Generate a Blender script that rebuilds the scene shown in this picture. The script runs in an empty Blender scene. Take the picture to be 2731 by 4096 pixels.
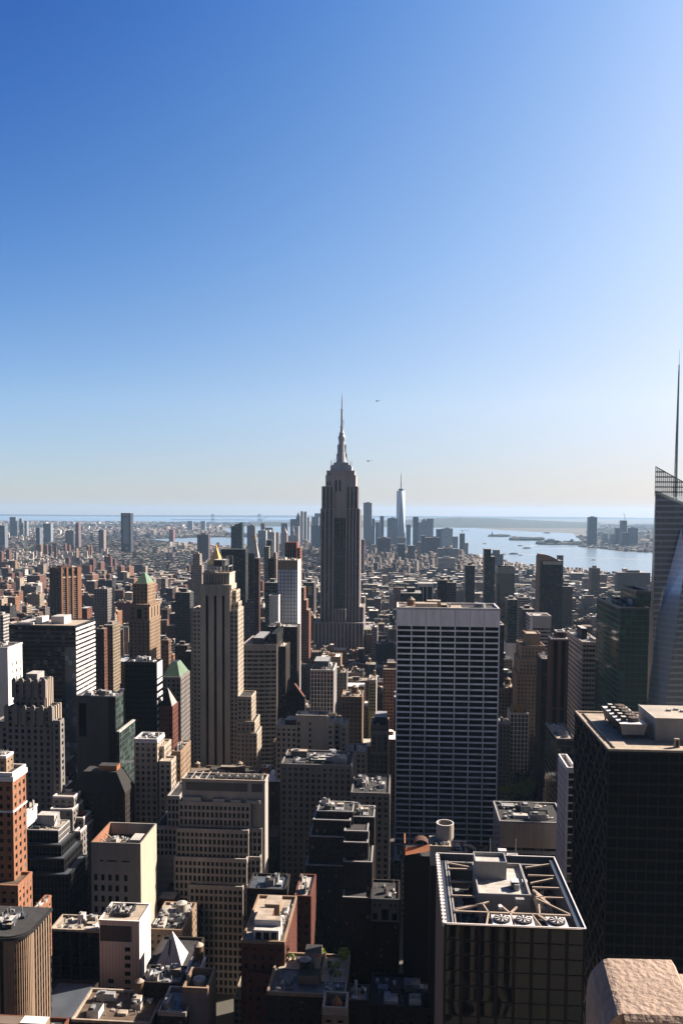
import bpy, math, random
from mathutils import Vector, Matrix
R = math.radians
random.seed(7)
SC = bpy.context.scene
COL = SC.collection

# ------------------------------------------------------------------ camera
F = 3330.0            # focal length in pixels of the 2731 x 4096 photograph
CAMZ = 260.0
PITCH, ROLL = R(3.3), R(0.32)
Y0 = 2046.0
CY = Y0 + F*math.tan(PITCH)
fw = Vector((0, math.cos(PITCH), -math.sin(PITCH)))
up0 = Vector((0, math.sin(PITCH), math.cos(PITCH)))
rt0 = Vector((1, 0, 0))
RT = rt0*math.cos(ROLL) + up0*math.sin(ROLL)
UP = up0*math.cos(ROLL) - rt0*math.sin(ROLL)
cam = bpy.data.cameras.new("camera")
co = bpy.data.objects.new("camera", cam); COL.objects.link(co)
m = Matrix((RT, UP, -fw)).transposed().to_4x4(); m.translation = (0, 0, CAMZ)
co.matrix_world = m
cam.sensor_fit = 'VERTICAL'; cam.sensor_height = 36; cam.sensor_width = 24
cam.lens = 36*F/4096
cam.shift_y = -(2048-CY)/4096
cam.clip_end = 120000; cam.clip_start = 0.3
SC.camera = co

# ------------------------------------------------------------------ sky, sun, exposure
SUN_AZ, SUN_EL = R(66), R(33)          # azimuth clockwise from the view direction (+Y)
w = bpy.data.worlds.new("World"); SC.world = w; w.use_nodes = True
nt = w.node_tree; bg = nt.nodes["Background"]
sky = nt.nodes.new("ShaderNodeTexSky"); sky.sky_type = 'NISHITA'; sky.sun_disc = False
sky.sun_elevation = SUN_EL; sky.sun_rotation = SUN_AZ
sky.altitude = 200; sky.air_density = 1.0; sky.dust_density = 0.6; sky.ozone_density = 3.0
# the sky model graded to the deep, saturated blue and the bright sunward side of the photographed sky
def _m(op, a, b=None):
    n = nt.nodes.new("ShaderNodeMath"); n.operation = op
    for i, x in enumerate((a, b)):
        if x is None: continue
        if isinstance(x, (int, float)): n.inputs[i].default_value = x
        else: nt.links.new(x, n.inputs[i])
    return n.outputs[0]
_tc = nt.nodes.new("ShaderNodeTexCoord"); _s = nt.nodes.new("ShaderNodeSeparateXYZ"); nt.links.new(_tc.outputs['Generated'], _s.inputs[0])
_x = _m('MINIMUM', _m('MAXIMUM', _s.outputs[0], -.5), .5); _z = _m('MINIMUM', _m('MAXIMUM', _s.outputs[2], 0.), .55)
_cmb = nt.nodes.new("ShaderNodeCombineColor")
for _i, _k in enumerate(([0.071, -0.008, -2.247, -0.226, 6.247], [-0.006, 0.226, -0.991, -0.346, 3.847], [0.041, -0.019, 0.503, -0.376, 1.694])):
    _e = _m('ADD', _k[0], _m('MULTIPLY', _z, _k[1])); _e = _m('ADD', _e, _m('MULTIPLY', _m('MULTIPLY', _z, _z), _k[2]))
    _e = _m('ADD', _e, _m('MULTIPLY', _x, _k[3])); _e = _m('ADD', _e, _m('MULTIPLY', _m('MULTIPLY', _x, _z), _k[4]))
    _e = _m('ADD', _e, _m('MULTIPLY', _m('MAXIMUM', _m('SUBTRACT', 1., _m('MULTIPLY', _z, 8.)), 0.), (-.385, -.290, -.140)[_i]))
    _e = _m('ADD', _e, _m('MULTIPLY', _m('MAXIMUM', _m('SUBTRACT', 1., _m('MULTIPLY', _z, 3.5)), 0.), (.06, -.085, -.17)[_i]))
    nt.links.new(_m('EXPONENT', _e), _cmb.inputs[_i])
_mx = nt.nodes.new("ShaderNodeMix"); _mx.data_type = 'RGBA'; _mx.blend_type = 'MULTIPLY'; _mx.inputs[0].default_value = 1.0
nt.links.new(sky.outputs[0], _mx.inputs[6]); nt.links.new(_cmb.outputs[0], _mx.inputs[7]); 
# the sky is deeper and darker overhead and away from the sun
_y = _m('MINIMUM', _m('MAXIMUM', _m('ADD', _m('MULTIPLY', _s.outputs[1], 1.2), .35), 0.), 1.)
_y = _m('ADD', .28, _m('MULTIPLY', _y, .72))
_up = _m('MINIMUM', _m('MAXIMUM', _m('MULTIPLY', _m('SUBTRACT', _s.outputs[2], .58), 3.), 0.), 1.)
_y = _m('MULTIPLY', _y, _m('SUBTRACT', 1., _m('MULTIPLY', _up, .55)))
_sc = nt.nodes.new("ShaderNodeVectorMath"); _sc.operation = 'SCALE'; nt.links.new(_mx.outputs[2], _sc.inputs[0]); nt.links.new(_y, _sc.inputs['Scale'])
nt.links.new(_sc.outputs[0], bg.inputs[0])
tc = nt.nodes.new("ShaderNodeTexCoord"); mp = nt.nodes.new("ShaderNodeMapping")
mp.inputs['Location'].default_value = (0, 0, 0.014)
nt.links.new(tc.outputs['Generated'], mp.inputs['Vector']); nt.links.new(mp.outputs[0], sky.inputs['Vector'])
bg.inputs[1].default_value = 0.05
sd = Vector((math.sin(SUN_AZ)*math.cos(SUN_EL), math.cos(SUN_AZ)*math.cos(SUN_EL), math.sin(SUN_EL)))
sun = bpy.data.lights.new("sun", 'SUN'); sun.energy = 5.0; sun.angle = R(0.53); sun.color = (1.0, 0.86, 0.70)
so = bpy.data.objects.new("sun", sun); COL.objects.link(so); so.rotation_euler = sd.to_track_quat('Z', 'Y').to_euler()
SC.view_settings.view_transform = 'Standard'; SC.view_settings.look = 'None'
SC.view_settings.exposure = 1.6; SC.view_settings.gamma = 1.0
SC.render.engine = 'CYCLES'
SC.cycles.diffuse_bounces = 1; SC.cycles.glossy_bounces = 3; SC.cycles.max_bounces = 5
SC.cycles.volume_bounces = 0; SC.cycles.use_denoising = True
SC.cycles.sample_clamp_indirect = 4

# ------------------------------------------------------------------ pixel helpers
def ray(px, py):
    return fw + RT*((px-1365.5)/F) + UP*((CY-py)/F)
def at(px, py, D):                      # point of the pixel's ray at distance D ahead
    d = ray(px, py); t = D/d.y
    return Vector((d.x*t, D, CAMZ+d.z*t))
def atz(px, py, z):                     # point of the pixel's ray at height z
    d = ray(px, py); t = (z-CAMZ)/d.z
    return Vector((d.x*t, d.y*t, z))
def proj(p):
    v = Vector(p)-Vector((0, 0, CAMZ)); dz = v.dot(fw)
    return 1365.5+F*v.dot(RT)/dz, CY-F*v.dot(UP)/dz
G = R(4.05)                              # street grid angle
U = Vector((math.sin(G), math.cos(G), 0)); V = Vector((math.cos(G), -math.sin(G), 0))

# ------------------------------------------------------------------ materials
MATS = {}
AK = .6        # overall albedo level
def nodes(name):
    m = bpy.data.materials.new(name); m.use_nodes = True
    return m, m.node_tree, m.node_tree.nodes["Principled BSDF"]
def math_n(nt, op, a, b=None, c=None):
    n = nt.nodes.new("ShaderNodeMath"); n.operation = op
    for i, x in enumerate((a, b, c)):
        if x is None: continue
        if isinstance(x, (int, float)): n.inputs[i].default_value = x
        else: nt.links.new(x, n.inputs[i])
    return n.outputs[0]
def mat(name, col, rough=.85, var=.42, scale=.12, spec=.3, metal=0., bump=0., bscale=2., streak=True):
    if name in MATS: return MATS[name]
    m, nt, b = nodes(name)
    L = nt.links.new
    tc = nt.nodes.new("ShaderNodeTexCoord"); mp = nt.nodes.new("ShaderNodeMapping")
    mp.inputs['Scale'].default_value = (1, 1, .14 if streak else 1)
    L(tc.outputs['Object'], mp.inputs[0])
    n1 = nt.nodes.new("ShaderNodeTexNoise"); n1.inputs['Scale'].default_value = scale; n1.inputs['Detail'].default_value = 6
    n2 = nt.nodes.new("ShaderNodeTexNoise"); n2.inputs['Scale'].default_value = scale*9; n2.inputs['Detail'].default_value = 3
    L(mp.outputs[0], n1.inputs[0]); L(mp.outputs[0], n2.inputs[0])
    s = math_n(nt, 'ADD', n1.outputs[0], math_n(nt, 'MULTIPLY', n2.outputs[0], .5))
    f = math_n(nt, 'MULTIPLY_ADD', s, 2*var, 1-1.5*var)
    mx = nt.nodes.new("ShaderNodeVectorMath"); mx.operation = 'SCALE'
    mx.inputs[0].default_value = [c*AK for c in col]; L(f, mx.inputs['Scale'])
    L(mx.outputs[0], b.inputs['Base Color'])
    b.inputs['Roughness'].default_value = rough; b.inputs['Specular IOR Level'].default_value = spec
    b.inputs['Metallic'].default_value = metal
    if name.startswith('roof'):      # membrane strips with darker seams
        br = nt.nodes.new("ShaderNodeTexBrick"); L(tc.outputs['Object'], br.inputs['Vector']); br.inputs['Scale'].default_value = 1.0
        br.inputs['Color1'].default_value = (1, 1, 1, 1); br.inputs['Color2'].default_value = (.78, .78, .78, 1); br.inputs['Mortar'].default_value = (.45, .45, .45, 1)
        br.inputs['Brick Width'].default_value = 6.5; br.inputs['Row Height'].default_value = 2.1; br.inputs['Mortar Size'].default_value = .07
        ml = nt.nodes.new("ShaderNodeVectorMath"); ml.operation = 'MULTIPLY'; L(mx.outputs[0], ml.inputs[0]); L(br.outputs['Color'], ml.inputs[1]); L(ml.outputs[0], b.inputs['Base Color'])
    if bump:
        n3 = nt.nodes.new("ShaderNodeTexNoise"); n3.inputs['Scale'].default_value = bscale; n3.inputs['Detail'].default_value = 5
        L(tc.outputs['Object'], n3.inputs[0])
        bp = nt.nodes.new("ShaderNodeBump"); bp.inputs['Strength'].default_value = bump; bp.inputs['Distance'].default_value = .3
        L(n3.outputs[0], bp.inputs['Height']); L(bp.outputs[0], b.inputs['Normal'])
    MATS[name] = m
    return m
def glass(name, col=(.012, .014, .018), rough=.08, wave=.0, rnd=.5, spec=.5, light=(.22, .22, .2)):
    if name in MATS: return MATS[name]
    m, nt, b = nodes(name); L = nt.links.new
    oi = nt.nodes.new("ShaderNodeObjectInfo"); tc = nt.nodes.new("ShaderNodeTexCoord")
    geo = nt.nodes.new("ShaderNodeNewGeometry")
    wn = nt.nodes.new("ShaderNodeTexWhiteNoise"); wn.noise_dimensions = '3D'
    sn = nt.nodes.new("ShaderNodeVectorMath"); sn.operation = 'SNAP'; sn.inputs[1].default_value = (3.1, 3.1, 3.7)
    L(geo.outputs['Position'], sn.inputs[0]); L(sn.outputs[0], wn.inputs[0])
    p = math_n(nt, 'POWER', wn.outputs[0], 7.0)
    p = math_n(nt, 'MULTIPLY', p, rnd)
    mx = nt.nodes.new("ShaderNodeMix"); mx.data_type = 'RGBA'
    L(p, mx.inputs[0]); mx.inputs[6].default_value = (*col, 1); mx.inputs[7].default_value = (*light, 1)
    L(mx.outputs[2], b.inputs['Base Color'])
    b.inputs['Roughness'].default_value = rough; b.inputs['Specular IOR Level'].default_value = spec
    if wave:
        n3 = nt.nodes.new("ShaderNodeTexNoise"); n3.inputs['Scale'].default_value = .11; n3.inputs['Detail'].default_value = 1
        L(tc.outputs['Object'], n3.inputs[0])
        bp = nt.nodes.new("ShaderNodeBump"); bp.inputs['Strength'].default_value = wave; bp.inputs['Distance'].default_value = .5
        L(n3.outputs[0], bp.inputs['Height']); L(bp.outputs[0], b.inputs['Normal'])
    MATS[name] = m
    return m
def citymat():
    m, nt, b = nodes("city_wall"); L = nt.links.new
    at_ = nt.nodes.new("ShaderNodeAttribute"); at_.attribute_name = "Col"
    uv = nt.nodes.new("ShaderNodeUVMap"); uv.uv_map = "UVMap"
    sx = nt.nodes.new("ShaderNodeSeparateXYZ"); L(uv.outputs[0], sx.inputs[0])
    a = at_.outputs['Alpha']
    fu = math_n(nt, 'ABSOLUTE', math_n(nt, 'SUBTRACT', math_n(nt, 'FRACT', sx.outputs[0]), .5))
    fv = math_n(nt, 'ABSOLUTE', math_n(nt, 'SUBTRACT', math_n(nt, 'FRACT', sx.outputs[1]), .5))
    hw = math_n(nt, 'MULTIPLY_ADD', a, .42, .12)
    mk = math_n(nt, 'MULTIPLY', math_n(nt, 'LESS_THAN', fu, hw), math_n(nt, 'LESS_THAN', fv, .27))
    mk = math_n(nt, 'MULTIPLY', mk, math_n(nt, 'GREATER_THAN', a, .05))
    wn = nt.nodes.new("ShaderNodeTexWhiteNoise"); wn.noise_dimensions = '2D'
    fl = nt.nodes.new("ShaderNodeVectorMath"); fl.operation = 'FLOOR'; L(uv.outputs[0], fl.inputs[0]); L(fl.outputs[0], wn.inputs[0])
    p = math_n(nt, 'POWER', wn.outputs[0], 7.)
    g = nt.nodes.new("ShaderNodeMix"); g.data_type = 'RGBA'; L(p, g.inputs[0])
    g.inputs[6].default_value = (.012, .014, .018, 1); g.inputs[7].default_value = (.10, .095, .09, 1)
    geo = nt.nodes.new("ShaderNodeNewGeometry")
    n1 = nt.nodes.new("ShaderNodeTexNoise"); n1.inputs['Scale'].default_value = .09; n1.inputs['Detail'].default_value = 6
    L(geo.outputs['Position'], n1.inputs[0])
    vs = nt.nodes.new("ShaderNodeVectorMath"); vs.operation = 'SCALE'; L(at_.outputs['Color'], vs.inputs[0])
    L(math_n(nt, 'MULTIPLY_ADD', n1.outputs[0], .9*AK, .55*AK), vs.inputs['Scale'])
    mx = nt.nodes.new("ShaderNodeMix"); mx.data_type = 'RGBA'; L(mk, mx.inputs[0]); L(vs.outputs[0], mx.inputs[6]); L(g.outputs[2], mx.inputs[7])
    L(mx.outputs[2], b.inputs['Base Color'])
    L(math_n(nt, 'MULTIPLY_ADD', mk, -.65, .85), b.inputs['Roughness'])
    b.inputs['Specular IOR Level'].default_value = .2
    MATS['city'] = m
    return m
CITY = citymat()

# ------------------------------------------------------------------ mesh builder
class MB:
    def __init__(s): s.v = []; s.f = []; s.mi = []; s.uv = []; s.c = []; s.mats = []
    def m(s, mt):
        if mt not in s.mats: s.mats.append(mt)
        return s.mats.index(mt)
    def face(s, pts, mt, uv=None, col=(1, 1, 1, 0)):
        n = len(s.v); s.v += [tuple(p) for p in pts]; s.f.append(tuple(range(n, n+len(pts))))
        s.mi.append(s.m(mt)); s.uv.append(uv or [(0, 0)]*len(pts)); s.c.append(col)
    def box(s, x0, x1, y0, y1, z0, z1, mt, top=None, bay=0, flo=3.6, col=(1, 1, 1, 0), tcol=None, bottom=False, M=None):
        P = [(x0, y0, z0), (x1, y0, z0), (x1, y1, z0), (x0, y1, z0), (x0, y0, z1), (x1, y0, z1), (x1, y1, z1), (x0, y1, z1)]
        if M is not None: P = [M @ Vector(p) for p in P]
        h = (z1-z0)/flo
        for (a, b_, L) in ((0, 1, x1-x0), (1, 2, y1-y0), (2, 3, x1-x0), (3, 0, y1-y0)):
            if bay:
                nb = max(1, round(L/bay)); o = s.mi.__len__() % 97
                uv = [(o, 0), (o+nb, 0), (o+nb, h), (o, h)]
            else: uv = None
            s.face((P[a], P[b_], P[b_+4], P[a+4]), mt, uv, col)
        s.face((P[4], P[5], P[6], P[7]), top or mt, None, tcol or (col[0], col[1], col[2], 0))
        if bottom: s.face((P[3], P[2], P[1], P[0]), mt, None, col)
    def bar(s, a, b, w, h, mt):
        a = Vector(a); b = Vector(b); d = (b-a); L = d.length
        if L < 1e-6: return
        q = d.to_track_quat('Y', 'Z').to_matrix().to_4x4(); q.translation = a
        s.box(-w/2, w/2, 0, L, -h/2, h/2, mt, bottom=True, M=q)
    def cyl(s, cx, cy, z0, z1, r0, r1, mt, n=16, cap=True, capm=None):
        A = [(cx+r0*math.cos(2*math.pi*i/n), cy+r0*math.sin(2*math.pi*i/n), z0) for i in range(n)]
        B = [(cx+r1*math.cos(2*math.pi*i/n), cy+r1*math.sin(2*math.pi*i/n), z1) for i in range(n)]
        for i in range(n):
            j = (i+1) % n; s.face((A[i], A[j], B[j], B[i]), mt)
        if cap and r1 > 1e-3: s.face(B, capm or mt)
    def lathe(s, cx, cy, prof, mt, n=16):
        for (r0, z0), (r1, z1) in zip(prof[:-1], prof[1:]):
            s.cyl(cx, cy, z0, z1, max(r0, .001), max(r1, .001), mt, n, cap=False)
        s.cyl(cx, cy, prof[-1][1]-.001, prof[-1][1], max(prof[-1][0], .001), max(prof[-1][0], .001), mt, n)
    def pyr(s, x0, x1, y0, y1, z0, z1, mt, k=0., mt2=None):
        cx, cy = (x0+x1)/2, (y0+y1)/2
        B = [(x0, y0, z0), (x1, y0, z0), (x1, y1, z0), (x0, y1, z0)]
        T = [(cx+(a-cx)*k, cy+(b-cy)*k, z1) for a, b, _ in B]
        for i in range(4):
            j = (i+1) % 4
            s.face((B[i], B[j], T[j], T[i]) if k > 0 else (B[i], B[j], T[i]), mt)
        if k > 0: s.face(T, mt2 or mt)
    def build(s, name, parent=None, loc=None, smooth=False, me_only=False):
        me = bpy.data.meshes.new(name); me.from_pydata(s.v, [], s.f)
        for mt in s.mats: me.materials.append(mt)
        me.polygons.foreach_set('material_index', s.mi)
        uvl = me.uv_layers.new(name="UVMap"); flat = [c for f in s.uv for p in f for c in p]
        uvl.data.foreach_set('uv', flat)
        ca = me.attributes.new("Col", 'FLOAT_COLOR', 'FACE'); ca.data.foreach_set('color', [c for q in s.c for c in q])
        me.update()
        if me_only: return me
        o = bpy.data.objects.new(name, me); COL.objects.link(o)
        if parent: o.parent = parent
        if loc: o.location = loc
        return o
def tag(o, label=None, cat=None, group=None, kind=None):
    if label: o['label'] = label
    if cat: o['category'] = cat
    if group: o['group'] = group
    if kind: o['kind'] = kind
    return o
def empty(name, loc=(0, 0, 0), rz=0, **k):
    o = bpy.data.objects.new(name, None); COL.objects.link(o); o.location = loc; o.rotation_euler = (0, 0, rz)
    return tag(o, **k)

# common materials
def wallm(n): return MATS[n]
for n, c, r in (('limestone', (.56, .475, .40), .85), ('travertine', (1.5, 1.4, 1.45), .7), ('cake_stone', (.46, .42, .40), .85), ('tower_stone', (.22, .19, .17), .85), ('grey_stone', (.26, .24, .24), .85), ('tan_brick', (.36, .255, .18), .9),
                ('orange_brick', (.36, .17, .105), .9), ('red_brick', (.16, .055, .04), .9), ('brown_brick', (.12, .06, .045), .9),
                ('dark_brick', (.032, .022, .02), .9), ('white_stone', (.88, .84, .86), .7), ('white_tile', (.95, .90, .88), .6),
                ('black_metal', (.005, .005, .006), .6), ('dark_metal', (.035, .036, .04), .45), ('grey_panel', (.09, .09, .10), .5),
                ('pale_panel', (.42, .41, .42), .6), ('concrete', (.48, .44, .40), .9), ('roof_tan', (.55, .46, .38), .95),
                ('roof_dark', (.06, .06, .065), .95), ('roof_silver', (.40, .41, .44), .8), ('roof_white', (.66, .64, .62), .8),
                ('roof_brown', (.18, .13, .10), .95), ('copper_green', (.17, .27, .20), .8), ('wood', (.17, .10, .06), .9), ('beige_panel', (.85, .70, .55), .8),
                ('steel', (.35, .36, .38), .45), ('gold', (1.3, .78, .20), .4), ('teal_metal', (.012, .085, .07), .4),
                ('red_paint', (.20, .05, .04), .8), ('yellow_wall', (.42, .40, .20), .8), ('blue_grey', (.10, .12, .15), .5),
                ('terracotta', (.42, .17, .08), .8), ('esb_stone', (.56, .49, .50), .8)):
    mat(n, c, r, **(dict(var=.5, scale=.3, streak=False) if n.startswith('roof') else {}))
MATS['gold'].node_tree.nodes["Principled BSDF"].inputs['Metallic'].default_value = .15
glass('dark_glass', (.004, .005, .006), .1, rnd=.5, spec=.10, light=(.32, .30, .27)); glass('black_glass', (.002, .002, .003), .2, rnd=.02, spec=.03)
glass('wavy_glass', (.006, .007, .008), .02, wave=.16, rnd=.0, spec=.6)
glass('green_glass', (.002, .020, .016), .08, rnd=.25, spec=.3, light=(.05, .3, .24))
glass('blue_glass', (.03, .045, .07), .1, rnd=.5, spec=.8, light=(.3, .4, .55))
glass('sky_glass', (.62, .78, 1.0), .12, rnd=.9, spec=1., light=(.6, .7, .9))  # pale blue base colour stands in for the reflected sky
glass('teal_glass', (.008, .024, .022), .1, rnd=.5, spec=.5, light=(.14, .26, .2))
glass('far_glass', (.07, .10, .15), .15, rnd=.2, spec=1.)

# ------------------------------------------------------------------ hero buildings
FOOT = []       # (cx, cy, radius, corners) plan rectangles in world
VIS = []        # (x0, x1, ytop, ybot, D, phrase)
PANE = {}
def pane_mesh(a, b, axis, mt):
    k = (round(a, 2), round(b, 2), axis, mt.name)
    if k not in PANE:
        q = MB()
        if axis == 'x': q.box(-a/2, a/2, -.06, .06, -b/2, b/2, mt)
        else: q.box(-.06, .06, -a/2, a/2, -b/2, b/2, mt)
        PANE[k] = q.build('window', me_only=True)
    return PANE[k]
# style: wall, glass, bay, floor, pier width share, band height share, projection
ST = {
 'stone':   ('limestone', 'dark_glass', 3.4, 3.7, .50, .40, .35),
 'grey':    ('grey_stone', 'dark_glass', 3.6, 3.7, .50, .40, .5),
 'grid':    ('travertine', 'black_glass', 10.6, 4.35, .075, .28, .5),
 'orange':  ('orange_brick', 'dark_glass', 3.3, 3.6, .55, .5, .3),
 'tan':     ('tan_brick', 'dark_glass', 3.3, 3.6, .55, .5, .3),
 'brown':   ('brown_brick', 'dark_glass', 3.3, 3.6, .55, .5, .3),
 'red':     ('red_brick', 'dark_glass', 3.3, 3.6, .6, .5, .3),
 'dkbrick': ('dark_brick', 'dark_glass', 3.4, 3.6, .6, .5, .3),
 'ribbon':  ('pale_panel', 'dark_glass', 12, 3.9, .02, .5, .25),
 'dkribbon':('dark_metal', 'dark_glass', 6, 3.9, .05, .25, .2),
 'black':   ('black_metal', 'black_glass', 3, 3.8, .18, .3, .2),
 'mullion': ('dark_metal', 'black_glass', 1.9, 3.7, .22, .12, .25),
 'piers':   ('white_stone', 'dark_glass', 3.2, 3.9, .28, .18, .5),
 'green':   ('teal_metal', 'green_glass', 4.2, 3.9, .08, .22, .2),
 'glassy':  ('grey_panel', 'teal_glass', 3.0, 3.9, .22, .18, .25),
 'vert':    ('limestone', 'black_glass', 5.0, 60, .62, .0, .6),
 'wavy':    ('dark_brick', 'wavy_glass', 4.6, 4.0, .2, .1, .12),
 'blank':   ('white_tile', 'black_glass', 0, 0, 0, 0, 0),
 'beigeband':('beige_panel', 'dark_glass', 2.4, 3.9, .12, .45, .3),
}
class Bld:
    def __init__(s, name, label, x0, x1, ytop, D, x2=None, dep=None, sty='stone', cat='building', vis=None, phrase=None, group=None, foot=True, pad=0):
        s.D = D; s.P0 = at(x0, ytop, D); s.z = s.P0.z
        s.root = empty(name, (s.P0.x, s.P0.y, 0), -G, label=label, cat=cat, group=group)
        s.name = name
        s.sty = sty; s.wall = MB(); s.roof = MB(); s.wins = []; s.extra = {}
        s.w, s.d = s.dims(s.P0, x0, x1, ytop, x2, dep)
        s.side = 'r' if (x0+x1)/2 < 1605 else 'l'
        if vis: VIS.append((x0, x2 if x2 and x2 > x1 else x1, ytop, vis, D, phrase))
        if foot:
            A = s.P0.xy; FOOT.append([A, A+V.xy*s.w, A+V.xy*s.w+U.xy*s.d, A+U.xy*s.d])
    def dims(s, P0, x0, x1, y, x2, dep):
        r1 = ray(x1, y); r1 = r1.x/r1.y
        w = (r1*P0.y-P0.x)/(math.cos(G)+r1*math.sin(G))
        if dep is None:
            P1 = P0+V*w; r2 = ray(x2, y); r2 = r2.x/r2.y
            if x2 > x1: dep = (P1.x-r2*P1.y)/(r2*math.cos(G)-math.sin(G))
            else: dep = (P0.x-r2*P0.y)/(r2*math.cos(G)-math.sin(G))
        return w, dep
    def loc(s, p):
        d = Vector((p.x-s.P0.x, p.y-s.P0.y, 0)); return d.dot(V), d.dot(U)
    def rect(s, x0, x1, y, D=None, dep=None, x2=None):
        D = D or s.D; p = at(x0, y, D); w, d = s.dims(p, x0, x1, y, x2, dep)
        a, b = s.loc(p); return a, a+w, b, b+d, p.z
    def tier(s, R_, z0=0., sty=None, roof='roof_tan', parapet=1.0, faces=None, cap=None, panes=True, coremat=None):
        xa, xb, ya, yb, z1 = R_
        sty = sty or s.sty; W, Gl, bay, flo, pf, bf, pr = ST[sty][:7]; wm = MATS[W]; gm = MATS[Gl]; bm = MATS[ST[sty][7]] if len(ST[sty]) > 7 else wm
        if z0 < z1-400: z0 = 0
        if not bay:
            s.wall.box(xa, xb, ya, yb, z0, z1, wm); s.roof_at(xa, xb, ya, yb, z1, roof, parapet, cap or W); return
        s.wall.box(xa, xb, ya, yb, z0, z1-.02, gm if coremat is None else coremat)
        zt = z1
        for fc in (faces or 'frl'):
            L = (xb-xa) if fc in 'fb' else (yb-ya)
            nb = max(1, round(L/bay)); bw = L/nb; pw = bw*pf
            def bx(s0, s1, t0, t1, za, zb, mt):
                if fc == 'f': s.wall.box(xa+s0, xa+s1, ya-t1, ya-t0, za, zb, mt)
                elif fc == 'r': s.wall.box(xb+t0, xb+t1, ya+s0, ya+s1, za, zb, mt)
                elif fc == 'l': s.wall.box(xa-t1, xa-t0, ya+s0, ya+s1, za, zb, mt)
                else: s.wall.box(xa+s0, xa+s1, yb+t0, yb+t1, za, zb, mt)
            for i in range(nb+1):
                c = i*bw; a, b = max(c-pw/2, 0), min(c+pw/2, L)
                if i == 0: a = -pr*.98 if fc == 'f' else 0
                if i == nb: b = L+pr*.98 if fc == 'f' else L
                bx(a, b, -.2, pr, z0, zt, wm)
            H = z1-z0; nf = max(1, round(H/flo)); fh = H/nf; bh = fh*bf
            if bh > 0:
                for j in range(nf+1):
                    c = z0+j*fh; a, b = max(c-bh/2, z0), min(c+bh/2, z1-.01)
                    if j == nf: a = c-max(bh, .6)
                    bx(.01, L-.01, -.19, pr*.8 if bm is wm else pr*.35, a, b-.003, bm)
            if not panes or fc not in ('f', s.side): continue
            pa, pb = bw-pw, fh-bh
            if pa < .4 or pb < .4: continue
            for j in range(nf):
                zc = z0+(j+.5)*fh
                for i in range(nb):
                    sc = (i+.5)*bw
                    if fc == 'f': p = (xa+sc, ya-.1, zc)
                    elif fc == 'r': p = (xb+.1, ya+sc, zc)
                    else: p = (xa-.1, ya+sc, zc)
                    s.wins.append((zc, fc, p, pa, pb, gm))
        s.roof_at(xa, xb, ya, yb, z1, roof, parapet, cap or W)
    def roof_at(s, xa, xb, ya, yb, z1, roof='roof_tan', ph=1.0, W='limestone', t=.45):
        s.roof.face(((xa, ya, z1+.004), (xb, ya, z1+.004), (xb, yb, z1+.004), (xa, yb, z1+.004)), MATS[roof])
        if ph:
            wm = MATS[W]; o = .3; t = min(t, (xb-xa)/5, (yb-ya)/5)
            s.wall.box(xa-o, xb+o, ya-o, ya+t, z1-.1, z1+ph, wm); s.wall.box(xa-o, xb+o, yb-t, yb+o, z1-.1, z1+ph, wm)
            s.wall.box(xa-o, xa+t, ya+t, yb-t, z1-.1, z1+ph, wm); s.wall.box(xb-t, xb+o, ya+t, yb-t, z1-.1, z1+ph, wm)
    def part(s, name, mb=None):
        o = (mb or MB()).build(name, s.root); return o
    def clutter(s, R_, n=5, seed=0, tank=False, hmax=4, mats=('roof_silver', 'concrete', 'grey_panel', 'white_stone')):
        rnd = random.Random(seed+len(s.name)); xa, xb, ya, yb, z = R_; W, Dp = xb-xa, yb-ya
        mx = min(W, Dp)
        for i in range(n):
            a = rnd.uniform(.08, .26)*W; b = rnd.uniform(.1, .3)*Dp; h = rnd.uniform(.25, 1)*hmax
            x = xa+rnd.uniform(.06, .92-a/W)*W; y = ya+rnd.uniform(.06, .92-b/Dp)*Dp
            q = MB(); q.box(x, x+a, y, y+b, z, z+h, MATS[rnd.choice(mats)], top=MATS[rnd.choice(('roof_white', 'roof_silver', 'roof_dark', 'roof_tan'))])
            if h > 2: q.box(x+a*.2, x+a*.5, y+b*.2, y+b*.6, z+h, z+h+.8, MATS['steel'])
            q.build(rnd.choice(('bulkhead', 'vent_unit', 'cooling_unit')), s.root)
        q = MB()
        for i in range(n*6):
            x = xa+rnd.uniform(.06, .94)*W; y = ya+rnd.uniform(.06, .94)*Dp
            if rnd.random() < .5: q.cyl(x, y, z, z+rnd.uniform(.5, 2.5), .2, .2, MATS['steel'], 6)
            else: q.box(x, x+rnd.uniform(.4, 1.6), y, y+rnd.uniform(.4, 3), z, z+rnd.uniform(.4, 1.2), MATS[rnd.choice(mats)])
        tag(q.build('roof_pipes', s.root), kind='stuff')
        if tank:
            tankpart(s.root, xa+W*rnd.uniform(.3, .7), ya+Dp*rnd.uniform(.3, .7), z, min(3, mx*.2), 5)
    def done(s, lim=100):
        if s.wall.v: s.wall.build('wall', s.root)
        if s.roof.v: s.roof.build('roof', s.root)
        w_ = sorted(s.wins, key=lambda t: -t[0]); rest = MB()
        for k, (zc, fc, p, pa, pb, gm) in enumerate(w_):
            ax = 'x' if fc == 'f' else 'y'
            if k < lim:
                o = bpy.data.objects.new('window', pane_mesh(pa, pb, ax, gm)); COL.objects.link(o); o.parent = s.root; o.location = p
            else:
                x, y, z = p
                if ax == 'x': rest.face([(x-pa/2, y-.06, z-pb/2), (x+pa/2, y-.06, z-pb/2), (x+pa/2, y-.06, z+pb/2), (x-pa/2, y-.06, z+pb/2)], gm)
                else:
                    q = .06 if fc == 'r' else -.06
                    rest.face([(x+q, y-pa/2, z-pb/2), (x+q, y+pa/2, z-pb/2), (x+q, y+pa/2, z+pb/2), (x+q, y-pa/2, z+pb/2)], gm)
        if rest.v: tag(rest.build('window', s.root), kind='stuff')
        return s
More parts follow.
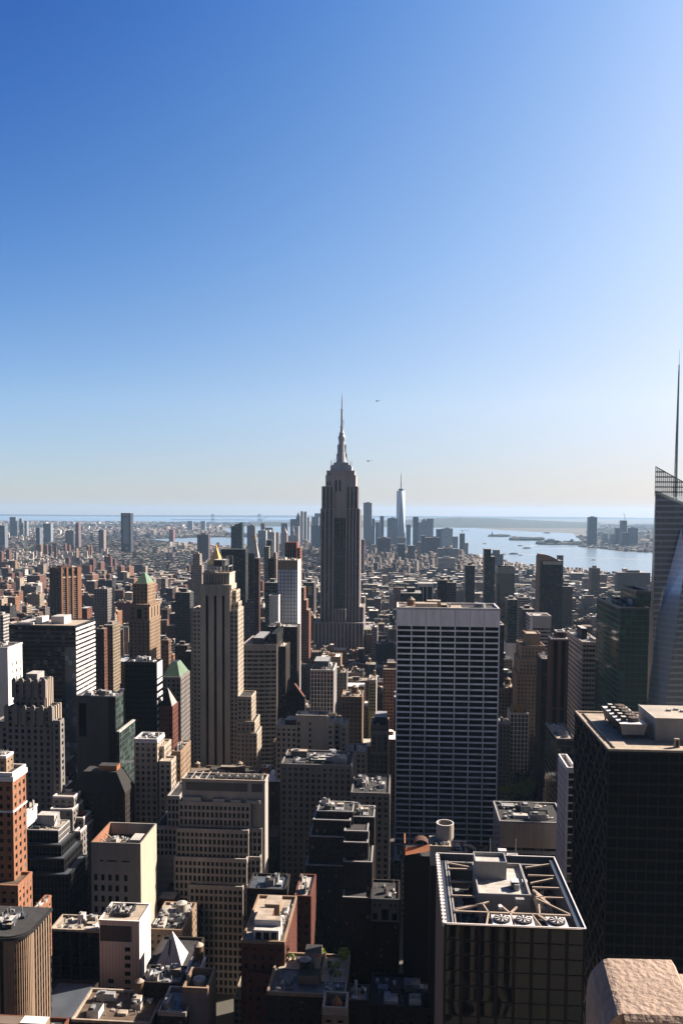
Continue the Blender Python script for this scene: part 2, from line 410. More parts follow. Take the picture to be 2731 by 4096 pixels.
def tankpart(root, x, y, z, r, h, wood='wood'):
    q = MB()
    for a in range(4):
        q.box(x+r*.6*(1 if a & 1 else -1)-.15, x+r*.6*(1 if a & 1 else -1)+.15, y+r*.6*(1 if a & 2 else -1)-.15, y+r*.6*(1 if a & 2 else -1)+.15, z, z+2.2, MATS['dark_metal'])
    q.cyl(x, y, z+2.2, z+2.2+h, r, r*.96, MATS[wood], 16)
    q.cyl(x, y, z+2.2+h, z+2.2+h+r*.7, r*1.06, .05, MATS['roof_tan'], 16, cap=False)
    return q.build('water_tank', root)
def simple(name, label, x0, x1, ytop, D, x2=None, dep=None, sty='stone', vis=None, phrase=None, roof='roof_tan', clut=4, tank=False, lim=100, **k):
    b = Bld(name, label, x0, x1, ytop, D, x2, dep, sty, vis=vis, phrase=phrase)
    R_ = (0, b.w, 0, b.d, b.z); b.tier(R_, roof=roof, **k)
    if clut: b.clutter(R_, clut, seed=int(x0), tank=tank)
    return b.done(lim)
# far building in the procedural window material
def farb(name, label, x0, x1, ytop, D, dep=None, x2=None, col=(.25, .2, .16), bay=3.2, flo=3.6, ws=.4, roofc=(.35, .33, .32), vis=None, phrase=None, group=None, top=None, cat='building', bulk=True, ret=False, tiers=()):
    b = Bld(name, label, x0, x1, ytop, D, x2, dep if (dep or x2) else None if x2 else 25, 'stone', vis=vis, phrase=phrase, group=group, cat=cat)
    q = MB(); c = (*col, ws); tcol = (*roofc, 0)
    def bx(R_, z0=0): q.box(*R_[:4], z0, R_[4], CITY, bay=bay, flo=flo, col=c, tcol=tcol)
    R_ = (0, b.w, 0, b.d, b.z); bx(R_)
    for t in tiers:
        bx(b.rect(*t[:3], D=t[3] if len(t) > 3 else D, dep=t[4] if len(t) > 4 else b.d))
    q.build('wall', b.root)
    if bulk:
        k = MB(); h = min(6, b.w*.25)
        k.box(b.w*.3, b.w*.7, b.d*.3, b.d*.7, b.z, b.z+h, CITY, col=(col[0]*.9, col[1]*.9, col[2]*.9, 0), tcol=tcol)
        k.build('bulkhead', b.root)
    return b
# ================================================================== HERO BUILDINGS
# ---- the spired limestone skyscraper in the middle
def empire():
    D = 1293
    b = Bld('art_deco_skyscraper', 'tallest grey limestone skyscraper with a stepped crown and long antenna spire', 1277, 1444, 2484, D, dep=46, sty='grey', vis=2600, phrase='the tall spired skyscraper', cat='skyscraper')
    mat('esb_spandrel', (.17, .155, .165), .7); mat('esb_recess', (.25, .215, .22), .8); ST['esb'] = ('esb_stone', 'dark_glass', 5.6, 3.75, .42, .38, .9, 'esb_spandrel'); ST['esbc'] = ('esb_recess', 'dark_glass', 4.6, 3.75, .24, .38, .9, 'esb_spandrel')
    b.sty = 'esb'; g = 'esb_stone'
    r = lambda x0, x1, y, dd=0, dep=30: b.rect(x0, x1, y, D=D+dd, dep=dep)
    def t(x0, x1, y, dd, dep, z0, **k):
        R_ = r(x0, x1, y, dd, dep); b.tier(R_, z0=z0, roof='roof_silver', parapet=.8, cap=g, **k); return R_
    t(1258, 1452, 2491, -14, 66, 0)
    t(1330, 1381, 2438, -15, 60, 0)
    a = t(1452, 1483, 2520, -8, 60, 0)
    t(1437, 1452, 2430, -4, 52, 0)
    t(1284, 1333, 2036, 0, 44, 0); t(1385, 1437, 2036, 0, 44, 0)
    t(1333, 1385, 1950, 8, 34, 0, sty='esbc')
    z = b.z
    t(1289, 1333, 1947, 1, 42, 0); t(1385, 1430, 1947, 1, 42, 0)
    for R_ in (r(1302, 1423, 1903, 5, 34), r(1306, 1418, 1884, 6, 32)):
        b.wall.box(*R_[:4], 250, R_[4], MATS[g], top=MATS['roof_silver']); b.roof_at(*R_, 'roof_silver', .8, g)
    for x_ in (1310, 1320, 1390, 1400, 1411):
        q = MB(); R_ = r(x_-2, x_+2, 1925, 4.6, 1); q.box(R_[0], R_[1], R_[2]-.3, R_[3], R_[4]-6, R_[4], MATS['black_glass']); q.build('crown_window', b.root)
        q = MB(); R_ = r(x_-1.5, x_+1.5, 1894, 5.4, 1); q.box(R_[0], R_[1], R_[2]-.3, R_[3], R_[4]-2, R_[4], MATS['black_glass']); q.build('crown_window', b.root)
    # tall arched dark slots under the crown
    for cx in (1344, 1359.5, 1375):
        R_ = r(cx-3.5, cx+3.5, 1921, 3.6, 1); zb = at(cx, 1965, D).z
        q = MB(); q.box(R_[0], R_[1], R_[2]-.2, R_[3], zb, R_[4], MATS['black_glass']); q.build('crown_window', b.root)
        q = MB(); q.pyr(R_[0], R_[1], R_[2]-.3, R_[3], R_[4], R_[4]+4, MATS['steel']); q.build('crown_fin', b.root)
    # observation tiers
    q = MB(); mm = MATS['steel']
    xc = (r(1306, 1418, 1884)[0]+r(1306, 1418, 1884)[1])/2; yc = 6+16+2
    zz = lambda y: at(1365, y, D+20).z
    px = D/F
    mat('mast_metal', (.55, .60, .70), .5)
    mm = MATS['mast_metal']
    for hw, y1, y0 in ((43, 1867, 1884), (40, 1861, 1867), (30, 1853, 1861), (24, 1850, 1853)):
        q.box(xc-hw*px, xc+hw*px, yc-min(hw, 34)*px, yc+min(hw, 34)*px, zz(y0), zz(y1), mm)
    q.build('observation_deck', b.root)
    q = MB(); pr = [(21, 1850), (17, 1830), (14, 1810), (13, 1790), (12.5, 1765), (14.5, 1757), (15, 1748), (13, 1744), (10, 1738), (9, 1735), (12, 1734), (11.5, 1733), (8, 1729), (6, 1722), (5.5, 1708), (8.5, 1707), (8.5, 1705.5), (4.6, 1704), (4.4, 1680), (3.9, 1638), (5.5, 1637), (5.5, 1635.5), (2.4, 1635), (2.1, 1600), (1.3, 1590), (.7, 1572)]
    q.lathe(xc, yc, [(h*px, zz(y)) for h, y in pr], mm, 16); q.build('mast', b.root)
    for i in range(4):   # buttress wings of the mast
        q = MB(); an = i*math.pi/2; dx, dy = math.cos(an), math.sin(an)
        for (h0, h1, ya_, yb_) in ((24, 20, 1850, 1815), (18, 17, 1815, 1778)):
            x_, y_ = xc+dx*h0*px*.6, yc+dy*h0*px*.6
            q.box(x_-(2+abs(dx)*3)*px*1.3, x_+(2+abs(dx)*3)*px*1.3, y_-(2+abs(dy)*3)*px*1.3, y_+(2+abs(dy)*3)*px*1.3, zz(ya_), zz(yb_), MATS['steel'])
        q.build('mast_buttress', b.root)
    rnd = random.Random(2)
    for i in range(16):
        q = MB(); x_ = xc+rnd.choice((-1, 1))*rnd.uniform(22, 44)*px; y_ = yc+rnd.uniform(-20, 25)*px; z0 = zz(1866 if abs(x_-xc) > 30*px else 1852)
        q.cyl(x_, y_, z0, z0+rnd.uniform(4, 11), .25, .2, MATS['steel'], 5); q.build('roof_antenna', b.root)
    for k, y in enumerate((1650, 1658, 1666, 1674, 1684, 1694, 1715, 1719)):
        q = MB(); q.cyl(xc, yc, zz(y), zz(y)+.6, (4.4 if y < 1700 else 6)*px, (4.4 if y < 1700 else 6)*px, mm, 10); q.build('antenna_ring', b.root)
    q = MB(); q.box(xc+6*px, xc+7.3*px, yc, yc+.5, zz(1704), zz(1678), mm); q.build('side_antenna', b.root)
    # gold-green sheets on the wing roofs, sunlight put into their colour
    for R_ in (r(1438, 1452, 2430, -3.5, 12), r(1454, 1482, 2520, -7.5, 14)):
        q = MB(); q.box(R_[0]+.6, R_[1]-.6, R_[2]+.6, R_[3], R_[4]+.1, R_[4]+.3, mat('lawn', (.25, .27, .06), .95)); q.build('roof_lawn', b.root)
    b.done()
empire()

# ---- white gridded slab tower
def grace():
    D = 607
    b = Bld('gridded_office_tower', 'broad white stone office slab with a black window grid and blank top band', 1588, 1996, 2437, D, dep=34, sty='grid', vis=3420, phrase='the white gridded slab', cat='office tower')
    zt = b.z; zb = at(1700, 2497, D).z
    b.tier((0, b.w, 0, b.d, zb), roof='roof_tan', parapet=0)
    b.wall.box(-.5, b.w+.5, -.5, b.d+.5, zb, zt, MATS['travertine'], top=MATS['roof_tan'])
    for i in range(1, 7):   # panel joints of the blank band
        b.wall.box(b.w*i/7-.12, b.w*i/7+.12, -.56, -.5, zb, zt, MATS['grey_panel'])
    b.roof_at(0, b.w, 0, b.d, zt, 'roof_tan', 1.6, 'white_stone', .8)
    R_ = (0, b.w, 0, b.d, zt)
    def pc(nm, x0, x1, y0, y1, h, mt, top='roof_tan', z=0):
        q = MB(); q.box(b.w*x0, b.w*x1, b.d*y0, b.d*y1, zt+z, zt+z+h, MATS[mt], top=MATS[top]); return q.build(nm, b.root)
    pc('bulkhead', .18, .40, .25, .6, 3.5, 'limestone'); pc('bulkhead', .30, .44, .55, .8, 4.5, 'concrete'); pc('bulkhead', .44, .50, .3, .6, 2.5, 'dark_metal')
    q = MB(); q.cyl(b.w*.14, b.d*.75, zt, zt+4.5, 3, 3, MATS['wood']); q.cyl(b.w*.14, b.d*.75, zt+4.5, zt+7.2, 3.2, .1, MATS['roof_tan'], cap=False); q.build('water_tank', b.root)
    pc('equipment_well', .66, .97, .12, .88, .3, 'black_metal', 'roof_dark')
    q = MB(); q.cyl(b.w*.83, b.d*.5, zt, zt+3.4, 4.5, 4, MATS['steel'], 20); q.build('cooling_unit', b.root)
    for x in (.07, .35, .52): pc('vent_unit', x, x+.02, .5, .6, 3, 'white_stone')
    for i, x in enumerate((.22, .27, .62, .74)):
        q = MB(); q.cyl(b.w*x, b.d*.6, zt, zt+4, .12, .1, MATS['steel'], 5); q.build('roof_antenna', b.root)
    b.done()
grace()

# ---- art deco limestone tower with black vertical stripes (500 fifth)
def five():
    D = 690
    b = Bld('striped_limestone_tower', 'slender limestone setback tower with three black vertical stripes and an open steel rooftop frame', 772, 1037, 2860, D, dep=40, sty='stone', vis=3090, phrase='the slender limestone stripe tower', cat='tower')
    r = lambda x0, x1, y, dd=0, dep=30, x2=None: b.rect(x0, x1, y, D=D+dd, dep=None if x2 else dep, x2=x2)
    def t(x0, x1, y, dd=0, dep=30, z0=0, x2=None, **k):
        R_ = r(x0, x1, y, dd, dep, x2); b.tier(R_, z0=z0, roof='roof_dark', parapet=1, cap='limestone', **k); return R_
    main = r(803, 922, 2338, -1, x2=942)
    ln = MATS['limestone']
    xa, xb, ya, yb, z = main
    b.wall.box(xa, xb, ya, yb, 0, z-4, MATS['black_glass'])
    W = xb-xa
    for a, c in ((0, .175), (.262, .452), (.54, .728), (.808, 1.0)):   # solid piers between black stripes
        b.wall.box(xa+W*a, xa+W*c, ya-1.0, ya+.2, 0, z-9, ln)
    b.wall.box(xa, xb, ya-1.0, ya, z-9, z, ln)
    b.wall.box(xa-.01, xb+.9, ya, yb, z-4, z, ln)
    q = MB()
    nst = 6; 
    b.tier((xa+1, xb, ya+1, yb, z-5), z0=at(900, 3100, D).z, faces='r', sty='stone', parapet=0)
    for i in range(3):     # pointed heads above each stripe
        cx = xa+W*(.22, .495, .765)[i]
        q = MB(); q.box(cx-1.3, cx+1.3, ya-1.5, ya-.9, z-9, z-1.5, MATS['pale_panel']); q.pyr(cx-1.3, cx+1.3, ya-1.5, ya-.9, z-1.5, z+1.5, MATS['pale_panel']); q.build('pilaster_head', b.root)
    # crown set back
    cr = r(812, 918, 2296, 2, x2=940)
    b.wall.box(*cr[:4], z-1, cr[4], ln); b.roof_at(*cr[:4], cr[4], 'roof_tan', 1.2, 'limestone')
    for i in range(9):
        x_ = cr[0]+(cr[1]-cr[0])*(i+.5)/9
        q = MB(); q.box(x_-.5, x_+.5, cr[2]-.5, cr[2], z-1, cr[4], MATS['grey_stone']); q.build('crown_rib', b.root)
    # open steel frame and machinery
    fr = MB(); st = MATS['steel']; x0, x1 = cr[0]+(cr[1]-cr[0])*.32, cr[0]+(cr[1]-cr[0])*.92; y0_, y1_ = cr[2]+3, cr[3]-3; zt = cr[4]
    zf = at(880, 2262, D+10).z; zf2 = at(880, 2244, D+10).z
    for x_ in (x0, (x0+x1)/2, x1):
        for y_ in (y0_, y1_): fr.box(x_-.3, x_+.3, y_-.3, y_+.3, zt, zf, st)
    for y_ in (y0_, y1_): fr.box(x0-.5, x1+.5, y_-.35, y_+.35, zf-.8, zf, st); fr.box(x0, x1, y_-.2, y_+.2, (zt+zf)/2, (zt+zf)/2+.4, st)
    for x_ in (x0, x1): fr.box(x_-.35, x_+.35, y0_, y1_, zf-.8, zf, st)
    fr.build('steel_frame', b.root)
    q = MB(); q.box(x0+1, x1-3, y0_+1, y1_, zf, zf+5, MATS['grey_panel'], top=MATS['roof_white']); q.build('cooling_unit', b.root)
    fr = MB(); xs = (x0+x1)/2+2
    for x_ in (xs, x1+.5):
        for y_ in (y0_, y1_): fr.box(x_-.25, x_+.25, y_-.25, y_+.25, zf, zf2+4, st)
    for y_ in (y0_, y1_): fr.box(xs, x1+.7, y_-.25, y_+.25, zf2+3.4, zf2+4, st); fr.bar((xs, y_, zf), (x1+.5, y_, zf2+4), .3, .3, st)
    fr.build('steel_frame', b.root)
    b.clutter((cr[0], x0, cr[2], cr[3], zt), 3, hmax=3)
    # setbacks on the sunlit side and wings
    t(918, 944, 2366, 3, z0=0, x2=959)
    t(922, 953, 2413, 1, z0=0, x2=966)
    t(922, 951, 2442, -2, z0=0, x2=973)
    t(773, 803, 2440, -1, dep=28)
    t(766, 775, 2440, 8, dep=28)
    t(951, 1005, 2789, -4, z0=0, x2=1023)
    t(948, 1018, 2889, -7, z0=0, x2=1038)
    t(948, 1027, 2935, -9, z0=0, x2=1045)
    b.done()
five()

# ---- stepped wedding-cake building in front of it
def cake():
    D = 450
    b = Bld('setback_office_building', 'wide grey stone office block with four stepped tiers and round roof fans', 728, 1060, 3120, D, dep=11, sty='stone', vis=3650, phrase='the stepped grey stone block', cat='office building')
    ST['cake'] = ('cake_stone', 'black_glass', 2.5, 4.2, .40, .32, .4)
    z1 = b.z; xa, xb, ya, yb = 0, b.w, 0, b.d
    lm = MATS['cake_stone']
    b.wall.box(0, b.w, 0, b.d, 0, z1, lm); b.roof_at(0, b.w, 0, b.d, z1, 'roof_dark', 1.0, 'limestone')
    q = MB(); q.box(b.w*.05, b.w*.79, -.25, 0, z1-5.5, z1-1, MATS['grey_panel']); q.box(b.w*.84, b.w*.97, -.25, 0, z1-5.5, z1-1, MATS['grey_panel']); q.build('louvre_screen', b.root)
    for (x0, x1, y, dd, xw, yw) in ((718, 1053, 3210, -2, 672, 3180), (708, 1046, 3318, -6, 625, 3300), (700, 1040, 3432, -10, 618, 3415), (760, 1010, 3545, -14, 640, 3550)):
        R_ = b.rect(x0, x1-.16*(x1-x0), y, D=D+dd, dep=13-dd); b.tier(R_, sty='cake', roof='roof_dark', parapet=.9, panes=True)
        R2 = b.rect(x1-.155*(x1-x0), x1, y, D=D+dd+2, dep=11-dd); b.tier(R2, sty='cake', roof='roof_dark', parapet=.9)
        R3 = b.rect(xw, x0-1, yw+8, D=D+12, dep=24); b.tier(R3, sty='cake', roof='roof_dark', parapet=.9)
    rs = [(728+i, ) for i in (0,)]
    for i in range(6):
        x_ = b.w*(.42+.1*i)
        q = MB(); q.cyl(x_, b.d*.5, z1, z1+2.2, 1.7, 1.9, MATS['roof_white'], 16, capm=MATS['roof_dark']); q.build('roof_fan', b.root)
    for i in range(4):
        q = MB(); q.bar((b.w*(.1+.09*i), b.d*.15, z1+.5), (b.w*(.13+.09*i), b.d*.8, z1+2.5), .35, .35, MATS['roof_white']); q.build('roof_beam', b.root)
    q = MB(); q.cyl(b.w*.15, b.d*.3, z1, z1+1.6, 2.4, .2, MATS['roof_tan']); q.build('roof_dome', b.root)
    for x0, x1, h in ((.02, .24, 3.2), (.38, .52, 2.6), (.6, .72, 2.2), (.78, .95, 2.2)):
        zb = b.rect(718, 1053, 3210, D=D-2, dep=30)[4]
        q = MB(); q.box(b.w*x0, b.w*x1, -2, -.3, zb+.3, zb+h, MATS['pale_panel']); q.build('terrace_unit', b.root)
    b.done()
cake()

# ---- left side
simple('striped_office_block', 'wide dark glass office block with white horizontal bands on its sunlit side, pale roof boxes', 38, 303, 2503, 700, x2=380, sty='dkribbon', vis=2950, phrase='the wide band-striped block', clut=0, faces='f')
def bands():
    b = Bld('x', None, 38, 303, 2503, 700, x2=380, foot=False)
    o = [q for q in COL.objects if q.name.startswith('striped_office_block')][0]
    bpy.data.objects.remove(b.root); b.root = o; b.side = 'r'; z = b.z
    q = MB(); n = 30
    for j in range(n):
        zc = z-1.2-j*3.9
        if zc < 2: break
        q.box(b.w+.0, b.w+.5, -.3, b.d, zc-2.0, zc, MATS['white_stone'])
    q.build('white_spandrels', b.root)
    q = MB(); q.box(b.w*.84, b.w-.1, -.5, -.2, 10, z-17, MATS['blue_glass']); q.build('corner_glazing', b.root)
    for j in range(3):
        q = MB(); q.box(-.2, b.w, -.45, -.2, z-5-j*3.9, z-4-j*3.9, MATS['grey_panel']); q.build('facade_band', b.root)
    for x0, x1, y0, y1, h in ((.06, .30, .2, .7, 2), (.30, .40, .3, .6, 6), (.52, .72, .35, .7, 6.5), (.1, .25, .72, .9, 2.5)):
        k = MB(); k.box(b.w*x0, b.w*x1, b.d*y0, b.d*y1, z, z+h, MATS['white_stone'], top=MATS['roof_white']); k.build('bulkhead', b.root)
bands()

def whitetower():
    b = simple('white_blank_tower', 'plain white windowless-looking tower at the left picture edge with few slot windows', -60, 32, 2593, 600, x2=90, sty='blank', vis=2850, phrase='the plain white tower', clut=3, roof='roof_dark')
    for j in range(9):
        for i in range(3):
            q = MB(); q.box(b.w-.1, b.w+.12, b.d*(.3+.25*i), b.d*(.36+.25*i), b.z-14-j*5.5, b.z-11.5-j*5.5, MATS['black_glass']); q.build('window', b.root)
whitetower()

def deco():
    D = 480
    b = Bld('grey_art_deco_tower', 'grey brick art deco tower with scalloped crown and white roof tanks', 30, 205, 2835, D, x2=243, sty='grey', vis=3180, phrase='the scalloped grey tower', cat='tower')
    r = lambda x0, x1, y, dd=0, x2=None, dep=None: b.rect(x0, x1, y, D=D+dd, dep=dep, x2=x2)
    st = 'grey'
    b.tier((0, b.w, 0, b.d, b.z), roof='roof_dark', cap='grey_stone')
    t2 = r(60, 178, 2728, 6, x2=208); b.tier(t2, z0=b.z, roof='roof_dark', cap='grey_stone')
    t3 = r(105, 150, 2708, 12, dep=10)
    q = MB(); q.box(*t3[:4], t2[4], t3[4]+2, MATS['pale_panel'], top=MATS['roof_white']); q.build('water_tank', b.root)
    q = MB(); q.box(t3[0]-1, t3[1]+3, t3[2]+2, t3[3]+3, t2[4], t3[4]-3, MATS['concrete'], top=MATS['roof_white']); q.build('bulkhead', b.root)
    for R_, n in ((t2, 4), ((0, b.w, 0, b.d, b.z), 5)):      # scallops: octagonal buttress heads
        for i in range(n+1):
            x_ = R_[0]+(R_[1]-R_[0])*i/n
            q = MB(); q.box(x_-1.3, x_+1.3, R_[2]-1.4, R_[2]+.2, R_[4]-9, R_[4]+1.3, MATS['grey_stone']); q.pyr(x_-1.3, x_+1.3, R_[2]-1.4, R_[2]+.2, R_[4]+1.3, R_[4]+2.6, MATS['grey_stone'], k=.4); q.build('buttress', b.root)
        for i in range(4):
            y_ = R_[2]+(R_[3]-R_[2])*(i+.2)/4
            q = MB(); q.box(R_[1], R_[1]+1.3, y_, y_+1.2, R_[4]-16, R_[4]+1.5, MATS['limestone']); q.build('buttress', b.root)
    t4 = r(217, 240, 2888, -4, x2=255); b.tier(t4, roof='roof_dark', cap='grey_stone')
    t5 = r(-40, 32, 2900, 2, dep=24); b.tier(t5, roof='roof_dark', cap='grey_stone')
    for y_ in (.12, .92): b.wall.box(b.w+.5, b.w+1.0, b.d*y_-1.2, b.d*y_, 0, b.z, MATS['white_stone'])
    t6 = r(215, 295, 3190, -10, x2=326); b.tier(t6, roof='roof_tan', cap='white_stone')
    t7 = r(205, 290, 3240, -16, x2=331); b.tier(t7, roof='roof_tan', cap='white_stone')
    t8 = r(290, 334, 3275, -12, x2=364); b.tier(t8, roof='roof_brown', cap='white_stone')
    q = MB(); q.lathe((t8[0]+t8[1])/2, t8[2]+5, [(2.4, t8[4]+1.4), (1.6, t8[4]+2.4), (.1, t8[4]+3)], MATS['red_paint'], 10); q.build('roof_parasol', b.root)
    t9 = r(300, 322, 3330, -20, x2=378); b.tier(t9, roof='roof_brown', cap='white_stone')
    b.done()
deco()

def brickleft():
    D = 330
    b = Bld('orange_brick_tower', 'orange brick tower with white cornice, its sunlit side full of windows, at the left edge', -70, 50, 3100, D, x2=102, sty='orange', vis=3700, phrase='the orange brick tower', cat='tower')
    ST['orangedark'] = ('red_brick', 'dark_glass', 3.3, 3.6, .55, .5, .3)
    r = lambda x0, x1, y, dd=0, x2=None, dep=None: b.rect(x0, x1, y, D=D+dd, dep=dep, x2=x2)
    b.tier((0, b.w, 0, b.d, b.z), roof='roof_dark', cap='white_stone', parapet=1.3)
    b.wall.box(-.6, b.w+.8, -.8, b.d+.6, b.z-2.2, b.z-.2, MATS['white_stone'])
    b.wall.box(-.4, b.w+.6, -.6, b.d+.4, b.z-15, b.z-14.2, MATS['white_stone'])
    p = r(-60, 25, 3030, 4, x2=52); b.tier(p, z0=b.z, sty='tan', roof='roof_tan', cap='white_stone')
    b.clutter(p, 3, hmax=2)
    t = r(-70, 72, 3545, -6, x2=128); b.tier(t, roof='roof_brown', cap='orange_brick')
    t = r(90, 112, 3690, -6, x2=205); b.tier(t, roof='roof_tan', cap='orange_brick'); b.clutter(t, 3, hmax=2)
    t = r(80, 120, 3755, -14, x2=196); b.tier(t, roof='roof_brown', cap='orange_brick')
    b.done()
brickleft()

def curvedleft():
    D = 285
    # dark rounded corner building, sun and shade put into rib and wall colours
    b = Bld('curved_dark_building', 'dark building with a curved cornice and sunlit ribbed stone front in the bottom left corner', -120, 96, 3740, D, dep=22, sty='dkbrick', vis=4096, phrase='the curved-cornice building', cat='building')
    q = MB(); n = 14; pts = []
    for i in range(n+1):
        a = -math.pi/2+math.pi/2*i/n
        pts.append((b.w-7+7*math.cos(a), 7+7*math.sin(a)))
    out = [(0, 0)]+pts+[(b.w, b.d), (0, b.d)]
    def prism(q, out, z0, z1, mt, top=None, off=0):
        cx = sum(p[0] for p in out)/len(out); cy = sum(p[1] for p in out)/len(out)
        o = [(x+(off if x > cx else -off), y+(off if y > cy else -off)) for x, y in out]
        for i in range(len(o)):
            j = (i+1) % len(o); q.face([(*o[i], z0), (*o[j], z0), (*o[j], z1), (*o[i], z1)], mt)
        q.face([(*p, z1) for p in o], top or mt)
    prism(q, out, 0, b.z, MATS['dark_brick'], MATS['roof_dark']); q.build('wall', b.root)
    q = MB(); prism(q, out, b.z-1.5, b.z-.4, MATS['dark_metal'], off=.7); q.build('cornice', b.root)
    q = MB()
    for i in range(len(out)-2):
        j = i+1; a, c = Vector((*out[i], 0)), Vector((*out[j], 0)); L = (c-a).length; k = max(1, round(L/2.2))
        for s_ in range(k):
            p = a.lerp(c, s_/k)
            q.box(p.x-.35, p.x+.35, p.y-.35, p.y+.35, 0, b.z-1.5, MATS['tan_brick'])
    for j in range(20): prism(q, out, b.z-6-j*3.8, b.z-4.6-j*3.8, MATS['dark_brick'], off=.2)
    q.build('facade_ribs', b.root)
    b.clutter((3, b.w-6, 3, b.d-3, b.z), 6, hmax=3, mats=('roof_silver', 'dark_metal', 'blue_grey'))
    b.done()
curvedleft()

def brown45():
    # brown brick tower turned 45 degrees, three lit bays
    D = 1464
    b = Bld('brown_ribbed_tower', 'tall reddish brown brick tower turned cornerwise with vertical ribs and dark bays', 244, 320, 2269, D, dep=10, foot=False, vis=2480, phrase='the reddish ribbed tower', cat='tower')
    R45 = R(55)
    P = at(244, 2269, D); b.root.location = (P.x, P.y, 0); b.root.rotation_euler = (0, 0, R45*0.9)
    s = 35; z = b.z
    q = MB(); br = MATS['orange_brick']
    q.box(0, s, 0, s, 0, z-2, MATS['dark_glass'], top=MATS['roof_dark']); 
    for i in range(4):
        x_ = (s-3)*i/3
        q.box(x_, x_+3 if i < 3 else x_+3, -1.6, 0, 0, z, br); q.box(-1.6, 0, x_, x_+3, 0, z, MATS['brown_brick'])  # left face in darker brick, its shade put into the colour
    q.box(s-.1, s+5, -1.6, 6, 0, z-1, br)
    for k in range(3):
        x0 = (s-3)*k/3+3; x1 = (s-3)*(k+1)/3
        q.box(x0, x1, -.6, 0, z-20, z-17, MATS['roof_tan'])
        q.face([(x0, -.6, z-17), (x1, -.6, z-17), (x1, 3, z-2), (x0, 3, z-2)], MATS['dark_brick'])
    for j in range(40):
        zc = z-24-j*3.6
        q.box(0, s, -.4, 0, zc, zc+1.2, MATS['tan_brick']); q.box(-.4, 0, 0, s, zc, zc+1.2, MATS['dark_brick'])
    q.build('wall', b.root)
    k = MB(); k.box(8, s-8, 8, s-8, z-2, z+1, MATS['brown_brick']); k.build('bulkhead', b.root)
    FOOT.append([Vector((P.x-35, P.y)), Vector((P.x+50, P.y)), Vector((P.x+50, P.y+70)), Vector((P.x-35, P.y+70))])
brown45()

def campanile():
    D = 850
    b = Bld('green_roofed_tower', 'tan stone tower with green copper pyramid roof and arched upper windows', 518, 598, 2420, D, x2=640, sty='tan', vis=2645, phrase='the green pyramid-roofed tower', cat='tower')
    r = lambda x0, x1, y, dd=0, x2=None, dep=None: b.rect(x0, x1, y, D=D+dd, dep=dep, x2=x2)
    ST['camp'] = ('tan_brick', 'dark_glass', 4.2, 3.7, .6, .42, .5)
    z1 = at(560, 2485, D).z
    b.tier((0, b.w, 0, b.d, z1), sty='camp', roof='roof_brown', parapet=0)
    b.wall.box(0, b.w, 0, b.d, z1, b.z, MATS['tan_brick'])
    for i in range(3):    # tall arched openings
        for z0_, z2 in ((z1+3, b.z-4),):
            q = MB(); x_ = b.w*(.18+.32*i)
            if i == 1: q.box(x_-2.2, x_+2.2, -.25, 0, z0_, z2, MATS['black_glass'])
            else: 
                for k in range(3): q.box(x_-.8, x_+.8, -.2, 0, z0_+k*4.5, z0_+k*4.5+2, MATS['black_glass'])
            q.build('arched_window', b.root)
        q = MB(); y_ = b.d*(.22+.28*i); q.box(b.w, b.w+.25, y_-1.0, y_+1.0, z1+3, b.z-3, MATS['black_glass']); q.build('arched_window', b.root)
    for zc, o in ((z1, 1.1), (b.z, 1.4)):
        q = MB(); q.box(-o, b.w+o, -o, b.d+o, zc-.6, zc+.9, MATS['tan_brick'], bottom=True)
        for i in range(9):
            q.box(b.w*i/8-.4, b.w*i/8+.4, -o-.3, -o, zc+.9, zc+2.4, MATS['tan_brick']); q.box(b.w+o, b.w+o+.3, b.d*i/8-.4, b.d*i/8+.4, zc+.9, zc+2.4, MATS['tan_brick'])
        q.build('cornice', b.root)
    t = r(533, 590, 2336, 5, x2=621); b.tier((*t[:4], t[4]), z0=b.z, sty='camp', roof='roof_brown', parapet=.5)
    xm = .0; q = MB(); q.pyr(t[0]+1, t[1]-.5, t[2]+1, t[3]-1, t[4], at(575, 2292, D+12).z, MATS['copper_green'], k=.18); q.build('pyramid_roof', b.root)
    b.done()
campanile()

# further left-side buildings
simple('white_slab_tower', 'pale grey slab tower with even window grid, beyond the wide band-striped block', 378, 430, 2358, 1150, x2=458, sty='grey', vis=2490, phrase='the pale slab', clut=2)
simple('dark_glass_building', 'dark grey blank-walled tower with greenish reflecting glass on its side', 308, 462, 2788, 540, x2=492, sty='glassy', vis=3150, phrase='the blank dark grey tower', clut=7, faces='r', roof='roof_silver')
def blankpanel():
    o = [q for q in COL.objects if q.name.startswith('dark_glass_building')][0]
    b = Bld('x', None, 308, 462, 2788, 540, x2=492, foot=False); bpy.data.objects.remove(b.root); b.root = o
    q = MB(); q.box(0, b.w*.83, -.5, 0, 0, b.z+.5, MATS['grey_panel']); q.box(b.w*.83, b.w, -.4, 0, 0, b.z, MATS['black_metal']); q.build('blank_front', b.root)
    q = MB(); q.box(b.w*.06, b.w*.25, -.6, -.5, b.z-26, b.z-4, MATS['black_glass']); q.build('louvre_panel', b.root)
    t = b.rect(470, 478, 2930, D=532, x2=540); s2 = Bld.__new__(Bld); s2.__dict__.update(b.__dict__); s2.wall = MB(); s2.roof = MB(); s2.wins = []; s2.side = 'r'; s2.root = o; s2.sty = 'glassy'
    s2.tier(t, sty='glassy', roof='roof_tan', cap='roof_white', parapet=.8); s2.done(60)
blankpanel()
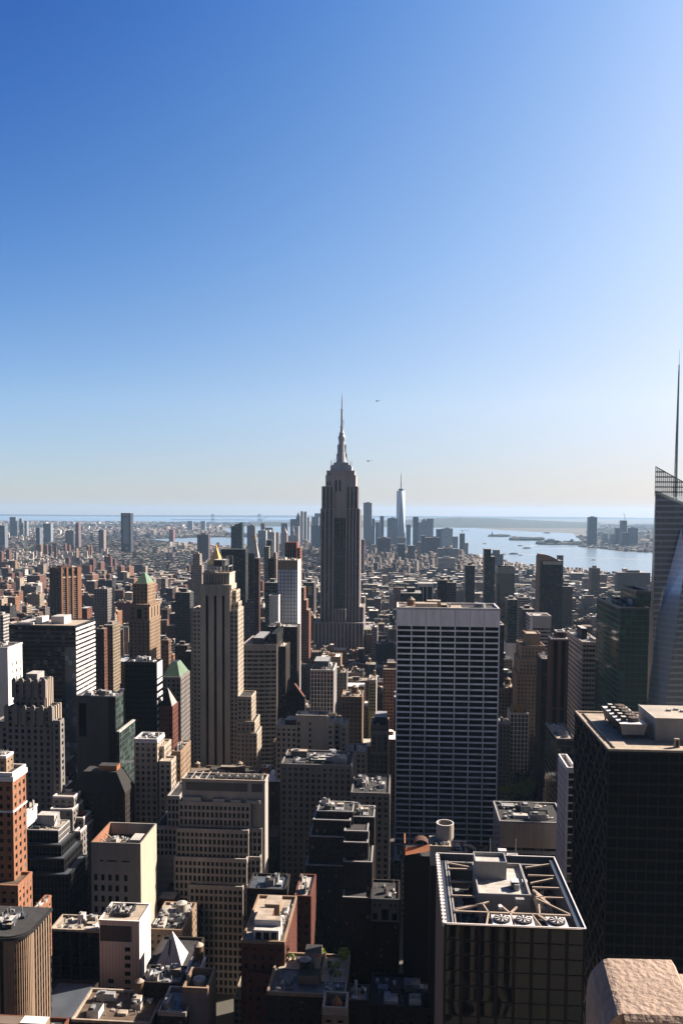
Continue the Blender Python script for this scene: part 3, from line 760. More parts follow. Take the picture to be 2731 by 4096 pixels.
def blacktower():
    b = simple('black_glass_tower', 'black glass tower with a chequered sunlit edge below the green pyramid-roofed tower', 500, 627, 2652, 600, x2=648, sty='black', vis=2930, phrase='the black glass tower', clut=5, faces='f', roof='roof_dark', panes=False)
    q = MB(); q.box(b.w, b.w+.4, 0, b.d, b.z-11, b.z+.5, MATS['white_stone'])
    for j in range(24): q.box(b.w, b.w+.4, 0, b.d, b.z-15-j*5.0, b.z-12.4-j*5.0, MATS['white_stone'])
    q.build('white_spandrels', b.root)
blacktower()
def beige():
    D = 500
    b = Bld('beige_setback_building', 'beige stone building with regular windows and a pale lit side below the black glass tower', 540, 628, 2960, D, x2=656, sty='tan', vis=3280, phrase='the pale-sided beige block')
    b.wall.box(-.4, b.w+.6, -.6, b.d+.4, b.z-1.6, b.z-.2, MATS['white_stone'])
    b.tier((0, b.w, 0, b.d, b.z), sty='stone', roof='roof_silver', cap='white_stone'); b.clutter((0, b.w, 0, b.d, b.z), 4, hmax=3)
    for x0, x1, y, dd, x2 in ((628, 656, 2990, 4, 684), (640, 684, 3050, -3, 703)):
        t = b.rect(x0, x1, y, D=D+dd, x2=x2); b.tier(t, sty='stone', roof='roof_tan', cap='limestone')
    b.done()
beige()
def greenroof():
    b = simple('small_green_roofed_building', 'small tower with truncated green copper roof and glass corner bays', 650, 722, 2712, 640, x2=758, sty='grey', vis=3020, phrase='the truncated green-roofed tower', clut=0)
    q = MB(); q.pyr(0, b.w*.95, 1, b.d, b.z+1, b.z+11, MATS['copper_green'], k=.35, mt2=MATS['dark_metal']); q.build('copper_roof', b.root)
greenroof()
def gablebrick():
    b = simple('glass_gabled_building', 'dark reddish building with slanted glass peak beside the truncated green-roofed tower', 640, 690, 2830, 600, x2=712, sty='red', vis=3030, phrase='the slanted glass-peaked building', clut=0)
    q = MB(); q.face([(0, 0, b.z), (b.w, 0, b.z), (b.w*.5, b.d*.3, b.z+14)], MATS['dark_glass']); q.face([(b.w, 0, b.z), (b.w, b.d, b.z), (b.w*.5, b.d*.3, b.z+14)], MATS['pale_panel']); q.face([(b.w, b.d, b.z), (0, b.d, b.z), (b.w*.5, b.d*.3, b.z+14)], MATS['dark_glass']); q.face([(0, b.d, b.z), (0, 0, b.z), (b.w*.5, b.d*.3, b.z+14)], MATS['dark_glass']); q.build('glass_peak', b.root)
gablebrick()
simple('tan_stone_building', 'tan brick block with sunlit side just right of the slanted glass-peaked building', 690, 722, 3010, 520, x2=762, sty='tan', vis=3180, phrase='the sunlit tan block', clut=3)

def concreteblock():
    D = 400
    b = Bld('concrete_walled_building', 'plain grey concrete building with sunken open roof of machinery and cream sunlit side', 365, 562, 3368, D, x2=626, sty='blank', vis=3690, phrase='the concrete block with the sunken roof')
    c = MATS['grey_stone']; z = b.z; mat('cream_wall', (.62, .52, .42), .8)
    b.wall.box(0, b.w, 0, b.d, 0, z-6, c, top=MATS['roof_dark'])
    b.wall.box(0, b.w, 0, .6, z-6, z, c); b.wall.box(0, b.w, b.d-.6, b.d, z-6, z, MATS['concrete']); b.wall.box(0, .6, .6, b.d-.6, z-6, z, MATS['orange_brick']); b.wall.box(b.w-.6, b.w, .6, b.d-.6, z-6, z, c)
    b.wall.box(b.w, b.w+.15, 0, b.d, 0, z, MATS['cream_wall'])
    for i in range(5):
        for j in range(12):
            if i == 4 or True:
                q = MB(); x_ = b.w*(.09+.145*i) if i < 4 else b.w*.7; q.box(x_-.8, x_+.8, -.12, .02, z-19-j*5.4, z-16-j*5.4, MATS['black_glass']); q.build('window', b.root)
    for x0, x1 in ((.18, .25), (.33, .52), (.62, .78)):
        q = MB(); q.box(b.w*x0, b.w*x1, -.12, .02, z-9.5, z-8.8, MATS['black_glass']); q.build('vent_slot', b.root)
    b.clutter((b.w*.2, b.w*.75, b.d*.1, b.d*.8, z-6), 8, hmax=4)
    q = MB(); q.box(b.w*.68, b.w*.88, b.d*.3, b.d*.62, z-5, z-1.5, MATS['concrete'], top=MATS['roof_white']); q.build('bulkhead', b.root)
    for k in range(3):
        q = MB(); q.bar((.8, b.d*(.2+.25*k), z-3), (b.w*.25, b.d*(.1+.25*k), z-5), .4, .4, MATS['roof_tan']); q.build('roof_beam', b.root)
    b.done()
concreteblock()
def whitetile():
    D = 350
    b = Bld('white_tiled_tower', 'white tiled slab tower with a single column of black square windows and square roof plant', 398, 558, 3682, D, x2=603, sty='blank', vis=3950, phrase='the white tiled tower', cat='tower')
    z = b.z
    b.tier((0, b.w, 0, b.d, z), roof='roof_tan', cap='white_tile', parapet=.5)
    q = MB(); q.box(b.w*.02, b.w*.80, -.1, .02, z-9, z-2, MATS['grey_panel']); q.build('louvre_screen', b.root)
    for j in range(15):
        for i, x_ in enumerate((.70, .28)):
            if i and j < 4: continue
            q = MB(); q.box(b.w*x_-1.2, b.w*x_+1.2, -.14, .02, z-13.2-j*3.6, z-11.4-j*3.6, MATS['black_glass']); q.build('window', b.root)
    q = MB()
    for i in range(1, 12): q.box(b.w*i/12-.06, b.w*i/12+.06, -.06, .0, 0, z-.5, MATS['pale_panel'])
    q.build('panel_joints', b.root)
    q = MB(); x0, x1, y0, y1 = b.w*.28, b.w*.68, b.d*.25, b.d*.85
    for a in ((x0, x1, y0, y0+.5), (x0, x1, y1-.5, y1), (x0, x0+.5, y0+.5, y1-.5), (x1-.5, x1, y0+.5, y1-.5)): q.box(*a, z, z+1.6, MATS['dark_metal'])
    q.build('plant_screen', b.root)
    b.clutter((x0, x1, y0, y1, z), 6, hmax=2.4); b.clutter((0, x0, y0, y1, z), 3, hmax=1.5)
    b.done()
whitetile()
def greyglassstep():
    D = 430
    b = Bld('stepped_dark_glass_building', 'dark glass building with stepped terraces and a gridded white-framed side, left of the concrete block', 105, 232, 3320, D, x2=277, sty='mullion', vis=3650, phrase='the terraced dark glass block')
    b.tier((0, b.w, 0, b.d, b.z), roof='roof_tan', cap='pale_panel', parapet=.4)
    for x0, x1, y, dd, x2 in ((100, 246, 3378, -4, 300), (95, 258, 3432, -8, 330), (90, 276, 3495, -12, 350)):
        t = b.rect(x0, x1, y, D=D+dd, x2=x2); b.tier(t, roof='blue_grey', cap='dark_metal', parapet=.4)
    q = MB(); q.box(b.w*.2, b.w*.75, b.d*.4, b.d*.8, b.z, b.z+6, MATS['roof_white']); q.build('bulkhead', b.root)
    q = MB(); q.bar((b.w*.75, b.d*.75, b.z+6), (b.w*.95, b.d*.25, b.z+.5), 1.5, .6, MATS['roof_white']); q.build('roof_stair', b.root)
    b.clutter((0, b.w, 0, b.d, b.z), 3, hmax=1.5)
    # white vertical mullions on the lit side
    for n_, (xb, ya, yb, z0, z1) in enumerate(((b.w+.3, 0, b.d, b.z-9, b.z),)):
        q = MB()
        for i in range(12): y_ = ya+(yb-ya)*i/11; q.box(xb, xb+.25, y_-.1, y_+.1, z0, z1, MATS['white_stone'])
        for i in range(4): z_ = z0+(z1-z0)*i/3; q.box(xb, xb+.2, ya, yb, z_-.12, z_+.12, MATS['white_stone'])
        q.build('white_frame', b.root)
    b.done()
greyglassstep()
simple('small_white_building', 'small white-walled block between the orange brick tower and the terraced dark glass block', 96, 108, 3255, 450, x2=150, sty='blank', vis=3340, phrase='the small white-walled block', clut=2)
def mansard():
    b = simple('mansard_roofed_building', 'dark building with sloping black mansard roof below the blank dark grey tower', 290, 500, 3170, 480, x2=535, sty='dkbrick', vis=3340, phrase='the black mansard-roofed block', clut=0)
    q = MB(); q.pyr(-.5, b.w+.5, -.5, b.d+.5, b.z+.5, b.z+12, MATS['black_metal'], k=.62, mt2=MATS['roof_dark']); q.build('mansard_roof', b.root)
    q = MB(); q.box(b.w*.45, b.w*.8, b.d*.3, b.d*.7, b.z+12, b.z+15, MATS['terracotta'], top=MATS['roof_dark']); q.build('bulkhead', b.root)
mansard()
# gable with water tanks: roof cluster right of white tile tower
def tankroof():
    D = 380
    b = Bld('cluttered_roof_building', 'brick building with a roof crowded by tanks and ducts behind the white pyramid skylight', 598, 728, 3722, D, x2=785, sty='tan', vis=3830, phrase='the tank-crowded roof')
    b.tier((0, b.w, 0, b.d, b.z), roof='roof_dark', cap='tan_brick'); R_ = (0, b.w, 0, b.d, b.z)
    b.clutter(R_, 12, hmax=3.5, mats=('roof_white', 'roof_silver', 'white_stone'))
    q = MB(); q.cyl(b.w*.72, b.d*.6, b.z, b.z+6, 2.6, 2.6, MATS['concrete'], 20); q.cyl(b.w*.72, b.d*.6, b.z+6, b.z+7, 2.7, .3, MATS['roof_white'], 20); q.build('water_tank', b.root)
    for k in range(3):
        q = MB(); q.box(b.w*(.05+.08*k), b.w*(.09+.08*k), b.d*.1, b.d*.8, b.z, b.z+1.8, MATS['roof_white']); q.build('duct', b.root)
    b.done()
tankroof()
def tanblock2():
    b = simple('brown_bulkhead_building', 'low dark roof building with a brown brick penthouse right of the concrete block', 620, 790, 3640, 430, dep=30, sty='dkbrick', vis=3740, phrase='the brown penthouse building', clut=4, roof='roof_dark')
    q = MB(); q.box(b.w*.08, b.w*.45, 1, 9, b.z, b.z+6, MATS['brown_brick'], top=MATS['roof_tan']); q.build('penthouse', b.root)
tanblock2()
def pyramid():
    D = 335
    b = Bld('pyramid_roofed_building', 'building topped by a bright white pyramid skylight at the bottom left', 590, 760, 3870, D, dep=24, sty='dkbrick', vis=3990, phrase='the white pyramid roof')
    b.tier((0, b.w, 0, b.d, b.z), roof='roof_dark', cap='dark_brick')
    xa, xb = b.w*.17, b.w*.78; q = MB(); q.pyr(xa, xb, 2, 2+(xb-xa), b.z, at(682, 3722, D+7).z, MATS['white_stone']); q.build('pyramid', b.root)
    q = MB(); x_ = (xa+xb)/2; zt = at(682, 3722, D+7).z; yc = 2+(xb-xa)/2
    q.bar((x_-.6, 1.9+.6, b.z+.5), (x_-.2, 2+(yc-2)*.75-.3, b.z+(zt-b.z)*.75), .9, .15, MATS['grey_panel']); q.build('pyramid_rib', b.root)
    b.done()
pyramid()
def nearleft():
    D = 300
    b = simple('white_terrace_building', 'low roof with white planters and rails in front of the white pyramid skylight', 565, 722, 3935, 315, dep=12, sty='dkbrick', vis=4000, phrase='the planter terrace', clut=6, roof='roof_silver')
    b = simple('tank_topped_tower', 'narrow cream tower with a wooden water tank, right of the white pyramid skylight', 745, 796, 3895, 318, x2=822, sty='blank', vis=3930, phrase='the cream water-tank tower', clut=1, roof='roof_tan')
    tankpart(b.root, b.w*.6, b.d*.75, b.z, 1.9, 5.2)
    b = simple('brick_shaft_tower', 'square brick shaft with a round white tank inside its open top, bottom edge', 734, 828, 3978, 300, x2=860, sty='blank', vis=4096, phrase='the open-topped brick shaft', clut=0, roof='roof_dark', cap='tan_brick', parapet=3)
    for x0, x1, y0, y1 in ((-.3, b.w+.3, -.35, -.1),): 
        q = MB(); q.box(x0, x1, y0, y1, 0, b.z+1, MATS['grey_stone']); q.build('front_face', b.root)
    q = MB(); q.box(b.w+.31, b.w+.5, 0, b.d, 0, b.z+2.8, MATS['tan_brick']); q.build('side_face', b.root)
    q = MB(); q.cyl(b.w*.5, b.d*.5, b.z, b.z+2.6, 2.3, 2.3, MATS['roof_silver']); q.cyl(b.w*.5, b.d*.5, b.z+2.6, b.z+3.4, 2.4, .2, MATS['roof_silver']); q.build('water_tank', b.root)
    simple('parapet_roof_building', 'pale flat roof with high parapet left of the open-topped brick shaft', 635, 742, 4060, 296, dep=16, sty='dkbrick', vis=4096, phrase='the high-parapet roof', clut=2, roof='roof_silver', cap='concrete', parapet=1.6)
    b = simple('brown_flat_roof_building', 'brown flat roof edged with white coping in the bottom left, below the white tiled tower', 290, 600, 4085, 300, dep=20, sty='dkbrick', vis=4096, phrase='the coped brown roof', clut=5, roof='roof_brown', cap='roof_tan')
    tankpart(b.root, b.w*.7, b.d*.8, b.z, 1.7, 5)
    simple('slate_roof_building', 'plain slate grey flat roof left of the coped brown roof', 125, 300, 4075, 318, dep=26, sty='dkbrick', vis=4096, phrase='the plain slate roof', clut=0, roof='blue_grey')
    simple('rounded_terrace_building', 'cream curved terrace roof with small stacks, left of the white tiled tower', 205, 398, 3722, 362, dep=13, sty='wavy', vis=3930, phrase='the cream terrace roof', clut=5, roof='roof_tan', cap='roof_tan')
nearleft()
# ---- middle
def b5():
    D = 900
    b = Bld('white_framed_tower', 'white tower with rows of bright blue-white windows under a tan crown band', 1112, 1189, 2240, D, x2=1201, sty='piers', vis=2510, phrase='the bright blue-windowed tower', cat='tower')
    zb = at(1150, 2276, D).z
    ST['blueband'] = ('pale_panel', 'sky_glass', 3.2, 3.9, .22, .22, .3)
    b.tier((0, b.w, 0, b.d, zb), sty='blueband', parapet=0)
    b.wall.box(-.4, b.w+.4, -.4, b.d+.4, zb, b.z, MATS['tan_brick'], top=MATS['roof_tan'])
    for i in range(7):
        x_ = (b.w+.2)*i/6; b.wall.box(x_-.5, x_+.5, -.8, 0, zb-100, b.z+1.5, MATS['pale_panel'])
    b.wall.box(b.w+.4, b.w+.7, 0, b.d, 0, b.z, MATS['white_stone'])
    b.clutter((0, b.w, 0, b.d, b.z), 3, hmax=3); b.done()
    b = Bld('white_blank_annex', 'windowless white wall block attached left of the bright blue-windowed tower', 1077, 1114, 2384, 880, dep=20, sty='blank', vis=2505, phrase='the windowless white block')
    b.tier((0, b.w, 0, b.d, b.z), roof='roof_dark'); b.done()
b5()
def curved():
    D = 770
    b = Bld('curved_banded_building', 'office building with a bowed front and horizontal concrete bands, right of the limestone stripe tower', 965, 1104, 2580, D, x2=1140, sty='ribbon', vis=2960, phrase='the bowed banded building')
    q = MB(); n = 12; z = b.z; W = b.w
    def arc(o): return [(W*i/n, -o-3.5*math.sin(math.pi*(.35+.65*i/n))+3) for i in range(n+1)]
    A = arc(0); B_ = arc(.35)
    for i in range(n): q.face([(*A[i], 0), (*A[i+1], 0), (*A[i+1], z), (*A[i], z)], MATS['dark_glass'])
    q.face([(*p, z) for p in A]+[(W, b.d, z), (0, b.d, z)], MATS['roof_tan'])
    q.face([(W, 3, 0), (W, b.d, 0), (W, b.d, z), (W, 3, z)], MATS['dark_brick']); q.face([(0, b.d, 0), (0, 3, 0), (0, 3, z), (0, b.d, z)], MATS['dark_brick'])
    q.build('wall', b.root)
    q = MB()
    for j in range(40):
        z1 = z+.8-j*4.05; z0 = z1-1.9 if j else z1-4
        if z0 < 2: break
        for i in range(n):
            q.face([(*B_[i], z0), (*B_[i+1], z0), (*B_[i+1], z1), (*B_[i], z1)], MATS['concrete']); q.face([(*B_[i], z1), (*B_[i+1], z1), (*A[i+1], z1), (*A[i], z1)], MATS['concrete'])
    for i in range(0, n+1, 2): q.box(B_[i][0]-.3, B_[i][0]+.3, B_[i][1]-.05, B_[i][1]+.4, 0, z-1, MATS['concrete'])
    q.build('concrete_bands', b.root)
    q = MB(); q.box(W*.82, W*1.0, 6, b.d, z, z+10, MATS['black_metal']); q.build('bulkhead', b.root)
    q = MB(); q.box(W*.3, W*.6, 6, b.d*.8, z, z+6, MATS['grey_panel'], top=MATS['roof_silver']); q.build('bulkhead', b.root)
    b.clutter((0, W, 3, b.d, z), 4, hmax=3)
    s = simple('dark_side_wing', 'plain dark slab standing close behind the bowed banded building', 1105, 1142, 2590, 785, dep=30, sty='dkbrick', vis=2900, phrase='the plain dark slab', clut=1)
curved()
simple('dark_ridged_tower', 'dark brick tower with vertical ridges and pale roof edge, below the bright blue-windowed tower', 1070, 1188, 2510, 820, x2=1200, sty='dkbrick', vis=2740, phrase='the dark ridged tower', clut=5, roof='roof_silver')
def house():
    b = simple('dark_slant_roofed_building', 'black block with a slanting roofline like a house gable', 1130, 1218, 2790, 660, x2=1221, sty='dkbrick', vis=2890, phrase='the black gabled block', clut=0)
    q = MB(); zt = b.z+11; W = b.w
    q.face([(0, 0, b.z), (W, 0, b.z), (W*.55, 0, zt)], MATS['black_metal']); q.face([(W, 0, b.z), (W, b.d, b.z), (W*.55, b.d, zt), (W*.55, 0, zt)], MATS['red_brick']); q.face([(0, b.d, b.z), (0, 0, b.z), (W*.55, 0, zt), (W*.55, b.d, zt)], MATS['roof_dark']); q.face([(W, b.d, b.z), (0, b.d, b.z), (W*.55, b.d, zt)], MATS['black_metal'])
    q.build('gable_roof', b.root)
house()
def redtop():
    b = simple('white_pier_tower', 'white ribbed tower with a dark red band under its roof', 1243, 1333, 2682, 800, x2=1345, sty='piers', vis=2880, phrase='the white ribbed tower', clut=5, roof='roof_dark')
    q = MB(); q.box(.5, b.w-.5, -.3, .1, b.z-8, b.z-1.5, MATS['red_paint']); q.build('red_band', b.root)
    q = MB(); q.box(b.w*.1, b.w*.75, b.d*.2, b.d*.9, b.z, b.z+8, MATS['blue_grey'], top=MATS['roof_silver']); q.build('bulkhead', b.root)
redtop()
def beigeset():
    D = 560
    b = Bld('beige_terraced_building', 'beige stone building of stacked blocks with a blank grey front, below the white ribbed tower', 1185, 1308, 2865, D, x2=1314, sty='stone', vis=3020, phrase='the stacked beige block')
    b.wall.box(0, b.w, 0, b.d, 0, b.z, MATS['limestone']); b.roof_at(0, b.w, 0, b.d, b.z, 'roof_tan', 1, 'concrete')
    b.clutter((0, b.w, 0, b.d, b.z), 4, hmax=2)
    for i in (.08, .45):
        for j in range(7):
            q = MB(); q.box(b.w*i-.7, b.w*i+.7, -.12, .02, b.z-6-j*4, b.z-4-j*4, MATS['black_glass']); q.build('window', b.root)
    for x0, x1, y, dd, x2 in ((1105, 1186, 2905, 0, 1190), (1308, 1334, 2895, -2, 1338), (1334, 1360, 2895, 3, 1362), (1362, 1386, 2905, 1, 1392)):
        t = b.rect(x0, x1, y, D=D+dd, x2=x2 if x2-x1 > 6 else None, dep=None if x2-x1 > 6 else 18); b.tier(t, sty='stone', roof='roof_tan', cap='limestone')
    q = MB(); t = b.rect(1142, 1186, 2880, D=D+4, dep=12); q.box(*t[:4], b.z-8, t[4], MATS['brown_brick'], top=MATS['roof_tan']); q.build('bulkhead', b.root)
    b.done()
beigeset()
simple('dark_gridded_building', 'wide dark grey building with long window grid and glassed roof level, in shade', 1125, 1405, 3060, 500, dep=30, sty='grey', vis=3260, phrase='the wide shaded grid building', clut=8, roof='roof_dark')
simple('flat_grey_building', 'shaded stone building with white rooftop boxes left of the gridded slab', 1405, 1556, 3175, 470, dep=34, sty='grey', vis=3450, phrase='the shaded stone block', clut=5, roof='roof_dark')
simple('brick_gabled_building', 'tan brick tower with steep roof gables between two dark avenues', 1366, 1447, 2790, 690, dep=26, sty='tan', vis=3010, phrase='the gabled tan tower', clut=5, tank=True)
def classical():
    b = simple('classical_brick_building', 'small red brick building with white arched top storeys in the avenue gap', 1484, 1552, 2905, 620, dep=24, sty='tan', vis=3060, phrase='the arched-top brick building', clut=3)
    q = MB(); z = b.z
    q.box(-.6, b.w+.6, -.9, 0, z-6, z-3.5, MATS['roof_tan'])
    for i in range(4): q.box((b.w-1)*i/3, (b.w-1)*i/3+1, -.7, 0, z-19, z-6, MATS['roof_tan'])
    q.box(-.4, b.w+.4, -.8, 0, z-21, z-19.5, MATS['roof_tan']); q.build('stone_arcade', b.root)
    q = MB(); q.box(b.w*.2, b.w*.9, 4, b.d, z, z+6, MATS['dark_metal'], top=MATS['roof_silver']); q.build('bulkhead', b.root)
classical()
simple('pale_green_building', 'narrow pale yellow-green building with small square windows in the avenue gap', 1476, 1504, 2722, 830, dep=24, sty='blank', vis=2830, phrase='the pale yellow-green building', clut=1, tank=True)
def pg():
    o = [q for q in COL.objects if q.name == 'pale_green_building'][0]
    q = MB(); b = Bld('x', None, 1476, 1504, 2722, 830, dep=24, foot=False); bpy.data.objects.remove(b.root)
    q.box(-.2, b.w+.2, -.3, -.02, 0, b.z, MATS['yellow_wall']); q.build('front_face', o)
    for j in range(9):
        for i in range(3):
            k = MB(); k.box(b.w*(.2+.3*i)-.7, b.w*(.2+.3*i)+.7, -.4, -.28, b.z-5-j*3.2, b.z-3.4-j*3.2, MATS['black_glass']); k.build('window', o)
pg()
simple('small_beige_annex', 'low beige block with bright flat roof beside the dark avenue', 1386, 1462, 3010, 560, dep=20, sty='stone', vis=3150, phrase='the low beige annex', clut=2, roof='roof_white')
def stepped():
    D = 410
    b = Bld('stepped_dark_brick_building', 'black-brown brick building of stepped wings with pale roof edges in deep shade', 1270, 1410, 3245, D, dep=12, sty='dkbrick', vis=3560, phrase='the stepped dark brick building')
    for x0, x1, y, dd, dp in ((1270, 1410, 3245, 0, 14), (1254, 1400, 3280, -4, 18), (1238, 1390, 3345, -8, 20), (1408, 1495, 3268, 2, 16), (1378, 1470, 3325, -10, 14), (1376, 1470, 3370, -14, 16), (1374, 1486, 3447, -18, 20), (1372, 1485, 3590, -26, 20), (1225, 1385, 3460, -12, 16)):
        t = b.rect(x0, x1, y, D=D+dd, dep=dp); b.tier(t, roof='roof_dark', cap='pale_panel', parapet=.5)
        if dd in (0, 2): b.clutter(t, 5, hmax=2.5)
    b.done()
stepped()
def terrace():
    D = 310
    b = Bld('brick_terrace_building', 'red brick building with a white penthouse and long sunlit roof at lower centre', 968, 1136, 3770, D, x2=1168, sty='red', vis=3900, phrase='the white penthouse building')
    z = b.z
    b.tier((0, b.w, 0, b.d+14, z), roof='roof_tan', cap='tan_brick', parapet=1.1)
    b.tier(b.rect(985, 1150, 3900, D=D-3, dep=10), roof='roof_dark', cap='red_brick')
    q = MB(); x0, x1 = b.w*.26, b.w*.86
    q.box(x0, x1, 1.8, 5.5, z, z+4.2, MATS['white_stone'], top=MATS['roof_white']); q.box(x0-.3, x1+.3, 5.5, 9, z, z+6.5, MATS['white_stone'], top=MATS['roof_tan'])
    q.build('penthouse', b.root)
    for i in range(3):
        k = MB(); a = x0+(x1-x0)*(.08+.31*i); k.box(a, a+(x1-x0)*.22, 1.6, 1.82, z+.8, z+3.4, MATS['dark_glass']); k.build('window', b.root)
    q = MB(); q.box(b.w*.22, b.w*.6, 12, 19, z, z+5, MATS['red_brick'], top=MATS['roof_tan']); q.box(b.w*.35, b.w*.72, 19, 27, z, z+6.2, MATS['tan_brick'], top=MATS['roof_tan']); q.build('stair_house', b.root)
    b.clutter((b.w*.7, b.w, 10, b.d+8, z), 3, hmax=1.6)
    b.done()
    simple('slate_roof_annex', 'blue-grey flat roof block behind the white penthouse building', 990, 1140, 3560, 375, dep=16, sty='dkbrick', vis=3640, phrase='the blue-grey roof', clut=3, roof='blue_grey')
    simple('narrow_brick_building', 'narrow dark brick building with a shaded flat roof right of the white penthouse building', 1180, 1242, 3590, 360, dep=22, sty='red', vis=3720, phrase='the narrow dark brick building', clut=2, roof='concrete')
terrace()
def leafclump(q, c, r, n, rnd, mt):
    for i in range(n):
        d = Vector((rnd.gauss(0, 1), rnd.gauss(0, 1), rnd.gauss(0, .8))); d.normalize(); p = Vector(c)+d*r*rnd.uniform(.35, 1)**.7
        a = Vector((rnd.gauss(0, 1), rnd.gauss(0, 1), rnd.gauss(0, 1))).normalized()*r*.16; e = a.cross(Vector((rnd.gauss(0, 1), rnd.gauss(0, 1), rnd.gauss(0, 1)))).normalized()*r*.14
        q.face([p-a-e, p+a-e, p+a+e, p-a+e], mt)
mat('leaf', (.34, .42, .06), .9, var=.5, scale=.6); mat('leaf_dark', (.035, .06, .02), .9, var=.5, scale=.6); mat('bark', (.06, .04, .03), .95)  # leaf colour raised so that crowns in shade look sunlit
def roofgarden():
    D = 290
    b = Bld('roof_garden_building', 'building with planted roof terraces, a domed tank and pale parapets at bottom centre', 1070, 1380, 3978, D, dep=27, sty='dkbrick', vis=4096, phrase='the roof garden building')
    z = b.z; W = b.w; Dp = b.d
    b.tier((0, W, 0, Dp, z), roof='blue_grey', cap='tan_brick', parapet=1.2)
    q = MB(); q.box(W*.64, W*.995, Dp*.35, Dp*.97, z+.02, z+.3, MATS['roof_tan']); q.box(W*.05, W*.36, Dp*.62, Dp*.97, z+.02, z+.3, MATS['roof_tan']); q.build('terrace_paving', b.root)
    q = MB(); q.box(W*.36, W*.64, Dp*.28, Dp*.60, z, z+3.2, MATS['tan_brick'], top=MATS['roof_dark']); q.box(W*.4, W*.62, Dp*.72, Dp*.95, z, z+5.5, MATS['concrete'], top=MATS['roof_dark']); q.build('bulkhead', b.root)
    q = MB(); q.cyl(W*.43, Dp*.5, z+3.2, z+6.2, 2.1, 2.1, MATS['dark_metal']); q.cyl(W*.43, Dp*.5, z+6.2, z+7.4, 2.4, .2, MATS['roof_silver'], 20); q.build('water_tank', b.root)
    q = MB(); q.cyl(W*.595, Dp*.5, z+3.2, z+7.4, 1.1, 1.1, MATS['concrete']); q.cyl(W*.595, Dp*.5, z+7.4, z+8.6, 1.2, .1, MATS['terracotta']); q.build('water_tank', b.root)
    q = MB(); q.box(W*.655, W*.67, Dp*.3, Dp*.97, z+.3, z+2.4, MATS['tan_brick']); q.build('parapet', b.root)
    b.clutter((W*.05, W*.35, Dp*.05, Dp*.5, z), 3, hmax=1.2); b.clutter((W*.68, W*.95, Dp*.05, Dp*.35, z), 4, hmax=1.0)
    b.done()
    rnd = random.Random(4)
    P = [(.08, .93, 2.2), (.93, .9, 2.6), (.62, .98, 1.6), (.15, .84, 1.2), (.22, .85, 1.1), (.3, .82, 1.1), (.74, .7, 1.1), (.8, .66, 1.2), (.86, .7, 1.2), (.78, .5, .9), (.84, .48, .9), (.9, .5, .9)]
    for i, (x, y, r) in enumerate(P):
        p = Vector((b.P0.x, b.P0.y, 0))+V*(W*x)+U*(Dp*y); p.z = z+.3
        t = empty('potted_shrub', p, label='small green shrub in the roof garden terrace at bottom centre', cat='shrub', group='shrubs in the roof garden')
        q = MB(); q.cyl(0, 0, 0, .6, .4, .5, MATS['terracotta'], 10); q.build('pot', t)
        q = MB(); leafclump(q, (0, 0, .6+r*.9), r, 90, rnd, MATS['leaf'] if i % 3 else MATS['leaf_dark']); q.build('foliage', t)
    # small open-topped tower with conical tank at the bottom edge
    b = simple('louvred_tank_tower', 'small tower with slatted open top around a conical tank at the bottom centre edge', 1291, 1384, 4056, 272, dep=9, sty='tan', vis=4096, phrase='the slatted tank tower', clut=0, roof='roof_dark', cap='roof_tan', parapet=2.6)
    q = MB(); q.cyl(b.w*.55, 4, b.z, b.z+1.5, 2, 2, MATS['tan_brick']); q.cyl(b.w*.55, 4, b.z+1.5, b.z+4.2, 2.2, .1, MATS['terracotta']); q.build('water_tank', b.root)
    q = MB()
    for i in range(7): q.box(b.w*(.12+.11*i), b.w*(.15+.11*i), b.d-1.2, b.d-.9, b.z, b.z+2.6, MATS['roof_tan'])
    q.build('slats', b.root)
    simple('tiny_bulkhead_building', 'small sunlit roof corner right of the roof garden building', 1392, 1470, 4010, 286, dep=10, sty='dkbrick', vis=4096, phrase='the small sunlit roof corner', clut=3, roof='roof_tan')
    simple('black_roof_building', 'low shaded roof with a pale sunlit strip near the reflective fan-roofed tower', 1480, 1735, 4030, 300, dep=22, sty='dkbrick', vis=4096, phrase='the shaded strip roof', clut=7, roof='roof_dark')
    simple('church_front_building', 'pale blue stone front with an arched window, shaded, left of the tall-piered stone building', 1484, 1596, 3600, 380, dep=20, sty='dkbrick', vis=3690, phrase='the arched stone front', clut=2, roof='roof_dark')
    o = [q for q in COL.objects if q.name == 'church_front_building'][0]
    bb = Bld('x', None, 1484, 1596, 3600, 380, dep=20, foot=False); bpy.data.objects.remove(bb.root)
    q = MB(); q.box(0, bb.w, -.5, -.16, bb.z-10, bb.z+1, mat('shaded_blue_stone', (.22, .28, .30), .8)); q.build('front_panel', o)
    for x, w_, h in ((.5, 1.6, 5.0), (.14, 1.1, 3), (.84, 1.1, 3)):
        q = MB(); q.box(bb.w*x-w_, bb.w*x+w_, -.6, -.4, bb.z-9, bb.z-9+h, MATS['black_glass']); q.build('window', o)
    for x in (.14, .3, .7, .86):
        q = MB(); q.box(bb.w*x-.45, bb.w*x+.45, -.6, -.4, bb.z-2.5, bb.z-1.5, MATS['black_glass']); q.build('window', o)
    ST['cols'] = ('tan_brick', 'black_glass', 3.3, 40, .45, .06, .5)
    simple('columned_building', 'dark stone building with tall vertical piers just left of the reflective fan-roofed tower', 1650, 1748, 3620, 330, dep=30, sty='cols', vis=3900, phrase='the tall-piered stone building', clut=4, roof='roof_dark', tank=True)
    simple('piered_shaft_building', 'narrow piered shaft rising behind the tall-piered stone building', 1686, 1750, 3480, 352, dep=16, sty='cols', vis=3630, phrase='the narrow piered shaft', clut=1, roof='roof_dark')
roofgarden()

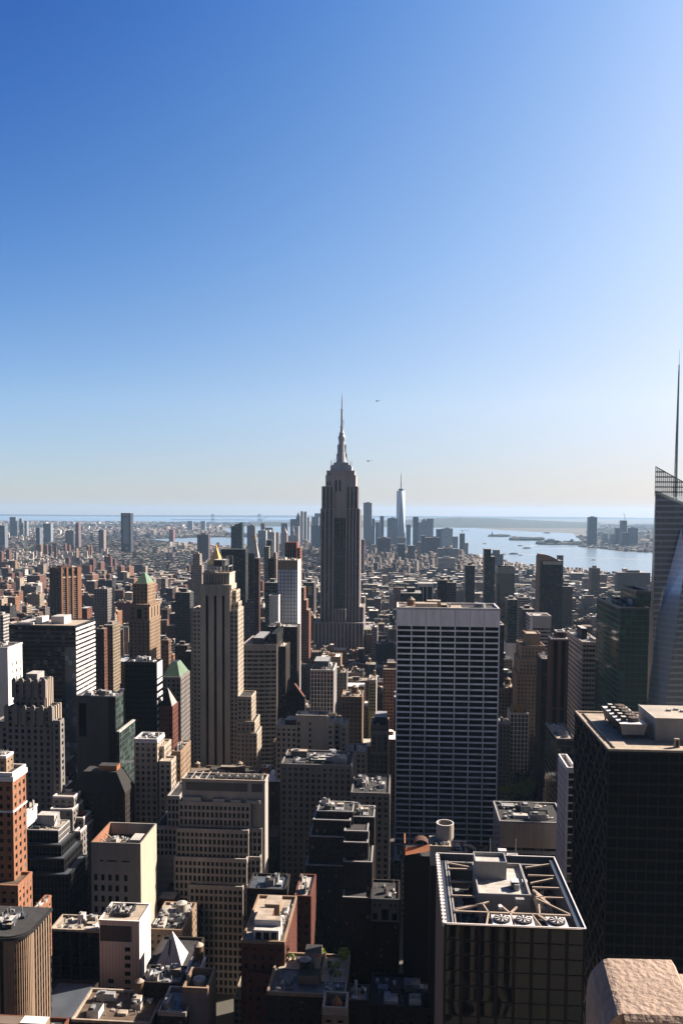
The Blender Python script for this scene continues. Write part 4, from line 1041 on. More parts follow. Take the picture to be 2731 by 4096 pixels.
# ---- the tower with roof fans
def fanroof():
    D = 210
    b = Bld('reflective_office_tower', 'reflective glass office tower with an open white-framed roof of beams and three large fans', 1778, 2338, 3692, D, dep=44, sty='wavy', vis=4096, phrase='the reflective fan-roofed tower', cat='office tower')
    z = b.z; W = b.w; Dp = b.d; zr = z-8
    st = MATS['steel']; wh = MATS['white_stone']; dk = MATS['roof_dark']; mat('rust_steel', (.50, .40, .33), .7); mat('navy_panel', (.05, .065, .10), .5)
    W_, Gl, bay, flo, pf, bf, pr = ST['wavy']
    b.wall.box(.7, W-.3, .7, Dp-.3, 0, zr, MATS['black_metal'], top=MATS['roof_dark'])
    b.tier((0, W, 0, .6, z-.3), sty='wavy', parapet=0, faces='f', coremat=MATS['black_metal'])
    ST['fside'] = ('tan_brick', 'dark_glass', 3.3, 3.8, .55, .5, .3); b.tier((0, .6, .7, Dp, z-.3), sty='fside', parapet=0, faces='l')
    b.wall.box(W-.3, W, .7, Dp, 0, zr, MATS['black_metal']); b.wall.box(-.2, W+.2, Dp-.2, Dp+.2, zr, z, MATS['navy_panel'])
    b.wall.box(-.2, .2, .2, Dp-.2, zr, z, MATS['tan_brick']); b.wall.box(W-.2, W+.2, .2, Dp-.2, zr, z, MATS['navy_panel'])
    q = MB(); q.box(-.35, W+.35, -.35, 0, z, z+.2, wh); q.box(-.35, W+.35, Dp, Dp+.35, z, z+.2, wh); q.box(-.35, 0, 0, Dp, z, z+.2, wh); q.box(W, W+.35, 0, Dp, z, z+.2, wh); q.build('coping', b.root)
    for i in range(22): q = MB(); y_ = Dp*i/22; q.box(-.6, .5, y_, y_+1.0, z-.9, z+.25, wh); q.build('edge_bracket', b.root)
    for x0 in (W*.06, W*.08, W*.965):
        q = MB(); q.box(x0, x0+.35, 2, Dp-2.2, z-1.6, z-1.2, MATS['pale_panel'], bottom=True); q.build('window_washing_rail', b.root)
    q = MB(); q.box(W*.06, W*.965, Dp-3, Dp-2.6, z-1.6, z-1.2, MATS['pale_panel'], bottom=True); q.build('window_washing_rail', b.root)
    q = MB(); q.box(W*.955, W*.995, 1, Dp-1, zr, z-.4, MATS['navy_panel']); q.build('gutter_wall', b.root); q = MB(); q.box(W*.02, W*.055, 1, Dp-1, zr, z-1.6, MATS['navy_panel']); q.build('gutter_wall', b.root)
    # penthouses
    zp = z-.6
    c0, c1, c2, c3 = [b.loc(atz(*q_, zp)) for q_ in ((1915, 3588), (2118, 3590), (2080, 3470), (1900, 3500))]
    x0, x1, y0, y1 = c0[0], c1[0], c0[1], c2[1]
    q = MB(); q.box(x0, x1, y0, y1, zr, zp, MATS['pale_panel'], top=MATS['roof_white'])
    for a in ((x0-.2, x1+.2, y0-.2, y0+.15), (x0-.2, x1+.2, y1-.15, y1+.2), (x0-.2, x0+.15, y0, y1), (x1-.35, x1+.2, y0, y1)): q.box(*a, zp-.2, zp+1.2, MATS['pale_panel'])
    q.build('penthouse', b.root)
    d0, d1, d2 = [b.loc(atz(*q_, zp+4.2)) for q_ in ((1900, 3459), (2024, 3460), (2013, 3425))]
    x2, x3, y2, y3 = d0[0], d1[0], d0[1], d2[1]
    q = MB(); q.box(x2, x3, y2, y3, zr, zp+4.2, MATS['pale_panel'], top=MATS['roof_white'])
    for a in ((x2-.1, x3+.1, y2-.1, y2+.2), (x2-.1, x3+.1, y3-.2, y3+.1), (x2-.1, x2+.2, y2, y3), (x3-.2, x3+.1, y2, y3)): q.box(*a, zp+4, zp+5.3, MATS['pale_panel'])
    q.build('penthouse', b.root)
    q = MB(); q.box(W*.56, W*.62, Dp*.50, Dp*.56, zp, zp+2.2, MATS['dark_metal'], top=wh); q.cyl(W*.6, Dp*.5, zp, zp+1.8, .9, .9, MATS['steel']); q.build('cooling_unit', b.root)
    q = MB(); q.box(W*.56, W*.625, Dp*.30, Dp*.33, zp, zp+1.4, MATS['pale_panel']); q.build('vent_unit', b.root)
    q = MB(); q.box(W*.42, W*.445, Dp*.22, Dp*.25, zp, zp+.8, wh); q.build('vent_unit', b.root)
    q = MB(); q.box(W*.66, W*.70, Dp*.58, Dp*.62, zp, zp+.9, wh); q.build('vent_unit', b.root)
    # radiating beams
    zb = z-.9; rs = MATS['rust_steel']
    def beam(x0, y0, x1, y1, zz0=zb, zz1=zb, w_=.42):
        q = MB(); q.bar((W*x0, Dp*y0, zz0), (W*x1, Dp*y1, zz1), w_, .5, rs); q.build('roof_beam', b.root)
    beam(.09, .19, .95, .19, w_=.5)
    for y_ in (.40, .60, .80): beam(.08, y_, .37, y_)
    beam(.09, .89, .38, .80); beam(.09, .20, .36, .33); beam(.09, .22, .34, .31, w_=.3)
    for y_ in (.42, .56, .74): beam(.735, y_, .95, y_)
    beam(.735, .86, .95, .93); beam(.735, .40, .95, .20); beam(.735, .62, .93, .70)
    beam(.50, .19, .44, .30); beam(.50, .19, .58, .30); beam(.34, .19, .31, .30); beam(.34, .19, .30, 0.01)
    beam(.50, .19, .53, .01); beam(.70, .19, .82, .01); beam(.72, .19, .74, .32); beam(.66, .19, .70, .04, w_=.3); beam(.72, .17, .83, .06, w_=.3)
    beam(.735, .52, .80, .40, w_=.6); beam(.75, .46, .82, .33, w_=.6)
    q = MB(); q.box(W*.30, W*.93, Dp*.01, Dp*.18, zr, z-1.6, dk); q.build('fan_deck', b.root)
    for x_ in (.425, .585, .825):   # fans
        q = MB(); cx, cy, zf = W*x_, Dp*.095, z-.55; a = 2.75
        q.box(cx-a*.93, cx+a*.93, cy-a, cy+a, zr, zf-.1, wh); fo = q.build('fan_housing', b.root)
        q = MB(); q.cyl(0, 0, 0, .5, 2.15, 2.15, MATS['dark_metal'], 28, capm=MATS['black_metal']); 
        for k in range(28):
            a0, a1 = k*2*math.pi/28, (k+1)*2*math.pi/28
            q.face([(2.15*math.cos(a0), 2.15*math.sin(a0), .52), (2.15*math.cos(a1), 2.15*math.sin(a1), .52), (1.9*math.cos(a1), 1.9*math.sin(a1), .54), (1.9*math.cos(a0), 1.9*math.sin(a0), .54)], MATS['grey_panel'])
        o = q.build('fan', b.root, loc=(cx, cy, zf-.1))
        for k in range(8):
            q = MB(); an = k*math.pi/4
            q.face([(math.cos(an-.05)*.3, math.sin(an-.05)*.3, .62), (math.cos(an-.16)*1.8, math.sin(an-.16)*1.8, .58), (math.cos(an+.16)*1.8, math.sin(an+.16)*1.8, .70), (math.cos(an+.05)*.3, math.sin(an+.05)*.3, .62)], wh)
            q.build('fan_blade', o)
        q = MB(); q.cyl(0, 0, .5, .8, .35, .3, st, 12); q.build('fan_hub', o)
    # equipment on the lower roof
    b.clutter((W*.10, W*.34, Dp*.3, Dp*.85, zr), 4, hmax=1.5, mats=('navy_panel', 'steel')); b.clutter((W*.76, W*.94, Dp*.3, Dp*.9, zr), 5, hmax=1.8, mats=('navy_panel', 'roof_tan', 'steel'))
    q = MB(); q.box(W*.42, W*.70, Dp+.5, Dp+2.0, z-6, z+.2, MATS['pale_panel'], bottom=True); q.box(W*.53, W*.60, Dp+.4, Dp+2.4, z+.2, z+1.4, wh); q.build('window_washing_rig', b.root)
    for x_ in (.46, .68): q = MB(); q.cyl(W*x_, Dp+1.2, z, z+5, .12, .1, st, 6); q.build('rig_mast', b.root)
    b.done(100)
fanroof()

# ---- round open-topped stack and its plant roof behind the fan tower
def stack():
    D = 300
    b = Bld('plant_roof_building', 'building with cream rooftop plant rooms just behind the reflective fan-roofed tower', 1722, 1800, 3388, D, dep=9, sty='blank', vis=3430, phrase='the cream plant rooms')
    b.wall.box(0, b.w, 0, b.d, 0, b.z-7, MATS['dark_brick']); b.wall.box(0, b.w, 0, b.d, b.z-7, b.z, MATS['concrete'], top=MATS['roof_dark']); b.roof_at(0, b.w, 0, b.d, b.z, 'roof_dark', .6, 'roof_tan')
    t = b.rect(1798, 1866, 3412, D=D-2, dep=10); b.wall.box(*t[:4], 0, t[4], MATS['limestone'], top=MATS['roof_dark']); b.roof_at(*t, 'roof_dark', .6, 'roof_tan'); b.clutter(t, 3, hmax=2); b.clutter((0, b.w, 0, b.d, b.z), 5, hmax=1.2)
    q = MB(); pts = [(t[1]-1, t[2]+4, t[4]+1), (t[1]+1.5, t[2]+3.5, t[4]+1.6), (t[1]+3.2, t[2]+2.5, t[4]+.6), (t[1]+3.5, t[2]+2, t[4]-4)]
    for a, c in zip(pts[:-1], pts[1:]): q.bar(a, c, .8, .8, MATS['roof_tan'])
    q.build('exhaust_duct', b.root)
    b.done()
    P = at(1779, 3290, 307); base = at(1779, 3390, 307).z
    r = 35.5/F*307
    t = empty('round_stack', (P.x, P.y, 0), label='round concrete cylinder with open top and a cone tank inside', cat='cooling tower')
    q = MB(); n = 32; z1 = P.z
    q.cyl(0, 0, 0, z1, r, r, MATS['concrete'], n, cap=False)
    for k in range(n):
        a0, a1 = k*2*math.pi/n, (k+1)*2*math.pi/n; ri = r-.4
        c0, s0, c1, s1 = math.cos(a0), math.sin(a0), math.cos(a1), math.sin(a1)
        q.face([(ri*c1, ri*s1, z1-7), (ri*c0, ri*s0, z1-7), (ri*c0, ri*s0, z1), (ri*c1, ri*s1, z1)], MATS['concrete'])
        q.face([(ri*c0, ri*s0, z1), (r*c0, r*s0, z1), (r*c1, r*s1, z1), (ri*c1, ri*s1, z1)], MATS['white_stone'])
    q.face([((r-.4)*math.cos(k*2*math.pi/n), (r-.4)*math.sin(k*2*math.pi/n), z1-5) for k in range(n)], MATS['roof_dark']); q.build('cylinder_wall', t)
    q = MB(); q.cyl(0, 0, z1-5, z1-3.2, 1.9, 1.9, MATS['wood'], 16); q.cyl(0, 0, z1-3.2, z1-1.2, 2.0, .1, MATS['terracotta'], 16); q.build('water_tank', t)
    # terracotta vaulted roof left of it
    b = Bld('vault_roofed_building', 'low terracotta vaulted roof catching sun left of the round concrete cylinder', 1616, 1722, 3402, 318, dep=10, sty='dkbrick', vis=3480, phrase='the terracotta vault')
    b.wall.box(0, b.w, 0, b.d, 0, b.z-2, MATS['dark_brick'], top=MATS['roof_dark'])
    q = MB(); q.box(0, .5, 0, b.d, b.z-3, b.z+3, MATS['terracotta']); q.face([(0, 0, b.z-2), (b.w, 0, b.z+.2), (b.w, b.d*.5, b.z+1), (0, b.d*.5, b.z-1)], MATS['terracotta']); q.build('sloping_roof', b.root)
    q = MB(); n = 8
    for k in range(n):
        a0, a1 = math.pi*k/n, math.pi*(k+1)/n
        q.face([(b.w*.65+3*math.cos(a0), b.d*.5, b.z+2.4*math.sin(a0)), (b.w*.65+3*math.cos(a0), b.d, b.z+2.4*math.sin(a0)), (b.w*.65+3*math.cos(a1), b.d, b.z+2.4*math.sin(a1)), (b.w*.65+3*math.cos(a1), b.d*.5, b.z+2.4*math.sin(a1))], MATS['brown_brick'])
    q.build('vault', b.root); b.done()
stack()

# ---- dark crosshatched tower on the right (1166)
def darkright():
    D = 290
    b = Bld('black_lattice_tower', 'huge black office tower with diagonal lattice side and a tan roof with rooftop plant', 2434, 2960, 3002, D, dep=56, sty='black', vis=4000, phrase='the black lattice tower', cat='office tower')
    z = b.z; W = b.w; Dp = b.d
    ST['blk'] = ('black_metal', 'black_glass', 3.4, 3.9, .12, .25, .3)
    b.tier((0, W, 0, Dp, z), sty='blk', roof='roof_tan', cap='roof_tan', parapet=.7)
    q = MB()   # diagonal lattice on the left side
    k = MATS['dark_metal']; n = 6; H = z; step = Dp/n; hh = 11
    for j in range(int(H/hh)+1):
        for i in range(n):
            z0, z1 = H-(j+1)*hh, H-j*hh
            if z0 < 30: continue
            q.bar((-.5, i*step, z1), (-.5, (i+1)*step, z0), .5, .5, k); q.bar((-.5, (i+1)*step, z1), (-.5, i*step, z0), .5, .5, k)
    q.build('side_lattice', b.root)
    q = MB(); q.box(2.2, 2.6, 2, Dp-2, z, z+.5, MATS['dark_metal']); q.build('roof_rail', b.root)
    zz = z+.5
    # cooling tower: narrow at the base, wider at the top
    A = [atz(2492, 2960, zz), atz(2590, 2960, zz)]
    a0 = b.loc(A[0]); 
    cx0, cx1 = a0[0], b.loc(A[1])[0]; cy0, cy1 = a0[1]+4, a0[1]+32
    hz = 5.6
    q = MB(); P = [(cx0+.6, cy0, z+1.4), (cx1-.6, cy0, z+1.4), (cx1-.6, cy1, z+1.4), (cx0+.6, cy1, z+1.4)]; T = [(cx0-.4, cy0-.4, z+hz), (cx1+.4, cy0-.4, z+hz), (cx1+.4, cy1, z+hz), (cx0-.4, cy1, z+hz)]
    for i in range(4):
        j = (i+1) % 4; q.face((P[i], P[j], T[j], T[i]), MATS['pale_panel'] if i != 3 else MATS['black_metal'])
    q.face(T, MATS['white_stone']); q.build('cooling_tower', b.root)
    q = MB()
    for i in range(5):
        for x_ in (cx0+1, cx1-1): q.box(x_-.25, x_+.25, cy0+.5+i*(cy1-cy0-1)/4-.25, cy0+.5+i*(cy1-cy0-1)/4+.25, z, z+2.3, MATS['dark_metal'])
    q.build('support_frame', b.root)
    wd = cx1-cx0
    for i in range(5):
        cy = cy0+4.5+i*5
        q = MB(); q.cyl(cx0+wd*.64, cy, z+hz, z+hz+1.4, wd*.25, wd*.23, MATS['grey_panel'], 20, capm=MATS['black_metal'])
        for a in range(6):
            an = a*math.pi/3; r_ = wd*.2
            q.face([(cx0+wd*.64, cy, z+hz+1.42), (cx0+wd*.64+r_*math.cos(an), cy+r_*math.sin(an), z+hz+1.45), (cx0+wd*.64+r_*math.cos(an+.35), cy+r_*math.sin(an+.35), z+hz+1.5)], MATS['tan_brick'])
        q.build('roof_fan', b.root)
        q = MB(); q.box(cx0+wd*.12, cx0+wd*.30, cy-1.6, cy+.6, z+hz, z+hz+1.8, MATS['black_metal'], top=MATS['roof_white']); q.build('fan_motor', b.root)
    # grey penthouse
    c = b.loc(atz(2618, 2958, zz)); 
    q = MB(); q.box(c[0], W-3, c[1], c[1]+22, z, z+8.3, MATS['pale_panel'], top=MATS['concrete']); q.box(c[0]-.2, W-3, c[1]-.2, c[1], z+8.2, z+8.6, MATS['roof_tan']); q.box(c[0]-.2, c[0], c[1], c[1]+22, z+8.2, z+8.6, MATS['white_stone']); q.build('penthouse', b.root)
    for x_, y_ in ((.25, .55), (.35, .62), (.4, .5), (.5, .7)):
        q = MB(); q.box(c[0]+8*x_*4, c[0]+8*x_*4+1.4, c[1]+22*y_, c[1]+22*y_+1.6, z+8.3, z+9.0, MATS['roof_white']); q.build('vent_unit', b.root)
    p = b.loc(atz(2704, 2984, zz)); q = MB(); q.box(p[0]-.9, p[0]+.9, p[1]-.6, p[1]+.6, z, z+3.2, MATS['roof_tan']); q.box(p[0]-.5, p[0]+.5, p[1]-.65, p[1]-.6, z+.3, z+2.6, MATS['black_metal']); q.build('roof_hatch', b.root)
    b.done()
darkright()

def slender():
    D = 395
    simple('slender_white_building', 'slender white building with square window grid beside the black lattice tower', 2268, 2300, 3085, D, dep=22, sty='piers', vis=3700, phrase='the slender white building', clut=0, roof='roof_tan', cap='white_stone', parapet=2.0)
    b = simple('low_banded_building', 'shaded building with rooftop fans and plain grey wall above dark windows', 1998, 2262, 3290, 430, dep=30, sty='ribbon', vis=3420, phrase='the plain grey-walled block', clut=9, roof='roof_dark', tank=False)
    q = MB(); q.box(0, b.w, -.6, .0, b.z-13, b.z, MATS['limestone']); q.build('blank_front', b.root)
slender()

# ---- right side towers
def green():
    D = 560
    b = Bld('green_glass_tower', 'dark green glass tower with flat front, lower of two joined blocks, below the crystalline tower', 2478, 2594, 2436, D, dep=66, sty='green', vis=2850, phrase='the green glass tower', cat='office tower')
    b.tier((0, b.w, 0, b.d, b.z), roof='roof_dark', cap='grey_panel', parapet=1.2)
    t = b.rect(2544, 2600, 2375, D=D+10, dep=40); b.tier(t, z0=b.z-1, roof='roof_dark', cap='grey_panel', parapet=2)
    q = MB(); q.box(t[0]-.6, t[0]-.35, t[2]+8, t[2]+20, t[4]-9, t[4]-5, MATS['pale_panel']); q.build('wall_sign', b.root)
    b.clutter((0, b.w*.5, b.d*.2, b.d*.9, b.z), 5, hmax=3)
    b.done()
green()
def crystal():
    D = 600
    root = empty('crystalline_glass_tower', (0, 0, 0), label='faceted crystal-shaped glass skyscraper with slanted top and thin spire at the right edge', cat='skyscraper')
    VIS.append((2580, 2800, 1865, 2850, D, 'the crystalline tower'))
    m, nt, bs = nodes('crystal_glass'); L = nt.links.new
    uv = nt.nodes.new("ShaderNodeUVMap"); uv.uv_map = "UVMap"; sx = nt.nodes.new("ShaderNodeSeparateXYZ"); L(uv.outputs[0], sx.inputs[0])
    fv = math_n(nt, 'LESS_THAN', math_n(nt, 'FRACT', sx.outputs[1]), .34)
    fu = math_n(nt, 'LESS_THAN', math_n(nt, 'FRACT', sx.outputs[0]), .14)
    mk = math_n(nt, 'MAXIMUM', fv, math_n(nt, 'MULTIPLY', fu, .6))
    fl = nt.nodes.new("ShaderNodeVectorMath"); fl.operation = 'FLOOR'; L(uv.outputs[0], fl.inputs[0]); wn = nt.nodes.new("ShaderNodeTexWhiteNoise"); wn.noise_dimensions = '2D'; L(fl.outputs[0], wn.inputs[0])
    sc_ = math_n(nt, 'MULTIPLY_ADD', math_n(nt, 'POWER', wn.outputs[0], 5.), .06, .0)
    g = nt.nodes.new("ShaderNodeCombineXYZ"); 
    for i in range(3): L(math_n(nt, 'ADD', sc_, (.03, .04, .055)[i]), g.inputs[i])
    mx = nt.nodes.new("ShaderNodeMix"); mx.data_type = 'RGBA'; L(mk, mx.inputs[0]); L(g.outputs[0], mx.inputs[6]); mx.inputs[7].default_value = (.22, .24, .30, 1)
    L(mx.outputs[2], bs.inputs['Base Color']); bs.inputs['Roughness'].default_value = .12; bs.inputs['Specular IOR Level'].default_value = 1.3
    m2 = m.copy(); m2.name = 'crystal_frit'  # pale copy of the glass, reflected sky put into the facet's colour
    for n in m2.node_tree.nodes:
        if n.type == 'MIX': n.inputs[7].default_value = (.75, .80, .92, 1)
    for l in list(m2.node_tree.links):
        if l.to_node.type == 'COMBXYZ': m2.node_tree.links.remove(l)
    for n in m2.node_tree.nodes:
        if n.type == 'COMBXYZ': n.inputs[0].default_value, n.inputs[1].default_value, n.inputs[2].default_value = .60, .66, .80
    m3 = mat('brown_reflect', (.20, .15, .14), .3, spec=.8)  # brown stands in for the city mirrored in the narrow facet
    def A(px, py, d): return at(px, py, d)
    def face(q, pts, mt):
        o = pts[0]; uvs = [((p.x-o.x+(p.y-o.y)*.3)/1.6, p.z/4.2) for p in pts]; q.face(pts, mt, uvs)
    q = MB()
    # main front plane (vertical-ish) at D, left edge tapering outwards downwards
    TL = A(2620, 1962, D+4); BL = A(2612, 2520, D-2); BL0 = A(2600, 3050, D-6); TR = A(2860, 2062, D+4); BR = A(2860, 3050, D-8)
    face(q, [BL0, BR, TR, TL], m)
    # left narrow facet
    LT = A(2618, 1975, D+60); LB = A(2572, 3050, D+62); LM = A(2592, 2500, D+61)
    face(q, [LB, BL0, TL, LT], m3)
    # back closing
    K = [A(2860, 2062, D+60), A(2860, 3050, D+60)]
    q.face([LB, LT, K[0], K[1]], m); q.face([LT, TL, TR, K[0]], MATS['roof_dark']); q.face([BR, K[1], K[0], TR], m)
    q.build('glass_shaft', root)
    # protruding crystal
    a = A(2722, 2112, D+2); bb = A(2628, 2470, D-3); c = A(2580, 2860, D-6); d = A(2640, 2960, D-22); e = A(2740, 2246, D-14); e2 = A(2716, 2400, D-16)
    TT = A(2690, 2082, D+3); T2 = A(2860, 2165, D-6); B2 = A(2860, 2960, D-22)
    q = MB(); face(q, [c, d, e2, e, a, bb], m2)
    face(q, [d, B2, T2, e, e2], m); q.face([a, e, T2, A(2860, 2150, D+3)], m); q.build('crystal_facet', root)
    # glass screen top: open lattice
    q = MB(); S = A(2620, 1866, D+3); S2 = A(2860, 2000, D+3)
    zt0 = TL.z
    nx, nz = 18, 9
    def top(x): f = (x-S.x)/(S2.x-S.x); return S.z+(S2.z-S.z)*f
    x1 = S2.x
    gs, gnt, gb = nodes('screen_glass'); gb.inputs['Base Color'].default_value = (.75, .88, .86, 1); gb.inputs['Roughness'].default_value = .15; gb.inputs['Alpha'].default_value = .45
    x0 = S.x
    q.face([(x0, D+3.5, zt0-2), (x1, D+3.5, TR.z-2), (x1, D+3.5, top(x1)), (x0, D+3.5, top(x0))], gs)
    for i in range(30):
        x = x0+(x1-x0)*i/30; q.box(x-.1, x+.1, D+2.8, D+3.2, zt0-4, top(x), MATS['dark_metal'])
    for j in range(6):
        z = zt0-1+j*3.6
        xe = x0+(x1-x0)*max(0, min(1, (S.z-z)/(S.z-S2.z)))
        if xe > x0+.5: q.box(x0, xe, D+2.7, D+3.1, z-.5, z+.35, MATS['dark_metal'])
    q.bar((x0, D+3, S.z), (x1, D+3, S2.z), .5, .5, MATS['dark_metal']); q.build('rooftop_screen', root)
    # spire
    q = MB(); sp = A(2725, 1990, D+28); _t = A(2719, 1400, D+28); z1 = _t.z; sp.x = _t.x-.6
    seg = 9; H = z1-sp.z; prevw = None
    mt = mat('spire_metal', (.40, .55, .55), .4)
    for k in range(3):
        an = k*2*math.pi/3+.4
        q.bar((sp.x+1.3*math.cos(an), sp.y+1.3*math.sin(an), sp.z-4), (sp.x+.25*math.cos(an), sp.y+.25*math.sin(an), sp.z+H*.86), .42, .42, mt)
    for j in range(26):
        f = j/30; r_ = 1.3-(1.05)*f/.86; z = sp.z+H*f
        for k in range(3):
            a0 = k*2*math.pi/3+.4; a1 = a0+2*math.pi/3; z2 = z+H/30*(1 if j % 2 else 0)
            q.bar((sp.x+r_*math.cos(a0), sp.y+r_*math.sin(a0), z), (sp.x+r_*math.cos(a1), sp.y+r_*math.sin(a1), z2 if j % 2 else z), .15, .15, mt)
    q.cyl(sp.x, sp.y, sp.z, sp.z+H*.9, .75, .45, mt, 8); q.cyl(sp.x, sp.y, sp.z+H*.8, z1, .25, .1, mt, 6); q.build('spire', root)
    P = A(2572, 2500, D); Q = A(2860, 2500, D)
    FOOT.append([Vector((P.x-8, D-25)), Vector((Q.x, D-25)), Vector((Q.x, D+65)), Vector((P.x-8, D+65))])
crystal()

def bandedright():
    D = 650
    b = Bld('beige_banded_tower', 'beige banded office tower with glassy side and roof machines, left of the green glass tower', 2330, 2404, 2572, D, x2=None, dep=62, sty='beigeband', vis=2900, phrase='the beige banded tower', cat='office tower')
    b.tier((0, b.w, 0, b.d, b.z), roof='roof_silver', cap='limestone'); b.clutter((0, b.w, 0, b.d, b.z), 7, hmax=5)
    q = MB(); q.box(b.w*.2, b.w*.5, b.d*.3, b.d*.6, b.z, b.z+9, MATS['black_metal'], top=MATS['roof_white']); q.build('bulkhead', b.root)
    b.done()
    b = Bld('brown_ribbed_slab', 'dark brown tower with reddish vertical ribs and white roof edge, left of the beige banded tower', 2206, 2268, 2558, 640, dep=14, sty='red', vis=3000, phrase='the brown ribbed slab', cat='tower')
    ST['brn'] = ('brown_brick', 'black_glass', 6.0, 60, .45, .02, .8)
    b.tier((0, b.w, 0, b.d, b.z), sty='brn', roof='roof_dark', cap='white_stone')
    t = b.rect(2226, 2258, 2530, D=646, dep=10); b.tier(t, z0=b.z, sty='brn', roof='roof_dark', cap='white_stone'); b.done()
    b = simple('white_banded_building', 'white box-topped building with striped windows beyond the brown ribbed slab', 2120, 2202, 2466, 900, dep=30, sty='ribbon', vis=2720, phrase='the white box-topped building', clut=2, roof='roof_white', cap='white_stone')
    q = MB(); q.box(-.5, b.w+.4, -.6, 0, b.z-12, b.z+.5, MATS['pale_panel']); q.box(-.5, .8*3, -.7, 0, 0, b.z, MATS['white_stone']); q.build('blank_front', b.root)
    D = 780
    b = Bld('beige_stepped_tower', 'old beige brick tower stepping up to a cream block, below the white box-topped building', 2104, 2160, 2538, D, dep=22, sty='tan', vis=2760, phrase='the old stepped beige tower')
    b.wall.box(0, b.w, 0, b.d, 0, b.z, MATS['tan_brick']); b.roof_at(0, b.w, 0, b.d, b.z, 'roof_tan', 1, 'tan_brick')
    for x0, x1, y, dd in ((2084, 2178, 2586, -5), (2076, 2186, 2640, -8), (2068, 2166, 2700, -12)):
        t = b.rect(x0, x1, y, D=D+dd, dep=34); b.tier(t, sty='tan', roof='roof_brown', cap='tan_brick')
    b.done()
    b = simple('low_white_roof_building', 'low building with white scalloped roof walls left of the old stepped beige tower', 2024, 2092, 2575, 1000, dep=26, sty='blank', vis=2620, phrase='the white scalloped roof', clut=4, roof='roof_silver')
    simple('dark_brown_block', 'dark brown block with white roof lump right of the old stepped beige tower', 2166, 2206, 2640, 720, dep=26, sty='dkbrick', vis=2900, phrase='the white-lumped brown block', clut=3)
    b = simple('yellow_panel_building', 'small white building with yellow and orange top panels above the shaded park', 2040, 2112, 2855, 760, dep=20, sty='piers', vis=2940, phrase='the yellow-panelled building', clut=2, roof='roof_dark')
    q = MB(); q.box(b.w*.02, b.w*.22, .5, 3, b.z, b.z+8, MATS['yellow_wall']); q.box(b.w*.35, b.w*.7, .5, 3, b.z, b.z+8.5, mat('ochre_panel', (.50, .28, .07), .8)); q.build('coloured_panels', b.root)
    simple('beige_roof_building', 'beige building with bright roof parts between the gridded slab and the shaded park', 1992, 2068, 2755, 800, dep=26, sty='tan', vis=2850, phrase='the bright-roofed beige building', clut=5, tank=True)
    simple('grey_low_building', 'grey low block with slit windows above the shaded park', 1996, 2040, 2900, 720, dep=20, sty='grey', vis=3000, phrase='the slit-windowed low block', clut=2)
    simple('shaded_corner_building', 'shaded low building with rectangular roof opening left of the black lattice tower', 2226, 2300, 2960, 520, dep=40, sty='dkribbon', vis=3060, phrase='the low opening-roofed block', clut=2, cap='grey_panel')
bandedright()

# Bryant-park trees: bright leaf colour paints sunlight onto some crowns in the shade
def tree(x, y, h, lab, grp, seed, mt='leaf'):
    rnd = random.Random(seed); t = empty('tree', (x, y, 0), label=lab, cat='tree', group=grp)
    q = MB(); q.cyl(0, 0, 0, h*.5, h*.03, h*.018, MATS['bark'], 8)
    cl = []
    for i in range(6):
        an = rnd.uniform(0, 6.28); c = (math.cos(an)*h*.2, math.sin(an)*h*.2, h*rnd.uniform(.55, .85)); cl.append(c); q.bar((0, 0, h*.4), c, h*.015, h*.015, MATS['bark'])
    q.build('trunk', t); q = MB()
    for c in cl+[(0, 0, h*.8)]: leafclump(q, c, h*rnd.uniform(.16, .26), 90, rnd, MATS[mt])
    q.build('crown', t)
rnd = random.Random(11)
for i in range(26):
    px = rnd.uniform(2000, 2215); py = rnd.uniform(3060, 3185); p = atz(px, py, 10)
    lit = (i % 6 == 0)
    tree(p.x, p.y, rnd.uniform(17, 23), 'leafy green tree in the shaded park below the slit-windowed low block', 'trees in the shaded park', i, 'leaf' if i % 2 else 'leaf_dark')
# ================================================================== MIDDLE DISTANCE (window pattern in the wall material)
BR = (.22, .10, .07); TN = (.32, .24, .17); GY = (.20, .19, .19); WH = (.55, .53, .52); DK = (.04, .04, .045); BG = (.10, .13, .17); DB = (.09, .05, .04)
def slab(nm, lab, *a, **k): return farb(nm, lab, *a, **k)
